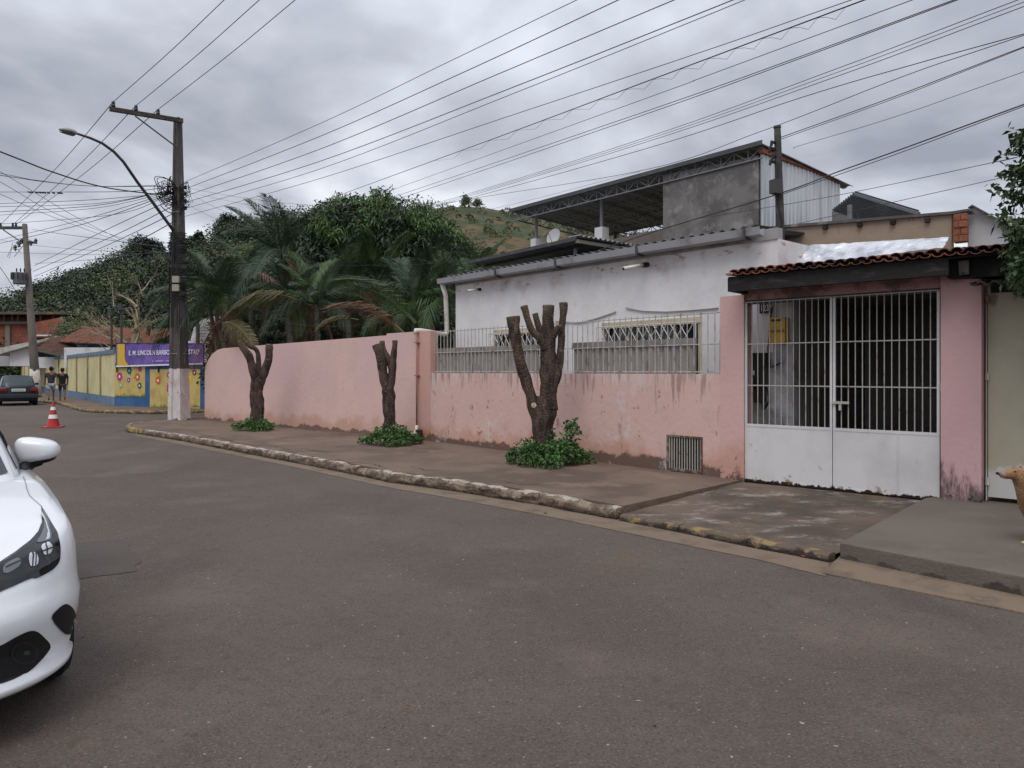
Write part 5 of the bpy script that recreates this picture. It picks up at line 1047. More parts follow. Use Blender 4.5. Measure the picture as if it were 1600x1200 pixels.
for (x0, y0, x1, y1) in ((890, 715, 892, 660), (890, 700, 878, 685), (891, 690, 903, 668), (891, 680, 885, 664), (889, 705, 900, 688), (886, 712, 870, 690), (850, 690, 862, 670), (892, 665, 896, 660)):
    a, b = W(x0, y0, 11.5), W(x1, y1, 11.5+random.uniform(-.15, .15)); mb.tube([a, a.lerp(b, .5)+Vector((0, 0, .02)), b], [.008, .006, .003], 4)
    for k in range(26): PP.append(a.lerp(b, .35+.65*k/25)+Vector(r.normal(size=3)*.025))
mb.build('stem', mat('brown_stem', (.09, .07, .04)), sp); P = np.array([tuple(p) for p in PP]); v, f = leaves_mesh(P, rnd_dir(len(P), r, .1), .10, .045, .2, 5); link('foliage', v, f, g_plant, sp)

# palms
def frond_mesh(L_, n, droop, lw, ll, seed, vee=.35, tipdroop=.35):
    r = np.random.default_rng(seed); V = []; Fc = []
    S = 18; pts = []
    for i in range(S+1):
        t_ = i/S; pts.append(np.array([L_*t_*(1-.16*t_*t_*droop), 0, -droop*L_*.55*t_**2.2]))
    for i, p in enumerate(pts):
        w_ = .022*(1-.85*i/S)
        for a in range(4): V.append(p+np.array([0, math.cos(a*math.pi/2)*w_, math.sin(a*math.pi/2)*w_]))
    for i in range(S):
        for a in range(4): Fc.append((i*4+a, i*4+(a+1) % 4, (i+1)*4+(a+1) % 4, (i+1)*4+a))
    for k in range(n):
        t_ = .14+.86*k/n; i = min(int(t_*S), S-1); f_ = t_*S-i; p = pts[i]*(1-f_)+pts[i+1]*f_; tg = pts[i+1]-pts[i]; tg = tg/np.linalg.norm(tg)
        ln = ll*math.sin(math.pi*min(1, .12+t_*.86))**.6*r.uniform(.85, 1.1)
        for sgn in (-1, 1):
            sd = np.array([0, sgn, 0.]); upv = np.cross(tg, sd)*sgn; upv = upv if upv[2] > 0 else -upv
            d = sd*(1-.25*t_)+tg*(.55+.5*t_)+upv*(vee+r.normal()*.08); d /= np.linalg.norm(d)
            m_ = p+d*ln*.5; tp = p+d*ln*.92+np.array([0, 0, -ln*tipdroop*r.uniform(.6, 1.4)]); wv = np.cross(d, upv); wv = tg*lw*.5
            b = len(V); V += [p-wv*.6, p+wv*.6, m_+wv, m_-wv, tp]; Fc += [(b, b+1, b+2, b+3), (b+3, b+2, b+4)]
    me = bpy.data.meshes.new('palm_frond'); me.from_pydata([tuple(x) for x in V], [], Fc); return me
FM = {}
for mk, mm in (('g', g_palm), ('f', g_palm2), ('d', g_palm_dead), ('y', g_palm_y)):
    for dk, (dr, vee, tdp) in enumerate(((.35, .45, .25), (.8, .35, .35), (1.35, .2, .5))):
        me = frond_mesh(1.0, 62, dr, .0125, .36, dk+ord(mk), vee, tdp*1.5); me.materials.append(mm); FM[mk+str(dk)] = me
def palm(px, py, D, L_, n, label, seed, trunk=None, dead=2, fresh=.3, spread=1.0, az0=None, upright=0.0):
    r = random.Random(seed); c = W(px, py, D); b_ = Vector((c.x+r.uniform(-.2, .2) if trunk is None else W(trunk, 500, D).x, D, .1))
    th = thing('palm_tree', label, 'palm', b_, 'palms in the yard behind the pink wall')
    limb([b_, b_.lerp(c, .5)+Vector((.05, 0, 0)), c-Vector((0, 0, .5)), c], [.11, .085, .08, .05], 'trunk', palm_trunk, th, jit=.05, n=8)
    for i in range(n):
        az = 2*math.pi*i/n*1.0+r.uniform(-.3, .3); el = r.choice((.05, .35, .65, .95, 1.2))*spread+upright; dk = 0 if el > .9 else (1 if el > .4 else 2)
        mk = 'd' if i < dead else ('f' if r.random() < fresh else 'g')
        if mk == 'd': el = r.uniform(-.7, .0); dk = 2
        o = bpy.data.objects.new('frond', FM[mk+str(dk)]); COL.objects.link(o); o.parent = th
        s = L_*.80*r.uniform(.8, 1.15)
        M4 = Matrix.Rotation(az, 4, 'Z') @ Matrix.Rotation(-el, 4, 'Y') @ Matrix.Rotation(r.uniform(-.5, .5), 4, 'X') @ Matrix.Diagonal((s, s, s, 1))
        o.matrix_local = Matrix.Translation(c-b_) @ M4
    return th, c
palm(340, 478, 23.6, 2.4, 15, 'palm hanging over the far end of the pink wall beside the corner pole', 1, dead=3, trunk=368)
palm(326, 452, 24.6, 2.3, 12, 'leftmost palm behind the corner pole with a bright fresh crown', 2, dead=1, fresh=.7, trunk=352)
palm(440, 402, 25, 2.7, 16, 'tallest palm left of the mango tree, with one fan frond against the sky', 3, dead=3, trunk=458)
palm(452, 470, 23.2, 2.1, 12, 'palm with browning arched fronds above the leftmost pruned tree', 4, dead=4, trunk=456)
palm(495, 475, 22.5, 2.2, 14, 'symmetrical young palm rising straight over the wall middle', 5, dead=0, trunk=495, upright=.2, spread=.8)
palm(545, 452, 25, 2.4, 14, 'palm with pale hanging dead fronds in front of the mango tree', 6, dead=4, trunk=540)
palm(592, 440, 25.5, 2.6, 15, 'palm with tall feathery fronds below the mango crown middle', 7, dead=1, trunk=592)
palm(648, 482, 20.6, 2.3, 15, 'palm with a bright arching frond above the middle pruned tree', 8, dead=1, fresh=.5, trunk=640)
palm(700, 470, 20.5, 2.2, 15, 'palm beside the left corner of the white house', 9, dead=1, trunk=690)
palm(748, 440, 22.5, 1.7, 12, 'rightmost palm, its fronds spreading above the white house eave', 10, dead=0, fresh=.6, trunk=735)
palm(390, 425, 28, 2.6, 14, 'darker palm standing behind the two left palms', 11, dead=2, trunk=392)
# big bright arch and rusty dead frond lying on the wall top
def lone(px, py, D, mk, dk, s, az, el, roll, label):
    o = bpy.data.objects.new('palm_frond', FM[mk+str(dk)]); COL.objects.link(o); o.matrix_world = Matrix.Translation(W(px, py, D)) @ Matrix.Rotation(az, 4, 'Z') @ Matrix.Rotation(-el, 4, 'Y') @ Matrix.Rotation(roll, 4, 'X') @ Matrix.Diagonal((s, s, s, 1)); tag(o, label, 'palm frond')
lone(630, 520, 18.6, 'd', 1, 2.0, math.pi*.98, .75, .3, 'rusty dead frond arching over the wall top between two pruned trees')
lone(560, 500, 19.2, 'y', 1, 1.1, math.pi*1.05, .2, .2, 'yellowing frond tip beside the rusty dead frond')
lone(650, 505, 18.8, 'f', 1, 2.3, math.pi*1.0, .85, .6, 'bright green frond arching left over the rusty dead frond')
lone(465, 470, 21.5, 'y', 2, 1.9, math.pi*1.02, .45, .3, 'orange-brown frond curving down above the leftmost pruned tree')
lone(345, 500, 21.6, 'd', 2, 1.7, math.pi*.75, -.3, .4, 'dry reddish frond drooping over the far wall end')
lone(350, 505, 21.4, 'y', 2, 1.8, math.pi*1.75, .1, .3, 'olive drooping frond in front of the far end of the pink wall')

# mango tree
mg = thing('mango_tree', 'huge dark mango tree with bright young leaf tips above the palms', 'tree', (W(600, 500, 33).x, 33, .1))
mX = lambda px: W(px, 400, 33).x
mc = [((mX(600), 33, 5.6), (3.5, 3, 3.5)), ((mX(672), 32.5, 5.0), (1.9, 2.4, 3.2)), ((mX(535), 33, 6.2), (2.1, 2.2, 2.9)), ((mX(500), 33.5, 7.2), (1.2, 1.3, 1.8)), ((mX(605), 33, 7.2), (2.8, 2.4, 2.3)), ((mX(560), 33, 7.6), (1.5, 1.6, 1.7)), ((mX(655), 33, 7.0), (1.6, 2.0, 2.0)), ((mX(475), 34, 5.6), (1.6, 1.5, 2.7)), ((mX(702), 33, 5.0), (1.1, 1.6, 2.4)), ((mX(580), 32, 4.0), (4.2, 2, 3)), ((mX(503), 33.5, 8.5), (.6, .6, .7))]
leafy('crown', mc, 64000, .34, .075, g_mango, mg, 21, droop=.45, clump=8, cr=.30, shell=.5)
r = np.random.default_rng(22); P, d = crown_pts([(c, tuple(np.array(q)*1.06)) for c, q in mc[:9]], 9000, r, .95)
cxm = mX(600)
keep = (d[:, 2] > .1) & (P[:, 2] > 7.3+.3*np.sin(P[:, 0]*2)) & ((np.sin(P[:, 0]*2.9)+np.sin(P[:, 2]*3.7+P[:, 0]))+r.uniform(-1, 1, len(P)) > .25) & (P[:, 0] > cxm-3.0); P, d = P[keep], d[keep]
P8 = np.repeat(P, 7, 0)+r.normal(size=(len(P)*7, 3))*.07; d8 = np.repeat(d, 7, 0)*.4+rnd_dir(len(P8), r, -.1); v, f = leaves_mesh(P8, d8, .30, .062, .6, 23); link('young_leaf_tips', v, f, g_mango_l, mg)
limb([Vector((W(600, 500, 33).x, 33, .1)), Vector((W(600, 500, 33).x, 33, 2.0)), Vector((W(598, 500, 33).x, 33, 4.5))], [.4, .32, .2], 'trunk', bark2, mg)
r_ = random.Random(4)
for k in range(7): a = k*.9; c = Vector((W(600, 500, 33).x, 33, 2.2+.2*k)); limb([c, c+Vector((math.cos(a)*1.2, math.sin(a)*1.0, 1.2)), c+Vector((math.cos(a)*2.4, math.sin(a)*1.8, 2.6))], [.14, .09, .04], 'branch', bark2, mg, n=6)
# filler trees between palms and hill
def tree(name, label, px, D, ztop, w_, m, seed, n=5000, group=None, ls=.28, cat='tree', zb=None, lumps=7, trunk=True):
    c = W(px, 500, D); th = thing(name, label, cat, (c.x, D, zb if zb is not None else .1), group); r = random.Random(seed); z0 = (zb or .1)
    H = ztop-z0; bl = [((c.x+r.uniform(-.55, .55)*w_, D+r.uniform(-.4, .4)*w_, z0+H*r.uniform(.32, .70)), (w_*r.uniform(.3, .55),)*2+(H*r.uniform(.16, .26),)) for _ in range(lumps)]
    bl.append(((c.x, D, z0+H*.70), (w_*.55, w_*.5, H*.26)))
    leafy('crown', bl, n, ls, ls*.45, m, th, seed, droop=.3, clump=6, cr=ls*1.2, shell=.45)
    if trunk: limb([Vector((c.x, D, z0-.3)), Vector((c.x+.1, D, z0+H*.4)), Vector((c.x, D, z0+H*.75))], [.05*H**.6+.05, .04*H**.6+.03, .03], 'trunk', bark2, th, n=7)
    return th
BK = [(366, 29, 3.8, 1.5, g_back, 'dark bushy tree behind the leftmost palms'), (410, 31, 6.4, 2.6, g_back, 'dark bushy tree left of the mango, behind the tallest palm'), (470, 27.5, 4.2, 2.6, g_back, 'dense dark tree low behind the wall middle'), (540, 27.5, 3.9, 2.8, g_back, 'dense dark tree under the mango, behind the symmetrical palm'),
      (620, 27.5, 4.0, 3.0, g_back, 'dense dark tree under the right half of the mango'), (700, 26.5, 4.4, 2.4, g_back, 'dense dark tree behind the palm at the house corner'), (722, 30, 5.2, .8, g_hill2, 'small bright green tree right of the mango crown'), (765, 28, 4.7, 2.0, g_hill2, 'light green bush above the left end of the house eave'), (372, 34, 6.6, 1.3, g_dark, 'dark tree with a ragged top at the left end of the tree mass'), (440, 36, 7.0, 2.0, g_back, 'dark tree joining the mango crown on its left')]
for i, (px, D, zt3, w_, m, lb_) in enumerate(BK): tree('dense_tree', lb_, px, D, zt3, w_, m, 40+i, 9000, 'trees behind the pink wall', ls=.19)
# ------------------------------------------------------------------ hills
def hill(name, ridge, Dr, D0, px0, px1, m, seed, back=60, kind='structure'):
    xs = np.linspace(px0, px1, 90); ry = np.interp(xs, [p[0] for p in ridge], [p[1] for p in ridge]); rows = 34; mb = MB()
    for j in range(rows+1):
        t_ = j/rows*1.25
        for i, px in enumerate(xs):
            D = D0+(Dr-D0)*min(t_, 1)+(max(0, t_-1)*4*back); zr_ = EYE+(HOR-ry[i])/F_PX*Dr
            s_ = min(t_, 1); z = zr_*(s_**.85) if t_ <= 1 else zr_*(1-(t_-1)*4*.8)
            x = (px-800)/F_PX*D; z += .9*noise.noise(Vector((x*.06, D*.06, seed)))*math.sin(math.pi*min(1, s_))*3+.5*noise.noise(Vector((x*.2, D*.2, seed)))
            mb.v.append(Vector((x, D, max(z, -.3))))
    n = len(xs)
    for j in range(rows):
        for i in range(n-1): k = j*n+i; mb.f.append((k, k+1, k+n+1, k+n))
    return mb.build(name, m, kind=kind, smooth=True)
ridgeL = [(-500, 540), (-200, 515), (0, 500), (40, 492), (75, 480), (100, 470), (150, 449), (200, 428), (250, 413), (300, 402), (345, 384), (385, 368), (430, 360), (520, 360), (640, 370), (800, 440), (900, 510)]
hillL = hill('wooded_hill', ridgeL, 150, 62, -500, 900, mat('hill_soil', (.07, .075, .035), [dict(c=(.13, .10, .06), s=.1, lo=.5, hi=.62), dict(c=(.04, .05, .02), s=.3, lo=.5, hi=.6)], rough=1), 1)
ridgeR = [(450, 350), (640, 332), (690, 324), (730, 322), (765, 325), (840, 338), (900, 350), (1000, 372), (1060, 385), (1200, 420), (1500, 470), (2000, 520)]
hillR = hill('grassy_hill', ridgeR, 230, 110, 450, 2000, hill_g, 2)
bv = BVHTree.FromPolygons([v.co for v in hillL.data.vertices], [p.vertices for p in hillL.data.polygons]); bvR = BVHTree.FromPolygons([v.co for v in hillR.data.vertices], [p.vertices for p in hillR.data.polygons])
def zat(b, x, y): h = b.ray_cast(Vector((x, y, 200)), Vector((0, 0, -1))); return h[0].z if h[0] else 0
# woodland as one mass of real leaf clumps on the left hill
r = np.random.default_rng(31); PV = []; FV = []; P2 = []; cnt = 0
PL_, PLl, PLd = [], [], []
for k in range(760):
    px = r.uniform(-60, 760); D = r.uniform(64, 152); x = (px-800)/F_PX*D; z = zat(bv, x, D); R_ = r.uniform(1.3, 3.6)*(.6+D/220)
    if 225 < px < 345 and D > 118: R_ *= .45
    n = int(700*(1.15-D/220)*R_/2.4); d = rnd_dir(n, r, .3); P = np.array([x, D, z+R_*.55])+d*np.array([R_, R_, R_*.8])*r.uniform(.6, 1.05, (n, 1))*(1+.2*np.sin(d[:, :1]*5+k))
    (PLl, PL_, PLd)[int(r.choice(3, p=(.25, .45, .3)))].append((P, d))
for lst, m, nm in ((PL_, g_hill, 'hill_woodland'), (PLl, g_hill2, 'hill_scrub'), (PLd, g_hill3, 'hill_dark_woodland')):
    P = np.concatenate([a for a, b in lst]); d = np.concatenate([b for a, b in lst])*.6+rnd_dir(len(P), r); v, f = leaves_mesh(P, d, .42, .26, .2, 9); link(nm, v, f, m, kind='stuff')
r = np.random.default_rng(33); lst = []
for k in range(420):
    px = r.uniform(640, 1350); D = r.uniform(120, 236); x = (px-800)/F_PX*D; z = zat(bvR, x, D); R_ = r.uniform(.5, 1.6) if px < 930 else r.uniform(.8, 2.4); n = 90; d = rnd_dir(n, r, .3)
    lst.append((np.array([x, D, z+R_*.4])+d*R_*r.uniform(.5, 1, (n, 1)), d))
P = np.concatenate([a for a, b in lst]); d = np.concatenate([b for a, b in lst]); v, f = leaves_mesh(P, d, .6, .4, .2, 10); link('hill_bushes', v, f, g_scrub, kind='stuff')
HT = [(222, 146, 7.5, 4.6, g_dark, 'big dark round tree standing out on the hill skyline left of the pole'), (242, 140, 5.5, 3.0, g_dark, 'dark tree just right of the big round tree on the skyline'), (66, 150, 6.0, 3.6, g_dark, 'dark round tree on the low skyline right of the far pole'), (38, 152, 6.0, 2.6, g_dark, 'dark tree on the skyline behind the far pole'), (122, 150, 5.5, 3.5, g_dark, 'dark bushy tree midway up the left skyline'), (180, 150, 5.0, 3.8, g_hill, 'rounded green tree on the skyline left of the big dark tree'), (150, 150, 4.6, 4.0, g_hill, 'low rounded green tree on the skyline left part'), (355, 146, 6, 3.2, g_dark, 'dark tree on the skyline beside the brick hill house'), (298, 150, 4.5, 1.6, g_back, 'slim tree above the hill houses'), (312, 150, 5, 1.5, g_back, 'second slim tree above the hill houses')]
for i, (px, D, h_, w_, m, lb_) in enumerate(HT):
    x = (px-800)/F_PX*D; z = zat(bv, x, D); tree('hill_tree', lb_, px, D, z+h_, w_, m, 70+i, 7000, 'trees on the hill skyline', ls=.5, zb=z, lumps=5)
for px, h_, lb_ in ((727, 2.6, 'small lone tree on the grassy hill crest'), (745, 1.8, 'second tiny tree on the grassy hill crest')):
    D = 228; x = (px-800)/F_PX*D; z = zat(bvR, x, D); tree('crest_tree', lb_, px, D, z+h_*1.6, 1.8, g_scrub, int(px), 500, 'tiny trees on the grassy crest', ls=.7, zb=z, lumps=3)
for i, (px, lb_) in enumerate(((1003, 'pale green tree seen under the terrace roof, left one'), (1028, 'pale green tree seen under the terrace roof, beside the concrete wall'), (975, 'pale green bush behind the terrace parapet'))): tree('far_tree', lb_, px, 60, EYE+(HOR-352)/F_PX*60+(0, .3, -1)[i], 2.2, g_scrub, 300+i, 1500, 'trees behind the terrace', ls=.5, lumps=4)
# hill houses
def small_house(px, y0, y1, wpx, D, m, rm, label, roof_dy=4, win=2):
    a = W(px-wpx/2, y1, D); b = W(px+wpx/2, y0, D); c = (a+b)/2; th = thing('hill_house', label, 'house', (c.x, D, a.z-1.0), 'houses high on the wooded hill')
    w_ = (b.x-a.x)/2; h_ = b.z-a.z; mb = MB(); mb.box((c.x, D+2, (a.z+b.z)/2-.5), (w_, 2, h_/2+.5)); mb.build('wall', m, th)
    mb = MB(); mb.hexa([(a.x-.4, D-.5, b.z), (b.x+.4, D-.5, b.z), (b.x+.4, D+4.5, b.z+.3), (a.x-.4, D+4.5, b.z+.3), (a.x-.4, D-.5, b.z+.15), (b.x+.4, D-.5, b.z+.15), (b.x+.4, D+4.5, b.z+.9), (a.x-.4, D+4.5, b.z+.9)]); mb.build('roof', rm, th)
    for k in range(win): mb = MB(); x = a.x+w_*2*(k+.6)/(win+.2); mb.box((x, D-.02, a.z+h_*.55), (.35, .04, .4)); mb.build('window', glass_d, th)
small_house(327, 388, 410, 26, 118, mat('hill_brick', (.20, .085, .055)), roofgrey, 'red brick house high on the hill right of the corner pole')
small_house(302, 394, 407, 22, 116, white_m, roofgrey, 'white walled house on the hill just right of the pole', win=1)
small_house(254, 396, 406, 16, 124, mat('hill_pale', (.30, .27, .24)), roofgrey, 'pale low house on the hill skyline left of the pole', win=1)

# ------------------------------------------------------------------ buildings at the left and school
def bld(name, label, cat='house'): return thing(name, label, cat, (0, 0, 0))
def setloc(th, loc):
    loc = Vector(loc); th.location = loc
    for c in th.children: c.location = c.location-loc
# school wall: pale yellow panels between columns, blue cap and plinth
sw = thing('school_wall', 'long pale yellow school wall with columns, blue cap and blue base, receding at left', 'wall', SWA)
LS = (SWA-Vector((-59.1, 85, 0))).length; zt4 = 2.35
def base_z(): return .12
ncol = 17; dcol = 3.6
cols = [LS-1.0*0-dcol*k-3.3 for k in range(ncol)]
edges_ = [LS]+cols
for k in range(len(edges_)-1):
    a, b = edges_[k+1]+.12, edges_[k]-(.12 if k else 0); mb = MB(); SL.box(mb, a, b, .5, zt4, 0, .12); mb.build('wall_panel', yel_w, sw)
    mb = MB(); SL.box(mb, edges_[k+1]-.118, edges_[k+1]+.118, .5, zt4+.0, -.05, .14); mb.build('column', col_dirty, sw)
mb = MB(); SL.box(mb, 0, LS, 0, .5, -.02, .13); mb.build('plinth', blue_pale, sw)
mb = MB(); SL.box(mb, 0, LS, zt4+.002, zt4+.17, -.05, .16); mb.build('cap', blue_pale, sw)
# painted front wall with flowers and the banner
LF = (SWB-SWA).length
fw = thing('mural_wall', 'yellow and blue wall painted with flowers on the school corner', 'wall', SWA)
top_z = 1.95
mb = MB(); SF.box(mb, 0.0, LF+6, 0, top_z, 0, .15); mb.build('wall_panel', blue_w, fw)
def sfx(px): return SF.s(px)
def yz(px, y): return SF.z(px, y)
def panel(x0, x1, y0, y1, m, nm, o=-.004, th_=.006): mb = MB(); a, b = sfx(x0), sfx(x1); SF.box(mb, a, b, yz((x0+x1)/2, y1), yz((x0+x1)/2, y0), o-th_, o); return mb.build(nm, m, fw)
panel(179.5, 227, 572, 619, yel_c, 'painted_field'); panel(234.5, 313, 577, 637, yel_c, 'painted_field')
for gx0, gx1, gy, gh in ((180, 226.5, 619.5, 7), (235, 312.5, 636.5, 8)):
    mb = MB(); G_ = SF.off(-.0115); rg = random.Random(2)
    for k in range(int((gx1-gx0)*1.6)):
        x = rg.uniform(gx0, gx1-1.5); h_ = gh*rg.uniform(.35, 1)*(.7+.3*math.sin(x*.4)); mb.poly([G_.off(-.0002*k/100).p(x, gy), G_.p(x+1.8, gy), G_.p(x+.9+rg.uniform(-1, 1), gy-h_)])
    mb.build('painted_grass', grass_paint, fw)
def flower(px, py, rpx, m, ctr, npet=6, seed=0):
    q = SF.off(-.013); c = q.p(px, py); R_ = rpx/F_PX*q.D(px); mb = MB(); rr = random.Random(seed); ph = rr.uniform(0, 1)
    for k in range(npet):
        a = 2*math.pi*k/npet+ph; cc = c+q.d*math.cos(a)*R_*.62+Vector((0, 0, math.sin(a)*R_*.62)); pts = []
        for j in range(9): b = 2*math.pi*j/9; pts.append(cc+q.d*math.cos(b)*R_*.40+Vector((0, 0, math.sin(b)*R_*.40)))
        off = q.n*(-.0006*k); mb.extr([p_+off for p_ in pts], -q.n*.002)
    for a in (rr.uniform(0, 6),): e = c+q.d*math.cos(a)*R_*1.5+Vector((0, 0, math.sin(a)*R_*1.5)); mb.tube([c+q.d*math.cos(a)*R_*.9+Vector((0, 0, math.sin(a)*R_*.9)), e], [.02, .004], 4)
    o = mb.build('painted_flower', m, fw)
    mb = MB(); mb.extr([c-q.n*.0075+q.d*math.cos(2*math.pi*j/10)*R_*.33+Vector((0, 0, math.sin(2*math.pi*j/10)*R_*.33)) for j in range(10)], -q.n*.002); mb.build('flower_centre', ctr, o)
for i, (px, py, r_, m, ct) in enumerate(((187, 588.5, 7.2, 'magenta', 'white'), (202, 579, 6.2, 'blue', 'mint'), (218.5, 576.5, 4.6, 'magenta', 'lilac'), (215, 589, 6.6, 'orange', 'white'), (201, 594, 4, 'lilac', 'white'), (189, 602, 4.2, 'mint', 'white'), (218, 602.5, 5.4, 'green', 'white'), (247, 594.5, 6.8, 'orange', 'white'), (264.5, 586, 6, 'lilac', 'white'), (266, 607, 8.6, 'magenta', 'white'), (304, 582, 4.8, 'crimson', 'white'), (294, 592.5, 8.4, 'sunyellow', 'sunyellow'))): flower(px, py, r_, pm[m], pm[ct], 6, i)
bn = thing('school_banner', 'purple and yellow banner on the school corner reading E. M. LINCOLN BARBOSA DE CASTRO', 'banner', SF.p(250, 574))
BF = SF.off(-.10); b0_, b1_ = BF.s(181), BF.s(317); zb0, zb1 = BF.z(181, 573.5), BF.z(181, 537.5)
ztl, ztr = BF.z(181, 537), BF.z(317, 537.5); zbl, zbr = BF.z(181, 573.5), BF.z(317, 570)
def bz(s_, v_): k = (s_-b0_)/(b1_-b0_); return (zbl+(zbr-zbl)*k)*(1-v_)+(ztl+(ztr-ztl)*k)*v_
mb = MB(); NXb = 40
for i in range(NXb+1):
    s_ = b0_+(b1_-b0_)*i/NXb
    for v_ in (0.08, .5, 1): mb.v.append(BF.X(s_, bz(s_, v_), .012*math.sin(i*1.1+v_*2)))
for i in range(NXb):
    for j in range(2): k = i*3+j; mb.f.append((k, k+3, k+4, k+1))
mb.build('cloth', purple, bn, smooth=True)
B2 = BF.off(-.02); s_y0, s_y1 = B2.s(183.5), B2.s(195)
pts = [B2.X(s_y0, bz(s_y0, .06)), B2.X(B2.s(204), bz(s_y0, .05)), B2.X(B2.s(200), bz(s_y0, .10)), B2.X(B2.s(196.5), bz(s_y0, .22)), B2.X(s_y1, bz(s_y0, .42)), B2.X(s_y1, bz(s_y0, .98)), B2.X(s_y0, bz(s_y0, .98))]
MB().extr(pts, -BF.n*.004).build('yellow_edge', banner_y, bn)
mb = MB(); mb.hexa([B2.X(b0_+.05, bz(b0_, 0)), B2.X(b1_, bz(b1_, 0.02)), B2.X(b1_, bz(b1_, 0.02), -.004), B2.X(b0_+.05, bz(b0_, 0), -.004), B2.X(b0_+.05, bz(b0_, .065)), B2.X(b1_, bz(b1_, .08)), B2.X(b1_, bz(b1_, .08), -.004), B2.X(b0_+.05, bz(b0_, .065), -.004)]); mb.build('white_border', banner_w, bn)
B3 = BF.off(-.03); sx = B3.s(201)
text_obj('school_name', 'E. M. LINCOLN BARBOSA DE CASTRO', B3.X(sx, bz(sx, .50)), B3.d+Vector((0, 0, .0)), (0, 0, 1), .27, banner_w, bn, bold=.012, width=B3.s(311)-sx, ext=.004)
mb = MB(); 
for x0, x1 in ((238, 240), (243, 255.5), (259, 268)): a, b = B3.s(x0), B3.s(x1); B3.box(mb, a, b, bz(a, .20), bz(a, .25), -.003, 0)
mb.build('small_print', mat('banner_lilac', (.42, .36, .58)), bn)
mb = MB(); Bf = BF.off(.04)
for s_ in (b0_, (b0_+b1_)/2, b1_): mb.tube([Bf.X(s_, top_z-.4), Bf.X(s_, bz(s_, 1)+.02)], .03, 5)
for v_ in (0, 1.01): mb.tube([Bf.X(b0_, bz(b0_, v_), -.03), Bf.X(b1_, bz(b1_, v_), -.03)], .025, 5)
mb.build('frame', mat('navy_frame', (.02, .025, .06)), bn)
# unfinished brick house, white house, tiled roofs
bh = thing('brick_house', 'unfinished red brick house with open upper terrace at the far left', 'house', (W(30, 560, 66).x, 66, .1))
def pbox(th, nm, x0, x1, y0, y1, D, dp, m, yl=None):
    a, b = W(x0, y1, D), W(x1, y0, D); z0 = a.z; mb = MB(); zl = W(x0, yl if yl is not None else y0, D).z
    mb.hexa([(a.x, D, z0), (b.x, D, z0), (b.x, D+dp, z0), (a.x, D+dp, z0), (a.x, D, zl), (b.x, D, b.z), (b.x, D+dp, b.z), (a.x, D+dp, zl)]); return mb.build(nm, m, th)
bwall = mat('far_brick_wall', (.27, .085, .055), [dict(c=(.17, .06, .045), s=1.2, lo=.42, hi=.62), dict(c=(.33, .15, .10), s=6, st=(1, 1, 3), lo=.55, hi=.65, f=.6), dict(c=(.12, .06, .05), s=5, st=(.2, .2, 6), lo=.55, hi=.62, f=.6)], bump=.4)
pbox(bh, 'brick_wall', -60, 47, 506, 545, 64, 6, bwall); pbox(bh, 'side_wall', 53, 94, 496, 527, 60, .3, bwall, yl=504)
for x0, x1, y0, y1, D in ((8, 15, 506, 542, 63.8), (94, 98, 495, 525, 59.9)): pbox(bh, 'column', x0, x1, y0, y1, D, .4, mat('raw_concrete', (.19, .16, .135)))
pbox(bh, 'floor_slab', -60, 52, 502, 506.5, 63.6, 7, mat('slab_dark', (.10, .085, .075))); pbox(bh, 'terrace_roof', -60, 104, 487, 491, 63, 8, mat('dark_tin_roof', (.09, .07, .06), [dict(c=(.19, .12, .08), s=1, lo=.5, hi=.65)]))
for x in (-20, 5, 18, 27, 48, 62, 82, 100): pbox(bh, 'post', x, x+1.2, 491, 503, 64, .2, mat('raw_concrete', (.19, .16, .135)))
pbox(bh, 'parapet', -60, 104, 495.5, 503, 66, .2, bwall); pbox(bh, 'eave_beam', 50, 110, 523, 525, 58, .5, white_m)
wh = thing('white_cottage', 'white cottage with a sloping pale metal roof above the yellow school wall', 'house', (W(30, 570, 52).x, 52, .1))
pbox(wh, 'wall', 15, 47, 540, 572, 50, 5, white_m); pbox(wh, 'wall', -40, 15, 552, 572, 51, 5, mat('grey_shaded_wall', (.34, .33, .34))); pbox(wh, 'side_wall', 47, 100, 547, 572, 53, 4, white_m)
a = [W(-10, 556, 49.5), W(88, 528, 49.5)]; mb = MB(); mb.hexa([a[0], a[1], a[1]+Vector((1.0, 8, .1)), a[0]+Vector((0, 8, .1)), a[0]+Vector((0, 0, .45)), a[1]+Vector((0, 0, .12)), a[1]+Vector((1.0, 8, .22)), a[0]+Vector((0, 8, .6))]); mb.build('metal_roof', mat('pale_metal_roof', (.45, .44, .40), [dict(c=(.3, .25, .2), s=1, lo=.5, hi=.65)]), wh)
MB().tube([W(57, 560, 49), W(58, 558.5, 49), W(64, 558.5, 49), W(64.5, 561, 49)], .03, 5).build('vent_pipe', steel_dk, wh)
def tiled(th, P, m=clay_far, rows=9, nm='roof'):
    """four corners: eave-left, eave-right, ridge-right, ridge-left; real tile ribs"""
    P = [Vector(p) for p in P]; K = max(10, int((P[1]-P[0]).length/.24))*4; mb = MB()
    for j in range(rows+1):
        for side_ in ((0,) if j in (0,) else (0, 1)):
            jj = j-(1 if side_ == 0 and j else 0)*0
        t_ = j/rows
        for i in range(K+1): q = P[0].lerp(P[1], i/K).lerp(P[3].lerp(P[2], i/K), t_); q.z += .05*math.sin(i*math.pi/2)+.02*(j % 2); mb.v.append(q)
    for j in range(rows):
        for i in range(K): k = j*(K+1)+i; mb.f.append((k, k+1, k+K+2, k+K+1))
    o = mb.build(nm, m, th); return o
c1 = thing('tiled_cottage', 'brown clay-tiled cottage roof right of the white cottage', 'house', (W(90, 570, 47).x, 47, .1))
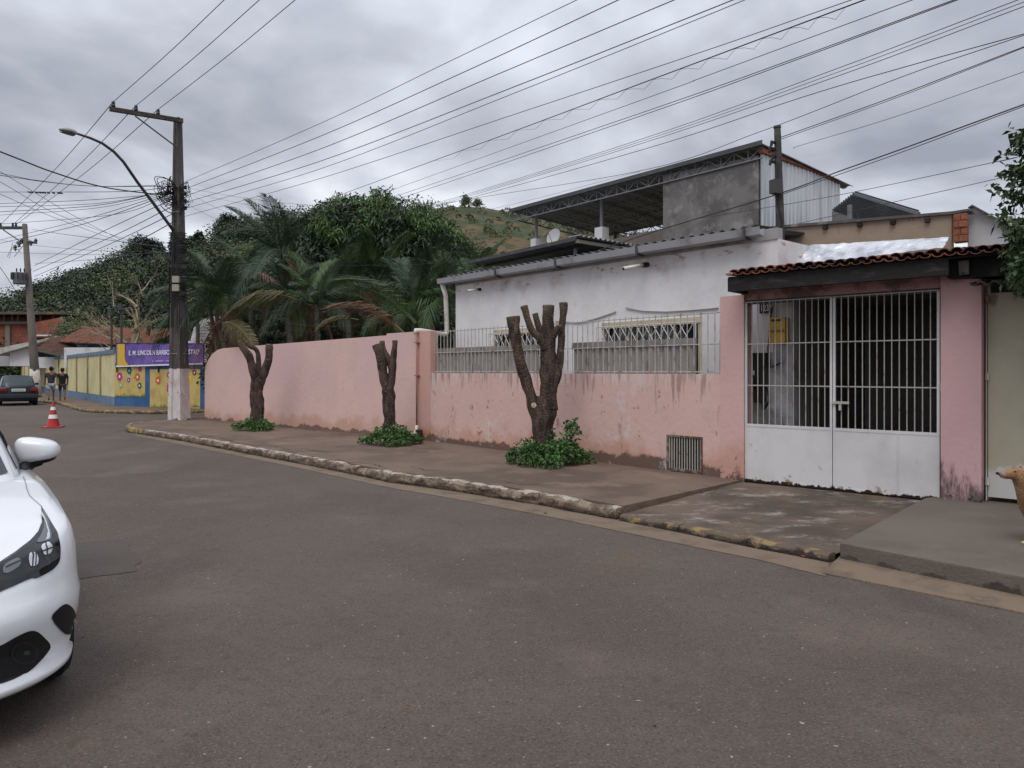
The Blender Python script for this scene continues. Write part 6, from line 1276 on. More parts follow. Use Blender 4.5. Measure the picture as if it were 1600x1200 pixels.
tiled(c1, [W(56, 546, 46), W(112, 559, 44), W(150, 532, 50), W(83, 524, 50)], mat('dull_brown_tiles', (.15, .075, .05), [dict(c=(.09, .05, .04), s=1.5, lo=.45, hi=.6)])); pbox(c1, 'wall', 60, 120, 558, 575, 47, 3, white_m)
MB().tube([W(54, 546.5, 45.9), W(112, 560, 43.9)], .07, 4).build('eave_edge', steel_dk, c1)
c2 = thing('school_building', 'school building with long weathered clay-tile roof behind the bare tree', 'building', (W(200, 560, 41).x, 41, .1))
tiled(c2, [W(92, 534, 48), W(240, 541, 40), W(262, 514, 44), W(130, 512, 52)]); tiled(c2, [W(232, 541, 38), W(262, 524, 38), W(276, 513, 41), W(236, 515, 41)], clay_far, 6); pbox(c2, 'wall', 236, 330, 528, 570, 41.5, 4, white_m, yl=541); pbox(c2, 'wall', 100, 236, 543, 575, 42.5, 4, white_m)
bl_ = thing('blue_shed', 'weathered blue shed wall above the school wall beside the bare tree', 'shed', (W(148, 570, 36).x, 36, .1)); pbox(bl_, 'wall', 120, 174, 538, 572, 47, 3, mat('shed_blue', (.08, .16, .28), [dict(c=(.2, .22, .25), s=1.2, lo=.48, hi=.6), dict(c=(.05, .06, .08), s=2, lo=.5, hi=.65)])); pbox(bl_, 'roof', 118, 176, 535.5, 538, 46.5, 4, blue_pale)
wd = thing('white_domed_house', 'white curved-roof house glimpsed behind the palm fronds right of the pole', 'house', (W(315, 560, 34).x, 34, .1)); q = [W(298, 560, 33), W(298, 530, 33), W(303, 512, 33), W(315, 500, 33), (W(330, 494, 33)), W(344, 494, 33), W(346, 560, 33)]; MB().extr(q, (1, 5, 0)).build('wall', white_m, wd); MB().tube([W(309, 560, 32.5), W(309, 505, 32.5)], .09, 6).build('post', pole_c, wd)
rr_ = thing('red_roof_shed', 'low red-roofed shed glimpsed through the palm trunks over the pink wall', 'shed', (W(450, 540, 30).x, 30, .1)); tiled(rr_, [W(330, 528, 30), W(520, 519, 30), W(520, 508, 33), W(330, 515, 33)], brick_m, 4)

# bare branch tree
bt = thing('bare_tree', 'leafless tree with tangled pale branches behind the school corner', 'tree', (W(200, 560, 37).x, 37, .1))
mb = MB(); r_ = random.Random(12)
def branch(p, d, L_, r0, lv):
    pts = [p]; R_ = [r0]; q = p
    for i in range(4): d = (d+Vector((r_.gauss(0, .16), r_.gauss(0, .16), r_.gauss(0, .10)))).normalized(); q = q+d*L_/4; pts.append(q); R_.append(r0*(1-.17*(i+1)))
    mb.tube(pts, R_, 4, cap=False)
    if lv > 0:
        for k in range(3 if lv > 1 else 2):
            i = r_.choice((2, 3, 4)); dd = (d+Vector((r_.gauss(0, .55), r_.gauss(0, .5), r_.gauss(.05, .35)))).normalized(); branch(pts[i], dd, L_*r_.uniform(.5, .75), R_[i]*.62, lv-1)
for (x0, y0, x1, y1, r0, lv) in ((222, 540, 214, 480, .12, 1), (214, 480, 180, 455, .08, 2), (214, 480, 222, 455, .09, 2), (222, 455, 238, 425, .05, 2), (215, 500, 195, 470, .05, 2), (205, 545, 170, 505, .10, 2), (190, 535, 140, 505, .09, 3), (200, 530, 150, 495, .08, 3), (180, 530, 125, 512, .07, 3), (195, 545, 150, 545, .08, 2), (200, 545, 240, 510, .08, 3), (205, 520, 232, 500, .06, 3), (170, 520, 150, 500, .06, 3), (180, 545, 148, 552, .06, 2), (210, 540, 225, 505, .07, 3), (178, 480, 176, 440, .045, 1), (222, 460, 210, 432, .04, 2)):
    a, b = W(x0, y0, 37+r_.uniform(-.6, .6)), W(x1, y1, 37+r_.uniform(-1, 1)); branch(a, (b-a).normalized(), (b-a).length, r0*.8, lv)
mb.build('branches', bare_m, bt)
limb([Vector((W(208, 560, 37).x, 37, .1)), W(210, 540, 37), W(214, 515, 37), W(214, 480, 37)], [.2, .17, .13, .09], 'trunk', bare_m, bt, n=8)
for px, D, z, w_, lb_ in ((96, 58, 3.9, 1.6, 'feathery green bush above the school wall left of the bare tree'), (118, 52, 5.6, 2.6, 'loose light green tree behind the bare tree'), (232, 50, 4.6, 1.5, 'green bush behind the school roof beside the corner pole'), (130, 60, 7, 3, 'green tree behind the tiled roofs at the left'), (272, 44, 5.2, 1.8, 'green tree just behind the corner pole')): tree('garden_tree', lb_, px, D, z, w_, g_hill2 if px < 230 else g_palm, int(px+D), 3600, 'garden trees behind the school', ls=.26, lumps=5)

# ------------------------------------------------------------------ right tree (trunk outside the frame)
rt = thing('street_tree', 'dark glossy-leaved tree reaching in from the right frame edge', 'tree', (W(1690, 800, 7.2).x, 7.2, .1))
br = MB(); PP = []; r_ = random.Random(6)
def spray(x0, y0, x1, y1, D, n): 
    a, b = W(x0, y0, D), W(x1, y1, D); m_ = a.lerp(b, .5)+Vector((0, 0, .05)); br.tube([a, m_, b], [.012, .008, .003], 4, cap=False)
    for k in range(n): t_ = .3+.7*r_.random(); q = a.lerp(m_, t_*2) if t_ < .5 else m_.lerp(b, t_*2-1); PP.append(q+Vector((r_.gauss(0, .035), r_.gauss(0, .05), r_.gauss(0, .035))))
for k in range(46): x = r_.uniform(1570, 1640); y = r_.choice((r_.uniform(210, 320), r_.uniform(280, 440), r_.uniform(340, 445))); spray(1660, y+r_.uniform(-5, 60), max(x, 1576 if y < 340 else 1568), y, 7.2+r_.uniform(-.5, .5), 34)
for a_ in ((1640, 330, 1556, 294, 7.0, 26), (1640, 260, 1566, 242, 7.1, 26), (1650, 330, 1562, 318, 7.2, 22), (1640, 260, 1580, 212, 7, 30), (1650, 420, 1566, 352, 7, 30), (1650, 400, 1578, 440, 7, 40), (1640, 290, 1576, 270, 7, 26), (1650, 380, 1560, 335, 7, 20)): spray(*a_)
for k in range(150): a = r_.uniform(0, 6.28); z = r_.uniform(250, 430); rr = r_.uniform(60, 130)*math.sin(math.pi*(z-200)/260)**.5; spray(1700, z+20, max(1640, 1700+rr*math.cos(a)), z+r_.uniform(-40, 20), 7.3+rr/160*math.sin(a)*1.1, 26)
br.build('branches', bark2, rt); P = np.array([tuple(p) for p in PP]); P = np.repeat(P, 3, 0); r = np.random.default_rng(3); P += r.normal(size=P.shape)*.02; v, f = leaves_mesh(P, rnd_dir(len(P), r, .1), .085, .038, .2, 4); link('foliage', v, f, g_citrus, rt)
limb([Vector((W(1690, 800, 7.2).x, 7.2, .1)), W(1685, 600, 7.2), W(1665, 420, 7.2), W(1650, 260, 7.2)], [.11, .09, .06, .02], 'trunk', bark2, rt, n=8)

# ------------------------------------------------------------------ traffic cone
q = gp(83, 668); cn_ = thing('traffic_cone', 'red and white striped traffic cone standing on the road', 'traffic cone', (q.x, q.y, 0))
mb = MB(); mb.box((q.x, q.y, .018), (.24, .24, .018), .3); bevel(mb.build('base', cone_r, cn_), .008)
H_ = .72; rad = lambda z: .175-.15*(z/H_)
for z0, z1, m in ((.037, .26, cone_r), (.26, .37, cone_w), (.37, .50, cone_r), (.50, .59, cone_w), (.59, .72, cone_r)): MB().lathe((q.x, q.y, 0), [(z0, rad(z0)), (z1-.001, rad(z1))], 20).build('band' if m is cone_w else 'cone_body', m, cn_, smooth=False)

# ------------------------------------------------------------------ cars
def superell(w, a, n, p=2.8, q=2.2):
    return [(-a*(1-(1-(y/w)**p)**(1/q)), y) for y in (w*math.sin(math.pi/2*i/n)**.9 for i in range(n+1))]
class Car:
    def __init__(s, name, label, O, Fd, Lg, hw, body_m, glass_m, spec, group=None):
        s.O = Vector((*O, 0)); s.F = Vector((*Fd, 0)).normalized(); s.L = Vector((-s.F.y, s.F.x, 0)); s.Lg = Lg; s.hw = hw
        s.root = thing(name, label, 'car', s.O+s.F*(-Lg/2), group); s.m = body_m; s.gm = glass_m; s.k = spec; s.body()
    def w(s, x, y, z): return s.O+s.F*x+s.L*y+Vector((0, 0, z))
    def body(s):
        k = s.k; hw, Lg = s.hw, s.Lg
        fr = superell(hw, k['fa'], 16); re = [(-Lg-x, y) for x, y in superell(hw, k['ra'], 12)][::-1]
        mid = [(-k['fa']-(Lg-k['fa']-k['ra'])*i/34, hw) for i in range(1, 34)]
        out = fr+mid+re; out = out+[(x, -y) for x, y in out[::-1][1:-1]]; n = len(out)
        lv = k['levels']; V = []; wc = k['wheels']
        def nrm(i): a, b = Vector(out[i-1]), Vector(out[(i+1) % n]); t_ = (b-a).normalized(); nn = Vector((-t_.y, t_.x)); return nn if nn.dot(Vector(out[i])-Vector((-Lg/2, 0))) > 0 else -nn
        NR = [nrm(i) for i in range(n)]
        ze = lambda x: np.interp(-x, k['edge'][0], k['edge'][1])
        for z, zf, fi, si, ri in lv:
            for i in range(n):
                x, y = out[i]; nn = NR[i]; wf = max(0, nn.x)**1.5; wr = max(0, -nn.x)**1.5; ins_ = si*(1-wf-wr)+fi*wf+ri*wr
                if z is None: zz = ze(x)
                else: zz = z*(1-wf)+zf*wf
                V.append([x-nn.x*ins_, y-nn.y*ins_, zz])
        rows = len(lv); zi = []
        steps = [.93, .85, .72, .55, .35, .15]
        last = V[-n:]
        for st in steps:
            for i in range(n):
                x, y, z = last[i]; sx_ = max(min(x, -.55), -Lg+.5); px_ = sx_+(x-sx_)*st; py_ = y*st; dz = k['crown']*(1-(abs(py_)/hw)**2)-k['crown']*(1-(abs(y)/hw)**2)
                V.append([px_, py_, ze(px_)*(1-st)+ (z if st > .9 else ze(px_))*st+max(0, dz)])
        tot = rows+len(steps); Fc = []
        for j in range(tot-1):
            for i in range(n): Fc.append((j*n+i, j*n+(i+1) % n, (j+1)*n+(i+1) % n, (j+1)*n+i))
        Fc.append(tuple((tot-1)*n+i for i in range(n)))
        # wheel arches
        keep = []; snap = {}
        for f in Fc:
            c = [sum(V[q][a] for q in f)/len(f) for a in range(3)]
            if len(f) == 4 and abs(c[1]) > hw-.22 and any((c[0]-wx)**2+(c[2]-.30)**2 < k['arch']**2 for wx in wc): continue
            keep.append(f)
        used = {}
        for f in keep:
            for q in f: used[q] = used.get(q, 0)+1
        for q in used:
            x, y, z = V[q]
            for wx in wc:
                d2 = math.hypot(x-wx, z-.30)
                if abs(y) > hw-.22 and d2 < k['arch']+.03 and used[q] < 4 and z > .14: sc = (k['arch']+.01)/max(d2, .05); V[q][0] = wx+(x-wx)*sc; V[q][2] = .30+(z-.30)*sc
        s.obj = link('body', [s.w(*q) for q in V], keep, s.m, s.root, smooth=True)
        bm = bmesh.new(); bm.from_mesh(s.obj.data); bmesh.ops.recalc_face_normals(bm, faces=bm.faces); bm.to_mesh(s.obj.data); bm.free()
        off = wloc(s.root); s.bvh = BVHTree.FromPolygons([v.co+off for v in s.obj.data.vertices], [p.vertices for p in s.obj.data.polygons])
        # dark underbody and arches
        mb = MB(); P = [s.w(x, y, z) for z in (.20, .62) for x, y in ((-.45, -hw+.2), (-Lg+.4, -hw+.2), (-Lg+.4, hw-.2), (-.45, hw-.2))]; mb.hexa(P); mb.build('underbody', plastic_b, s.root)
        for wx in wc:
            for sg in (-1, 1):
                wt = thing('wheel', 'x', 'x'); del wt['label'], wt['category']; wt.parent = s.root; c = s.w(wx, sg*(hw-.11), .30); wt.location = c-wloc(s.root)
                a = s.L*sg
                mb = MB(); mb.tube([c-a*.10, c-a*.095, c-a*.06, c+a*.06, c+a*.095, c+a*.10], [.22, .27, .30, .30, .27, .21], 28); mb.build('tyre', rubber, wt, smooth=False)
                mb = MB(); mb.tube([c+a*.05, c+a*.088], [.20, .205], 24); mb.build('rim', steel_dk, wt)
                mb = MB()
                for q in range(5): an = q*2*math.pi/5; dd = s.F*math.cos(an)+Vector((0, 0, math.sin(an))); mb.tube([c+a*.098, c+a*.094+dd*.2], [.035, .03], 5)
                mb.build('spokes', alloy, wt)
        # greenhouse
        g = k['cabin']; NV = 40; rings = []
        for (z, xf, xr, w_) in g:
            ring = []; cx = (xf+xr)/2; hl = (xf-xr)/2
            for i in range(NV): th_ = 2*math.pi*(i+.5)/NV; c_, s_ = math.cos(th_), math.sin(th_); ring.append((cx+hl*math.copysign(abs(c_)**.42, c_), w_*math.copysign(abs(s_)**.42, s_), z))
            rings.append(ring)
        V = [q for r in rings for q in r]; Fc = []
        for j in range(len(rings)-1):
            for i in range(NV): Fc.append((j*NV+i, j*NV+(i+1) % NV, (j+1)*NV+(i+1) % NV, (j+1)*NV+i))
        Fc.append(tuple((len(rings)-1)*NV+i for i in range(NV))); ca = link('cabin', [s.w(*q) for q in V], Fc, s.m, s.root, smooth=True)
        # glass panes just proud of the cabin
        def rp(t_, th_):          # t_: 0 lower .. 1 upper of side glass
            z = k['glz'][0]+(k['glz'][1]-k['glz'][0])*t_; zs = [q[0] for q in g]; xf = np.interp(z, zs, [q[1] for q in g]); xr = np.interp(z, zs, [q[2] for q in g]); w_ = np.interp(z, zs, [q[3] for q in g])
            cx = (xf+xr)/2; hl = (xf-xr)/2; c_, s_ = math.cos(th_), math.sin(th_); x = cx+(hl+.008)*math.copysign(abs(c_)**.42, c_); y = (w_+.008)*math.copysign(abs(s_)**.42, s_); return s.w(x, y, z)
        def pane(a0, a1, nm, lab=None, K=16, t0=0, t1=1):
            mb = MB()
            for j in range(5):
                for i in range(K+1): mb.v.append(rp(t0+(t1-t0)*j/4, a0+(a1-a0)*i/K))
            for j in range(4):
                for i in range(K): q = j*(K+1)+i; mb.f.append((q, q+1, q+K+2, q+K+1))
            return mb.build(nm, s.gm, s.root, smooth=True, label=lab)
        A = math.radians
        pane(A(-43), A(43), 'windscreen'); pane(A(137), A(223), 'rear_window')
        for sg in (1, -1): pane(sg*A(58), sg*A(88), 'side_window'); pane(sg*A(91), sg*A(125), 'side_window')
    def decal(s, px_poly, m, name, off=.004, label=None, step=3.0, thick=.004, rnd=2):
        if len(px_poly) > 4:
            for _ in range(rnd):
                q = []
                for i, a in enumerate(px_poly):
                    b = px_poly[(i+1) % len(px_poly)]; q += [(a[0]*.8+b[0]*.2, a[1]*.8+b[1]*.2), (a[0]*.2+b[0]*.8, a[1]*.2+b[1]*.8)]
                px_poly = q
        xs = [p[0] for p in px_poly]; ys = [p[1] for p in px_poly]; pts = []; 
        # dense boundary
        B = []
        for i, a in enumerate(px_poly):
            b = px_poly[(i+1) % len(px_poly)]; k = max(1, int(math.hypot(b[0]-a[0], b[1]-a[1])/step))
            for j in range(k): B.append((a[0]+(b[0]-a[0])*j/k, a[1]+(b[1]-a[1])*j/k))
        nB = len(B); 
        def inside(x, y):
            c = False
            for i in range(nB):
                x0, y0 = B[i]; x1, y1 = B[i-1]
                if (y0 > y) != (y1 > y) and x < (x1-x0)*(y-y0)/(y1-y0)+x0: c = not c
            return c
        I = [(x, y) for x in np.arange(min(xs)+1, max(xs), step) for y in np.arange(min(ys)+1, max(ys), step) if inside(x, y)]
        P2 = [Vector(p[:2]) for p in B+I]; r = delaunay_2d_cdt(P2, [(i, (i+1) % nB) for i in range(nB)], [], 1, 1e-4)
        V = []; ok = []
        for p in r[0]:
            d = W(p[0], p[1], 1)-Vector((0, 0, EYE)); h = s.bvh.ray_cast(Vector((0, 0, EYE)), d.normalized())
            if h[0] is None: V.append(None); continue
            nn = h[1]; nn = -nn if nn.dot(d) > 0 else nn; V.append(h[0]+nn*off)
        idx = {}; VV = []
        for i, v in enumerate(V):
            if v is not None: idx[i] = len(VV); VV.append(v)
        Fc = [tuple(idx[i] for i in f) for f in r[2] if all(i in idx for i in f)]
        return link(name, VV, Fc, m, s.root, smooth=True, label=label)
new_levels = [(.17, .19, .14, .12, .12), (.19, .205, .05, .08, .05), (.23, .235, .0, .035, .0), (.255, .26, .0, .03, .0), (.27, .28, .045, .045, .03), (.36, .38, .05, .02, .02), (.46, .47, .02, .0, 0), (.545, .55, .0, -.004, 0), (.59, .585, .035, .004, .01), (.66, .63, .055, .008, .02), (.76, .68, .09, .012, .04), (.84, .735, .14, .03, .06), (None, None, .20, .055, .10)]
white_car = Car('parked_car', 'glossy white hatchback with its front corner filling the lower left of the frame', (-2.47, 2.72), (.65, -.76), 4.0, .86, car_white, glass_d,
    dict(fa=.62, ra=.45, levels=new_levels, wheels=(-.86, -3.32), arch=.325, crown=.055, edge=([0, .2, .45, .8, 1.2, 1.6, 4], [.775, .80, .86, .93, .975, .99, 1.0]),
         cabin=[(.93, -.98, -3.86, .77), (1.02, -1.15, -3.80, .755), (1.20, -1.52, -3.68, .70), (1.36, -1.90, -3.5, .63), (1.44, -2.15, -3.35, .56), (1.475, -2.4, -3.1, .42)], glz=(1.03, 1.37)))
hl = [(65, 792), (77, 812), (90, 833), (94, 860), (92, 879), (80, 892), (54.7, 905), (49, 903), (27, 913), (0, 925), (-60, 950), (-60, 905), (0, 881), (27, 863), (48, 847), (60, 832), (66, 818), (66, 803)]
o = white_car.decal(hl, gloss_b, 'headlight', .005)
for pg, m in (([(43, 871), (47, 865), (55, 864), (59, 873), (57, 884), (46, 887)], chrome), ([(63, 853), (76, 847), (81, 855), (78, 865), (67, 869)], chrome), ([(66, 796), (71, 803), (80, 835), (79, 845), (55, 851), (64, 838), (69, 822)], smoke_m), ([(4, 884), (30, 871), (32, 884), (12, 897), (3, 896)], smoke_m)): 
    q = white_car.decal(pg, m, 'reflector', .008, step=2)
white_car.decal([(78, 962), (101, 941), (115, 951), (122, 978), (115, 990), (102, 992), (86, 976)], plastic_b, 'side_air_intake', .004)
white_car.decal([(-60, 1030), (0, 1009), (27, 993), (49, 984), (61, 988), (81, 1009), (67, 1028), (48, 1047), (27, 1060), (0, 1070), (-60, 1085)], plastic_b, 'lower_grille', .004)
def ring_px(cx, cy, r0, r1, m, nm):
    N_ = 20; mb = []; out = [(cx+r1*math.cos(2*math.pi*i/N_), cy+r1*.85*math.sin(2*math.pi*i/N_)) for i in range(N_)]; return white_car.decal(out, m, nm, .007, step=2)
ring_px(37, 1020, 0, 22, mat('dark_trim', (.02, .02, .022), rough=.5), 'fog_lamp_surround'); 
o = white_car.decal([(37+17*math.cos(2*math.pi*i/16), 1020+14*math.sin(2*math.pi*i/16)) for i in range(16)], plastic_b, 'fog_lamp', .010, step=2)
o = white_car.decal([(39+5*math.cos(2*math.pi*i/12), 1019+4.5*math.sin(2*math.pi*i/12)) for i in range(12)], glass_teal, 'fog_lens', .011, step=2)
for pg in ([(49.5, 864), (51.5, 864), (50.5, 887), (48.5, 887)], [(54, 864), (55.5, 864), (55, 885), (53.5, 885)], [(70, 850), (72, 849), (73, 868), (71, 869)], [(64, 861), (80, 855), (80, 857.5), (64, 863.5)], [(8, 886), (30, 876), (30, 878), (8, 888.5)]): white_car.decal(pg, gloss_b, 'reflector_rib', .0095, step=2)
white_car.decal([(64, 800), (70, 812), (77, 832), (76.5, 843), (70, 846), (75, 833), (69, 815), (64, 806)], mat('light_strip', (.5, .52, .54), rough=.2), 'light_guide', .010, step=2, rnd=0)
# shut line between bonnet and wing
def line_decal(pts, w_=.8): 
    for a, b in zip(pts, pts[1:]):
        d = Vector((b[0]-a[0], b[1]-a[1])).normalized(); nn = Vector((-d.y, d.x))*w_/2; white_car.decal([(a[0]+nn.x, a[1]+nn.y), (b[0]+nn.x, b[1]+nn.y), (b[0]-nn.x, b[1]-nn.y), (a[0]-nn.x, a[1]-nn.y)], plastic_b, 'shut_line', .0035, step=4)
line_decal([(-40, 897), (0, 879), (27, 861), (48, 845), (60, 831), (66, 816), (65, 792)], 1.3); line_decal([(65, 792), (46, 775), (42, 765), (40, 755), (36, 745)], .7)
# door mirror
mr = thing('door_mirror', 'x', 'x'); del mr['label'], mr['category']; mr.parent = white_car.root; MD = 4.75
def blob(c, rx, ry, rz, ax3, m, nm, p=.75, par=None, K=14, n=22, shear=0, tap=0):
    mb = MB()
    for j in range(K+1):
        a = -math.pi/2+math.pi*j/K
        for i in range(n):
            b = 2*math.pi*i/n; x = rx*math.copysign(abs(math.cos(a)*math.cos(b))**p, math.cos(b)); y = ry*math.copysign(abs(math.cos(a)*math.sin(b))**p, math.sin(b)); z = rz*math.copysign(abs(math.sin(a))**p, math.sin(a))
            mb.v.append(c+ax3[0]*(x+shear*z)+ax3[1]*y+ax3[2]*(z*(1-tap*x/rx)))
    for j in range(K):
        for i in range(n): mb.f.append((j*n+i, j*n+(i+1) % n, (j+1)*n+(i+1) % n, (j+1)*n+i))
    return mb.build(nm, m, par or white_car.root, smooth=True)
xa = Vector((.97, .25, .03)).normalized(); ya = Vector((-.25, .97, 0)); za = Vector((0, 0, 1))
blob(W(59, 703, MD), .125, .085, .080, (xa, ya, za), car_white, 'mirror_cap', .68, mr, tap=.30, shear=-.12)
blob(W(58, 719, MD)+Vector((0, .01, 0)), .105, .075, .028, (Vector((.96, .2, .17)), ya, za), plastic_b, 'mirror_base', .8, mr)
MB().tube([W(38, 742, MD-.25), W(38, 732, MD-.1), W(48, 722, MD), W(62, 718, MD)], [.03, .035, .045, .04], 8).build('mirror_stalk', plastic_b, mr, smooth=True)
# dark hatchback seen from behind
old_levels = [(.20, .20, .10, .10, .10), (.22, .22, .02, .05, .02), (.34, .34, 0, .02, 0), (.44, .44, 0, .0, 0), (.50, .50, .03, .0, .04), (.60, .60, .04, 0, .05), (.72, .70, .08, .01, .06), (None, None, .16, .06, .09)]
PDc = 34.0; cc = W(29, 600, PDc); Fd = Vector((-.60, .80)).normalized(); Oc = (cc.x+Fd.x*3.85, cc.y+Fd.y*3.85)
hb = Car('parked_car', 'dark green older hatchback parked at the far left, seen from behind', Oc, tuple(Fd), 3.85, .80, car_dark, glass_teal,
    dict(fa=.5, ra=.25, levels=old_levels, wheels=(-.75, -3.1), arch=.33, crown=.03, edge=([0, .5, 1.0, 4], [.72, .82, .88, .86]), cabin=[(.84, -.95, -3.80, .72), (.95, -1.1, -3.74, .70), (1.2, -1.6, -3.50, .63), (1.36, -1.95, -3.28, .57), (1.40, -2.2, -3.1, .45)], glz=(.93, 1.32)))
for sg in (-1, 1): mb = MB(); c = hb.w(-3.80, sg*.60, .74); mb.box(c, (.07, .16, .075), ax=(hb.F, hb.L, Vector((0, 0, 1)))); bevel(mb.build('tail_light', tail_red, hb.root), .02)
mb = MB(); mb.box(hb.w(-3.87, 0, .73), (.012, .27, .065), ax=(hb.F, hb.L, Vector((0, 0, 1)))); mb.build('number_plate', plate_w, hb.root)
mb = MB(); 
for k in range(7): mb.box(hb.w(-3.886, -.20+k*.066, .725), (.003, .018, .035), ax=(hb.F, hb.L, Vector((0, 0, 1))))
mb.build('plate_marks', mat('plate_grey', (.3, .3, .32)), hb.root)
mb = MB(); mb.box(hb.w(-3.84, 0, .45), (.05, .78, .09), ax=(hb.F, hb.L, Vector((0, 0, 1)))); bevel(mb.build('rear_bumper', plast_g, hb.root), .03)
for sg in (-1, 1): blob(hb.w(-1.35, sg*.88, .98), .06, .09, .06, (hb.F, hb.L, Vector((0, 0, 1))), plastic_b, 'door_mirror', .8, hb.root, 8, 10)

# ------------------------------------------------------------------ skinned figures
def skin(name, J, E, m, parent, sub=2, root=None):
    keys = list(J); me = bpy.data.meshes.new(name); me.from_pydata([J[k][0] for k in keys], [(keys.index(a), keys.index(b)) for a, b in E], []); o = bpy.data.objects.new(name, me); COL.objects.link(o)
    md = o.modifiers.new('s', 'SKIN'); ms = o.modifiers.new('u', 'SUBSURF'); ms.levels = sub; ms.render_levels = sub
    for i, k in enumerate(keys): r_ = J[k][1]; me.skin_vertices[0].data[i].radius = r_ if isinstance(r_, tuple) else (r_, r_); me.skin_vertices[0].data[i].use_root = (k == (root or keys[0]))
    bpy.context.view_layer.update(); nm = bpy.data.meshes.new_from_object(o.evaluated_get(bpy.context.evaluated_depsgraph_get())); bpy.data.objects.remove(o)
    nm.name = name; nm.materials.clear(); nm.materials.append(m); nm.polygons.foreach_set('use_smooth', [True]*len(nm.polygons)); off = wloc(parent)
    nm.transform(Matrix.Translation(-off)); ob = bpy.data.objects.new(name, nm); COL.objects.link(ob); ob.parent = parent; return ob
def walker(px, D, h, label, sh_m, st_m, ph, seed):
    b = Vector(((px-800)/F_PX*D, D, .12)); th = thing('person', label, 'person', b, 'people walking away'); s = h/1.72
    Fw = Vector((-.55, .83, 0)).normalized(); R_ = Vector((Fw.y, -Fw.x, 0))
    def P(r_, f_, z): return tuple(b+R_*r_*s+Fw*f_*s+Vector((0, 0, z*s)))
    J = {'pel': (P(0, 0, .95), (.13*s, .10*s)), 'sp': (P(0, .01, 1.15), (.125*s, .09*s)), 'ch': (P(0, .01, 1.33), (.155*s, .10*s)), 'nk': (P(0, .0, 1.47), .05*s), 'hd': (P(0, .02, 1.56), .075*s), 'ht': (P(0, .02, 1.66), .08*s)}
    E = [('pel', 'sp'), ('sp', 'ch'), ('ch', 'nk'), ('nk', 'hd'), ('hd', 'ht')]
    for sg, n in ((-1, 'l'), (1, 'r')):
        st = .20*sg*ph
        J['hip'+n] = (P(.09*sg, 0, .88), .085*s); J['kn'+n] = (P(.10*sg, st*.6+.03, .48), .055*s); J['an'+n] = (P(.10*sg, st*1.1-.06, .09+(.08 if st < 0 else 0)), .035*s); J['to'+n] = (P(.11*sg, st*1.1+.12, .04+(.02 if st < 0 else 0)), .03*s)
        E += [('pel', 'hip'+n), ('hip'+n, 'kn'+n), ('kn'+n, 'an'+n), ('an'+n, 'to'+n)]
        J['sh'+n] = (P(.19*sg, 0, 1.40), .05*s); J['el'+n] = (P(.25*sg, -st*.35, 1.13), .038*s); J['wr'+n] = (P(.25*sg, -st*.9+.06, .90), .027*s); J['ha'+n] = (P(.24*sg, -st*1.0+.09, .82), .03*s)
        E += [('ch', 'sh'+n), ('sh'+n, 'el'+n), ('el'+n, 'wr'+n), ('wr'+n, 'ha'+n)]
    skin('body', J, E, skin_m, th)
    JS = {'a': (P(0, 0, .84), (.16*s, .12*s)), 'a2': (P(0, 0, .97), (.165*s, .125*s)), 'b': (P(0, .01, 1.12), (.16*s, .12*s)), 'c': (P(0, .01, 1.34), (.18*s, .12*s)), 'd': (P(0, 0, 1.45), (.075*s, .07*s))}; ES = [('a', 'a2'), ('a2', 'b'), ('b', 'c'), ('c', 'd')]
    for sg, n in ((-1, 'l'), (1, 'r')): JS['s'+n] = (P(.20*sg, 0, 1.39), .068*s); JS['e'+n] = (P(.245*sg, -.04*sg*ph, 1.18), .062*s); ES += [('c', 's'+n), ('s'+n, 'e'+n)]
    skin('shirt', JS, ES, sh_m, th, root='b')
    JT = {'a': (P(0, 0, .90), (.145*s, .11*s))}; ET = []
    for sg, n in ((-1, 'l'), (1, 'r')): st = .20*sg*ph; JT['h'+n] = (P(.09*sg, 0, .84), .105*s); JT['k'+n] = (P(.10*sg, st*.5+.02, .56), .085*s); ET += [('a', 'h'+n), ('h'+n, 'k'+n)]
    skin('shorts', JT, ET, st_m, th, root='a')
    blob(Vector(P(0, 0.0, 1.645)), .10*s, .11*s, .115*s, (R_, Fw, Vector((0, 0, 1))), hair_m, 'hair', 1, th, 10, 14)
    for sg in (-1, 1): blob(Vector(P(.10*sg, .20*sg*ph*1.1+.03, .05+(.05 if sg*ph < 0 else 0))), .045*s, .12*s, .035*s, (R_, Fw, Vector((0, 0, 1))), short2, 'shoe', .9, th, 6, 10)
walker(80, 36.0, 1.68, 'person walking away on the far pavement in a charcoal shirt and pale shorts', shirt1, short1, 1, 1)
walker(97.5, 36.9, 1.62, 'person walking away in a black shirt and dark shorts, right of the other walker', shirt2, short2, -1, 2)

# ------------------------------------------------------------------ dog at the right edge, sitting, facing left
DD = 6.15; db = W(1625, 580, DD); db.z = .17
dg = thing('dog', 'tan dog with a greying muzzle at the right edge, looking left over the grey slab', 'dog', db)
def X(px, py, dy=0): return tuple(W(px, py, DD)+Vector((0, dy, 0)))
J = {'ch': (X(1622, 800), (.15, .13)), 'nb': (X(1612, 776), .115), 'nm': (X(1603, 757), .092), 'hd': (X(1594, 743), (.082, .080)), 'br': (X(1584, 738), (.060, .064)), 'mz': (X(1570.5, 742), (.034, .033)), 'ns': (X(1561.5, 741.5), (.018, .019)),
     'bl': (X(1655, 812), (.14, .13)), 'hp': (X(1688, 832), (.14, .13)), 'tl': (X(1712, 855), .03), 'te': (X(1748, 862), .02)}
E = [('ch', 'nb'), ('nb', 'nm'), ('nm', 'hd'), ('hd', 'br'), ('br', 'mz'), ('mz', 'ns'), ('ch', 'bl'), ('bl', 'hp'), ('hp', 'tl'), ('tl', 'te')]
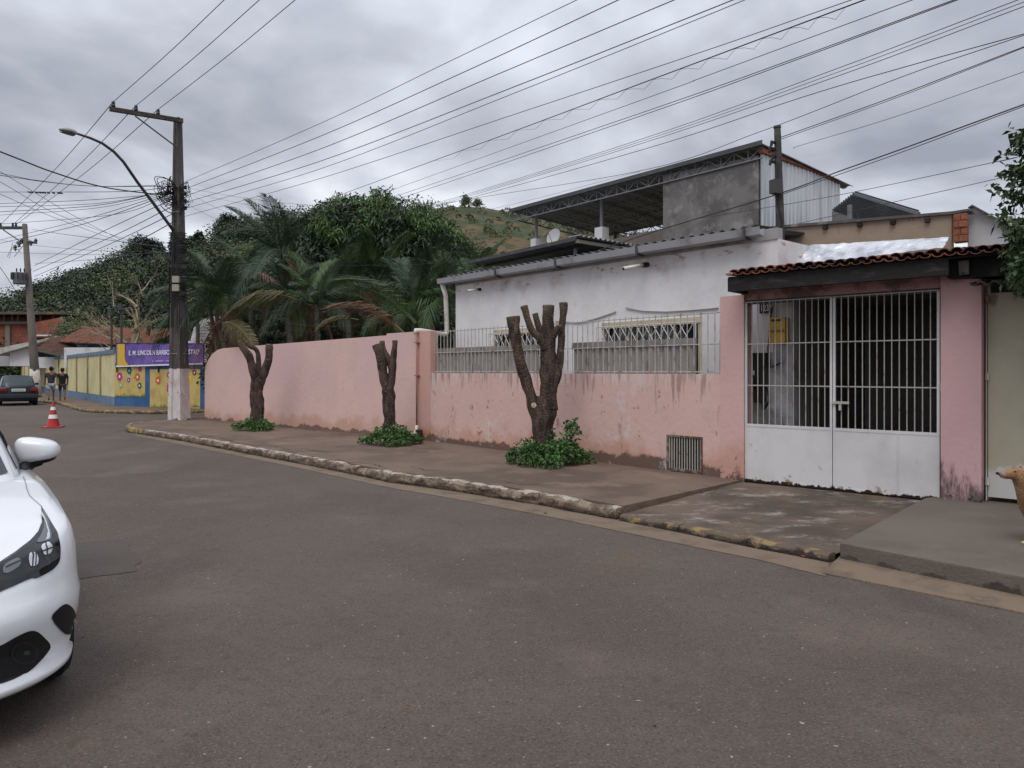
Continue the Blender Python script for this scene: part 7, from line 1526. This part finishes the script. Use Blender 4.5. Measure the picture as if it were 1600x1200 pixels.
for n, dy, o_ in (('l', -.07, 0), ('r', .08, 8)):
    J['s'+n] = (X(1619+o_, 812, dy), .055); J['e'+n] = (X(1622+o_, 830, dy), .04); J['w'+n] = (X(1610+o_, 845, dy), .03); J['p'+n] = (X(1602+o_, 847, dy), .028); E += [('ch', 's'+n), ('s'+n, 'e'+n), ('e'+n, 'w'+n), ('w'+n, 'p'+n)]
    J['k'+n] = (X(1662+o_, 838, dy*1.6), .06); J['h'+n] = (X(1684+o_, 849, dy*1.7), .03); J['f'+n] = (X(1660+o_, 851, dy*1.8), .027); E += [('hp', 'k'+n), ('k'+n, 'h'+n), ('h'+n, 'f'+n)]
skin('body', J, E, fur, dg, root='bl')
for dy in (-.055, .05): 
    c = Vector(X(1604, 741, dy*1.7)); blob(c, .028, .012, .062, (Vector((.85, 0, -.3)), Vector((0, 1, 0)), Vector((.25, -.1 if dy < 0 else .1, .95))), mat('brown_ear_fur', (.20, .085, .04), bump=.8), 'ear', 1, dg, 8, 10)
blob(Vector(X(1568, 741.5)), .040, .0285, .025, (Vector((1, 0, -.05)), Vector((0, 1, 0)), Vector((0, 0, 1))), fur_g, 'muzzle', .9, dg, 8, 12)
blob(Vector(X(1558.5, 739.5)), .013, .016, .013, (Vector((1, 0, 0)), Vector((0, 1, 0)), Vector((0, 0, 1))), nose_m, 'nose', 1, dg, 6, 10)
MB().tube([Vector(X(1560, 745, -.02)), Vector(X(1567, 747.5, -.028)), Vector(X(1574, 747, -.034))], .0028, 4).build('mouth', nose_m, dg)
for dy in (-.046, .046): blob(Vector(X(1580, 735.5, dy)), .008, .006, .006, (Vector((1, 0, 0)), Vector((0, 1, 0)), Vector((0, 0, 1))), nose_m, 'eye', 1, dg, 5, 8)
for (px, py, dy) in ((1594, 844, -.07), (1602, 849, .05)):
    for k in range(4): blob(Vector(X(px+1, py+2, dy+(k-1.5)*.02)), .026, .011, .014, (Vector((1, 0, 0)), Vector((0, 1, 0)), Vector((0, 0, 1))), fur_p, 'toe', 1, dg, 5, 8)
print('objects', len(bpy.data.objects), 'tris', sum(len(o.data.polygons)*2 for o in bpy.data.objects if o.type == 'MESH'))
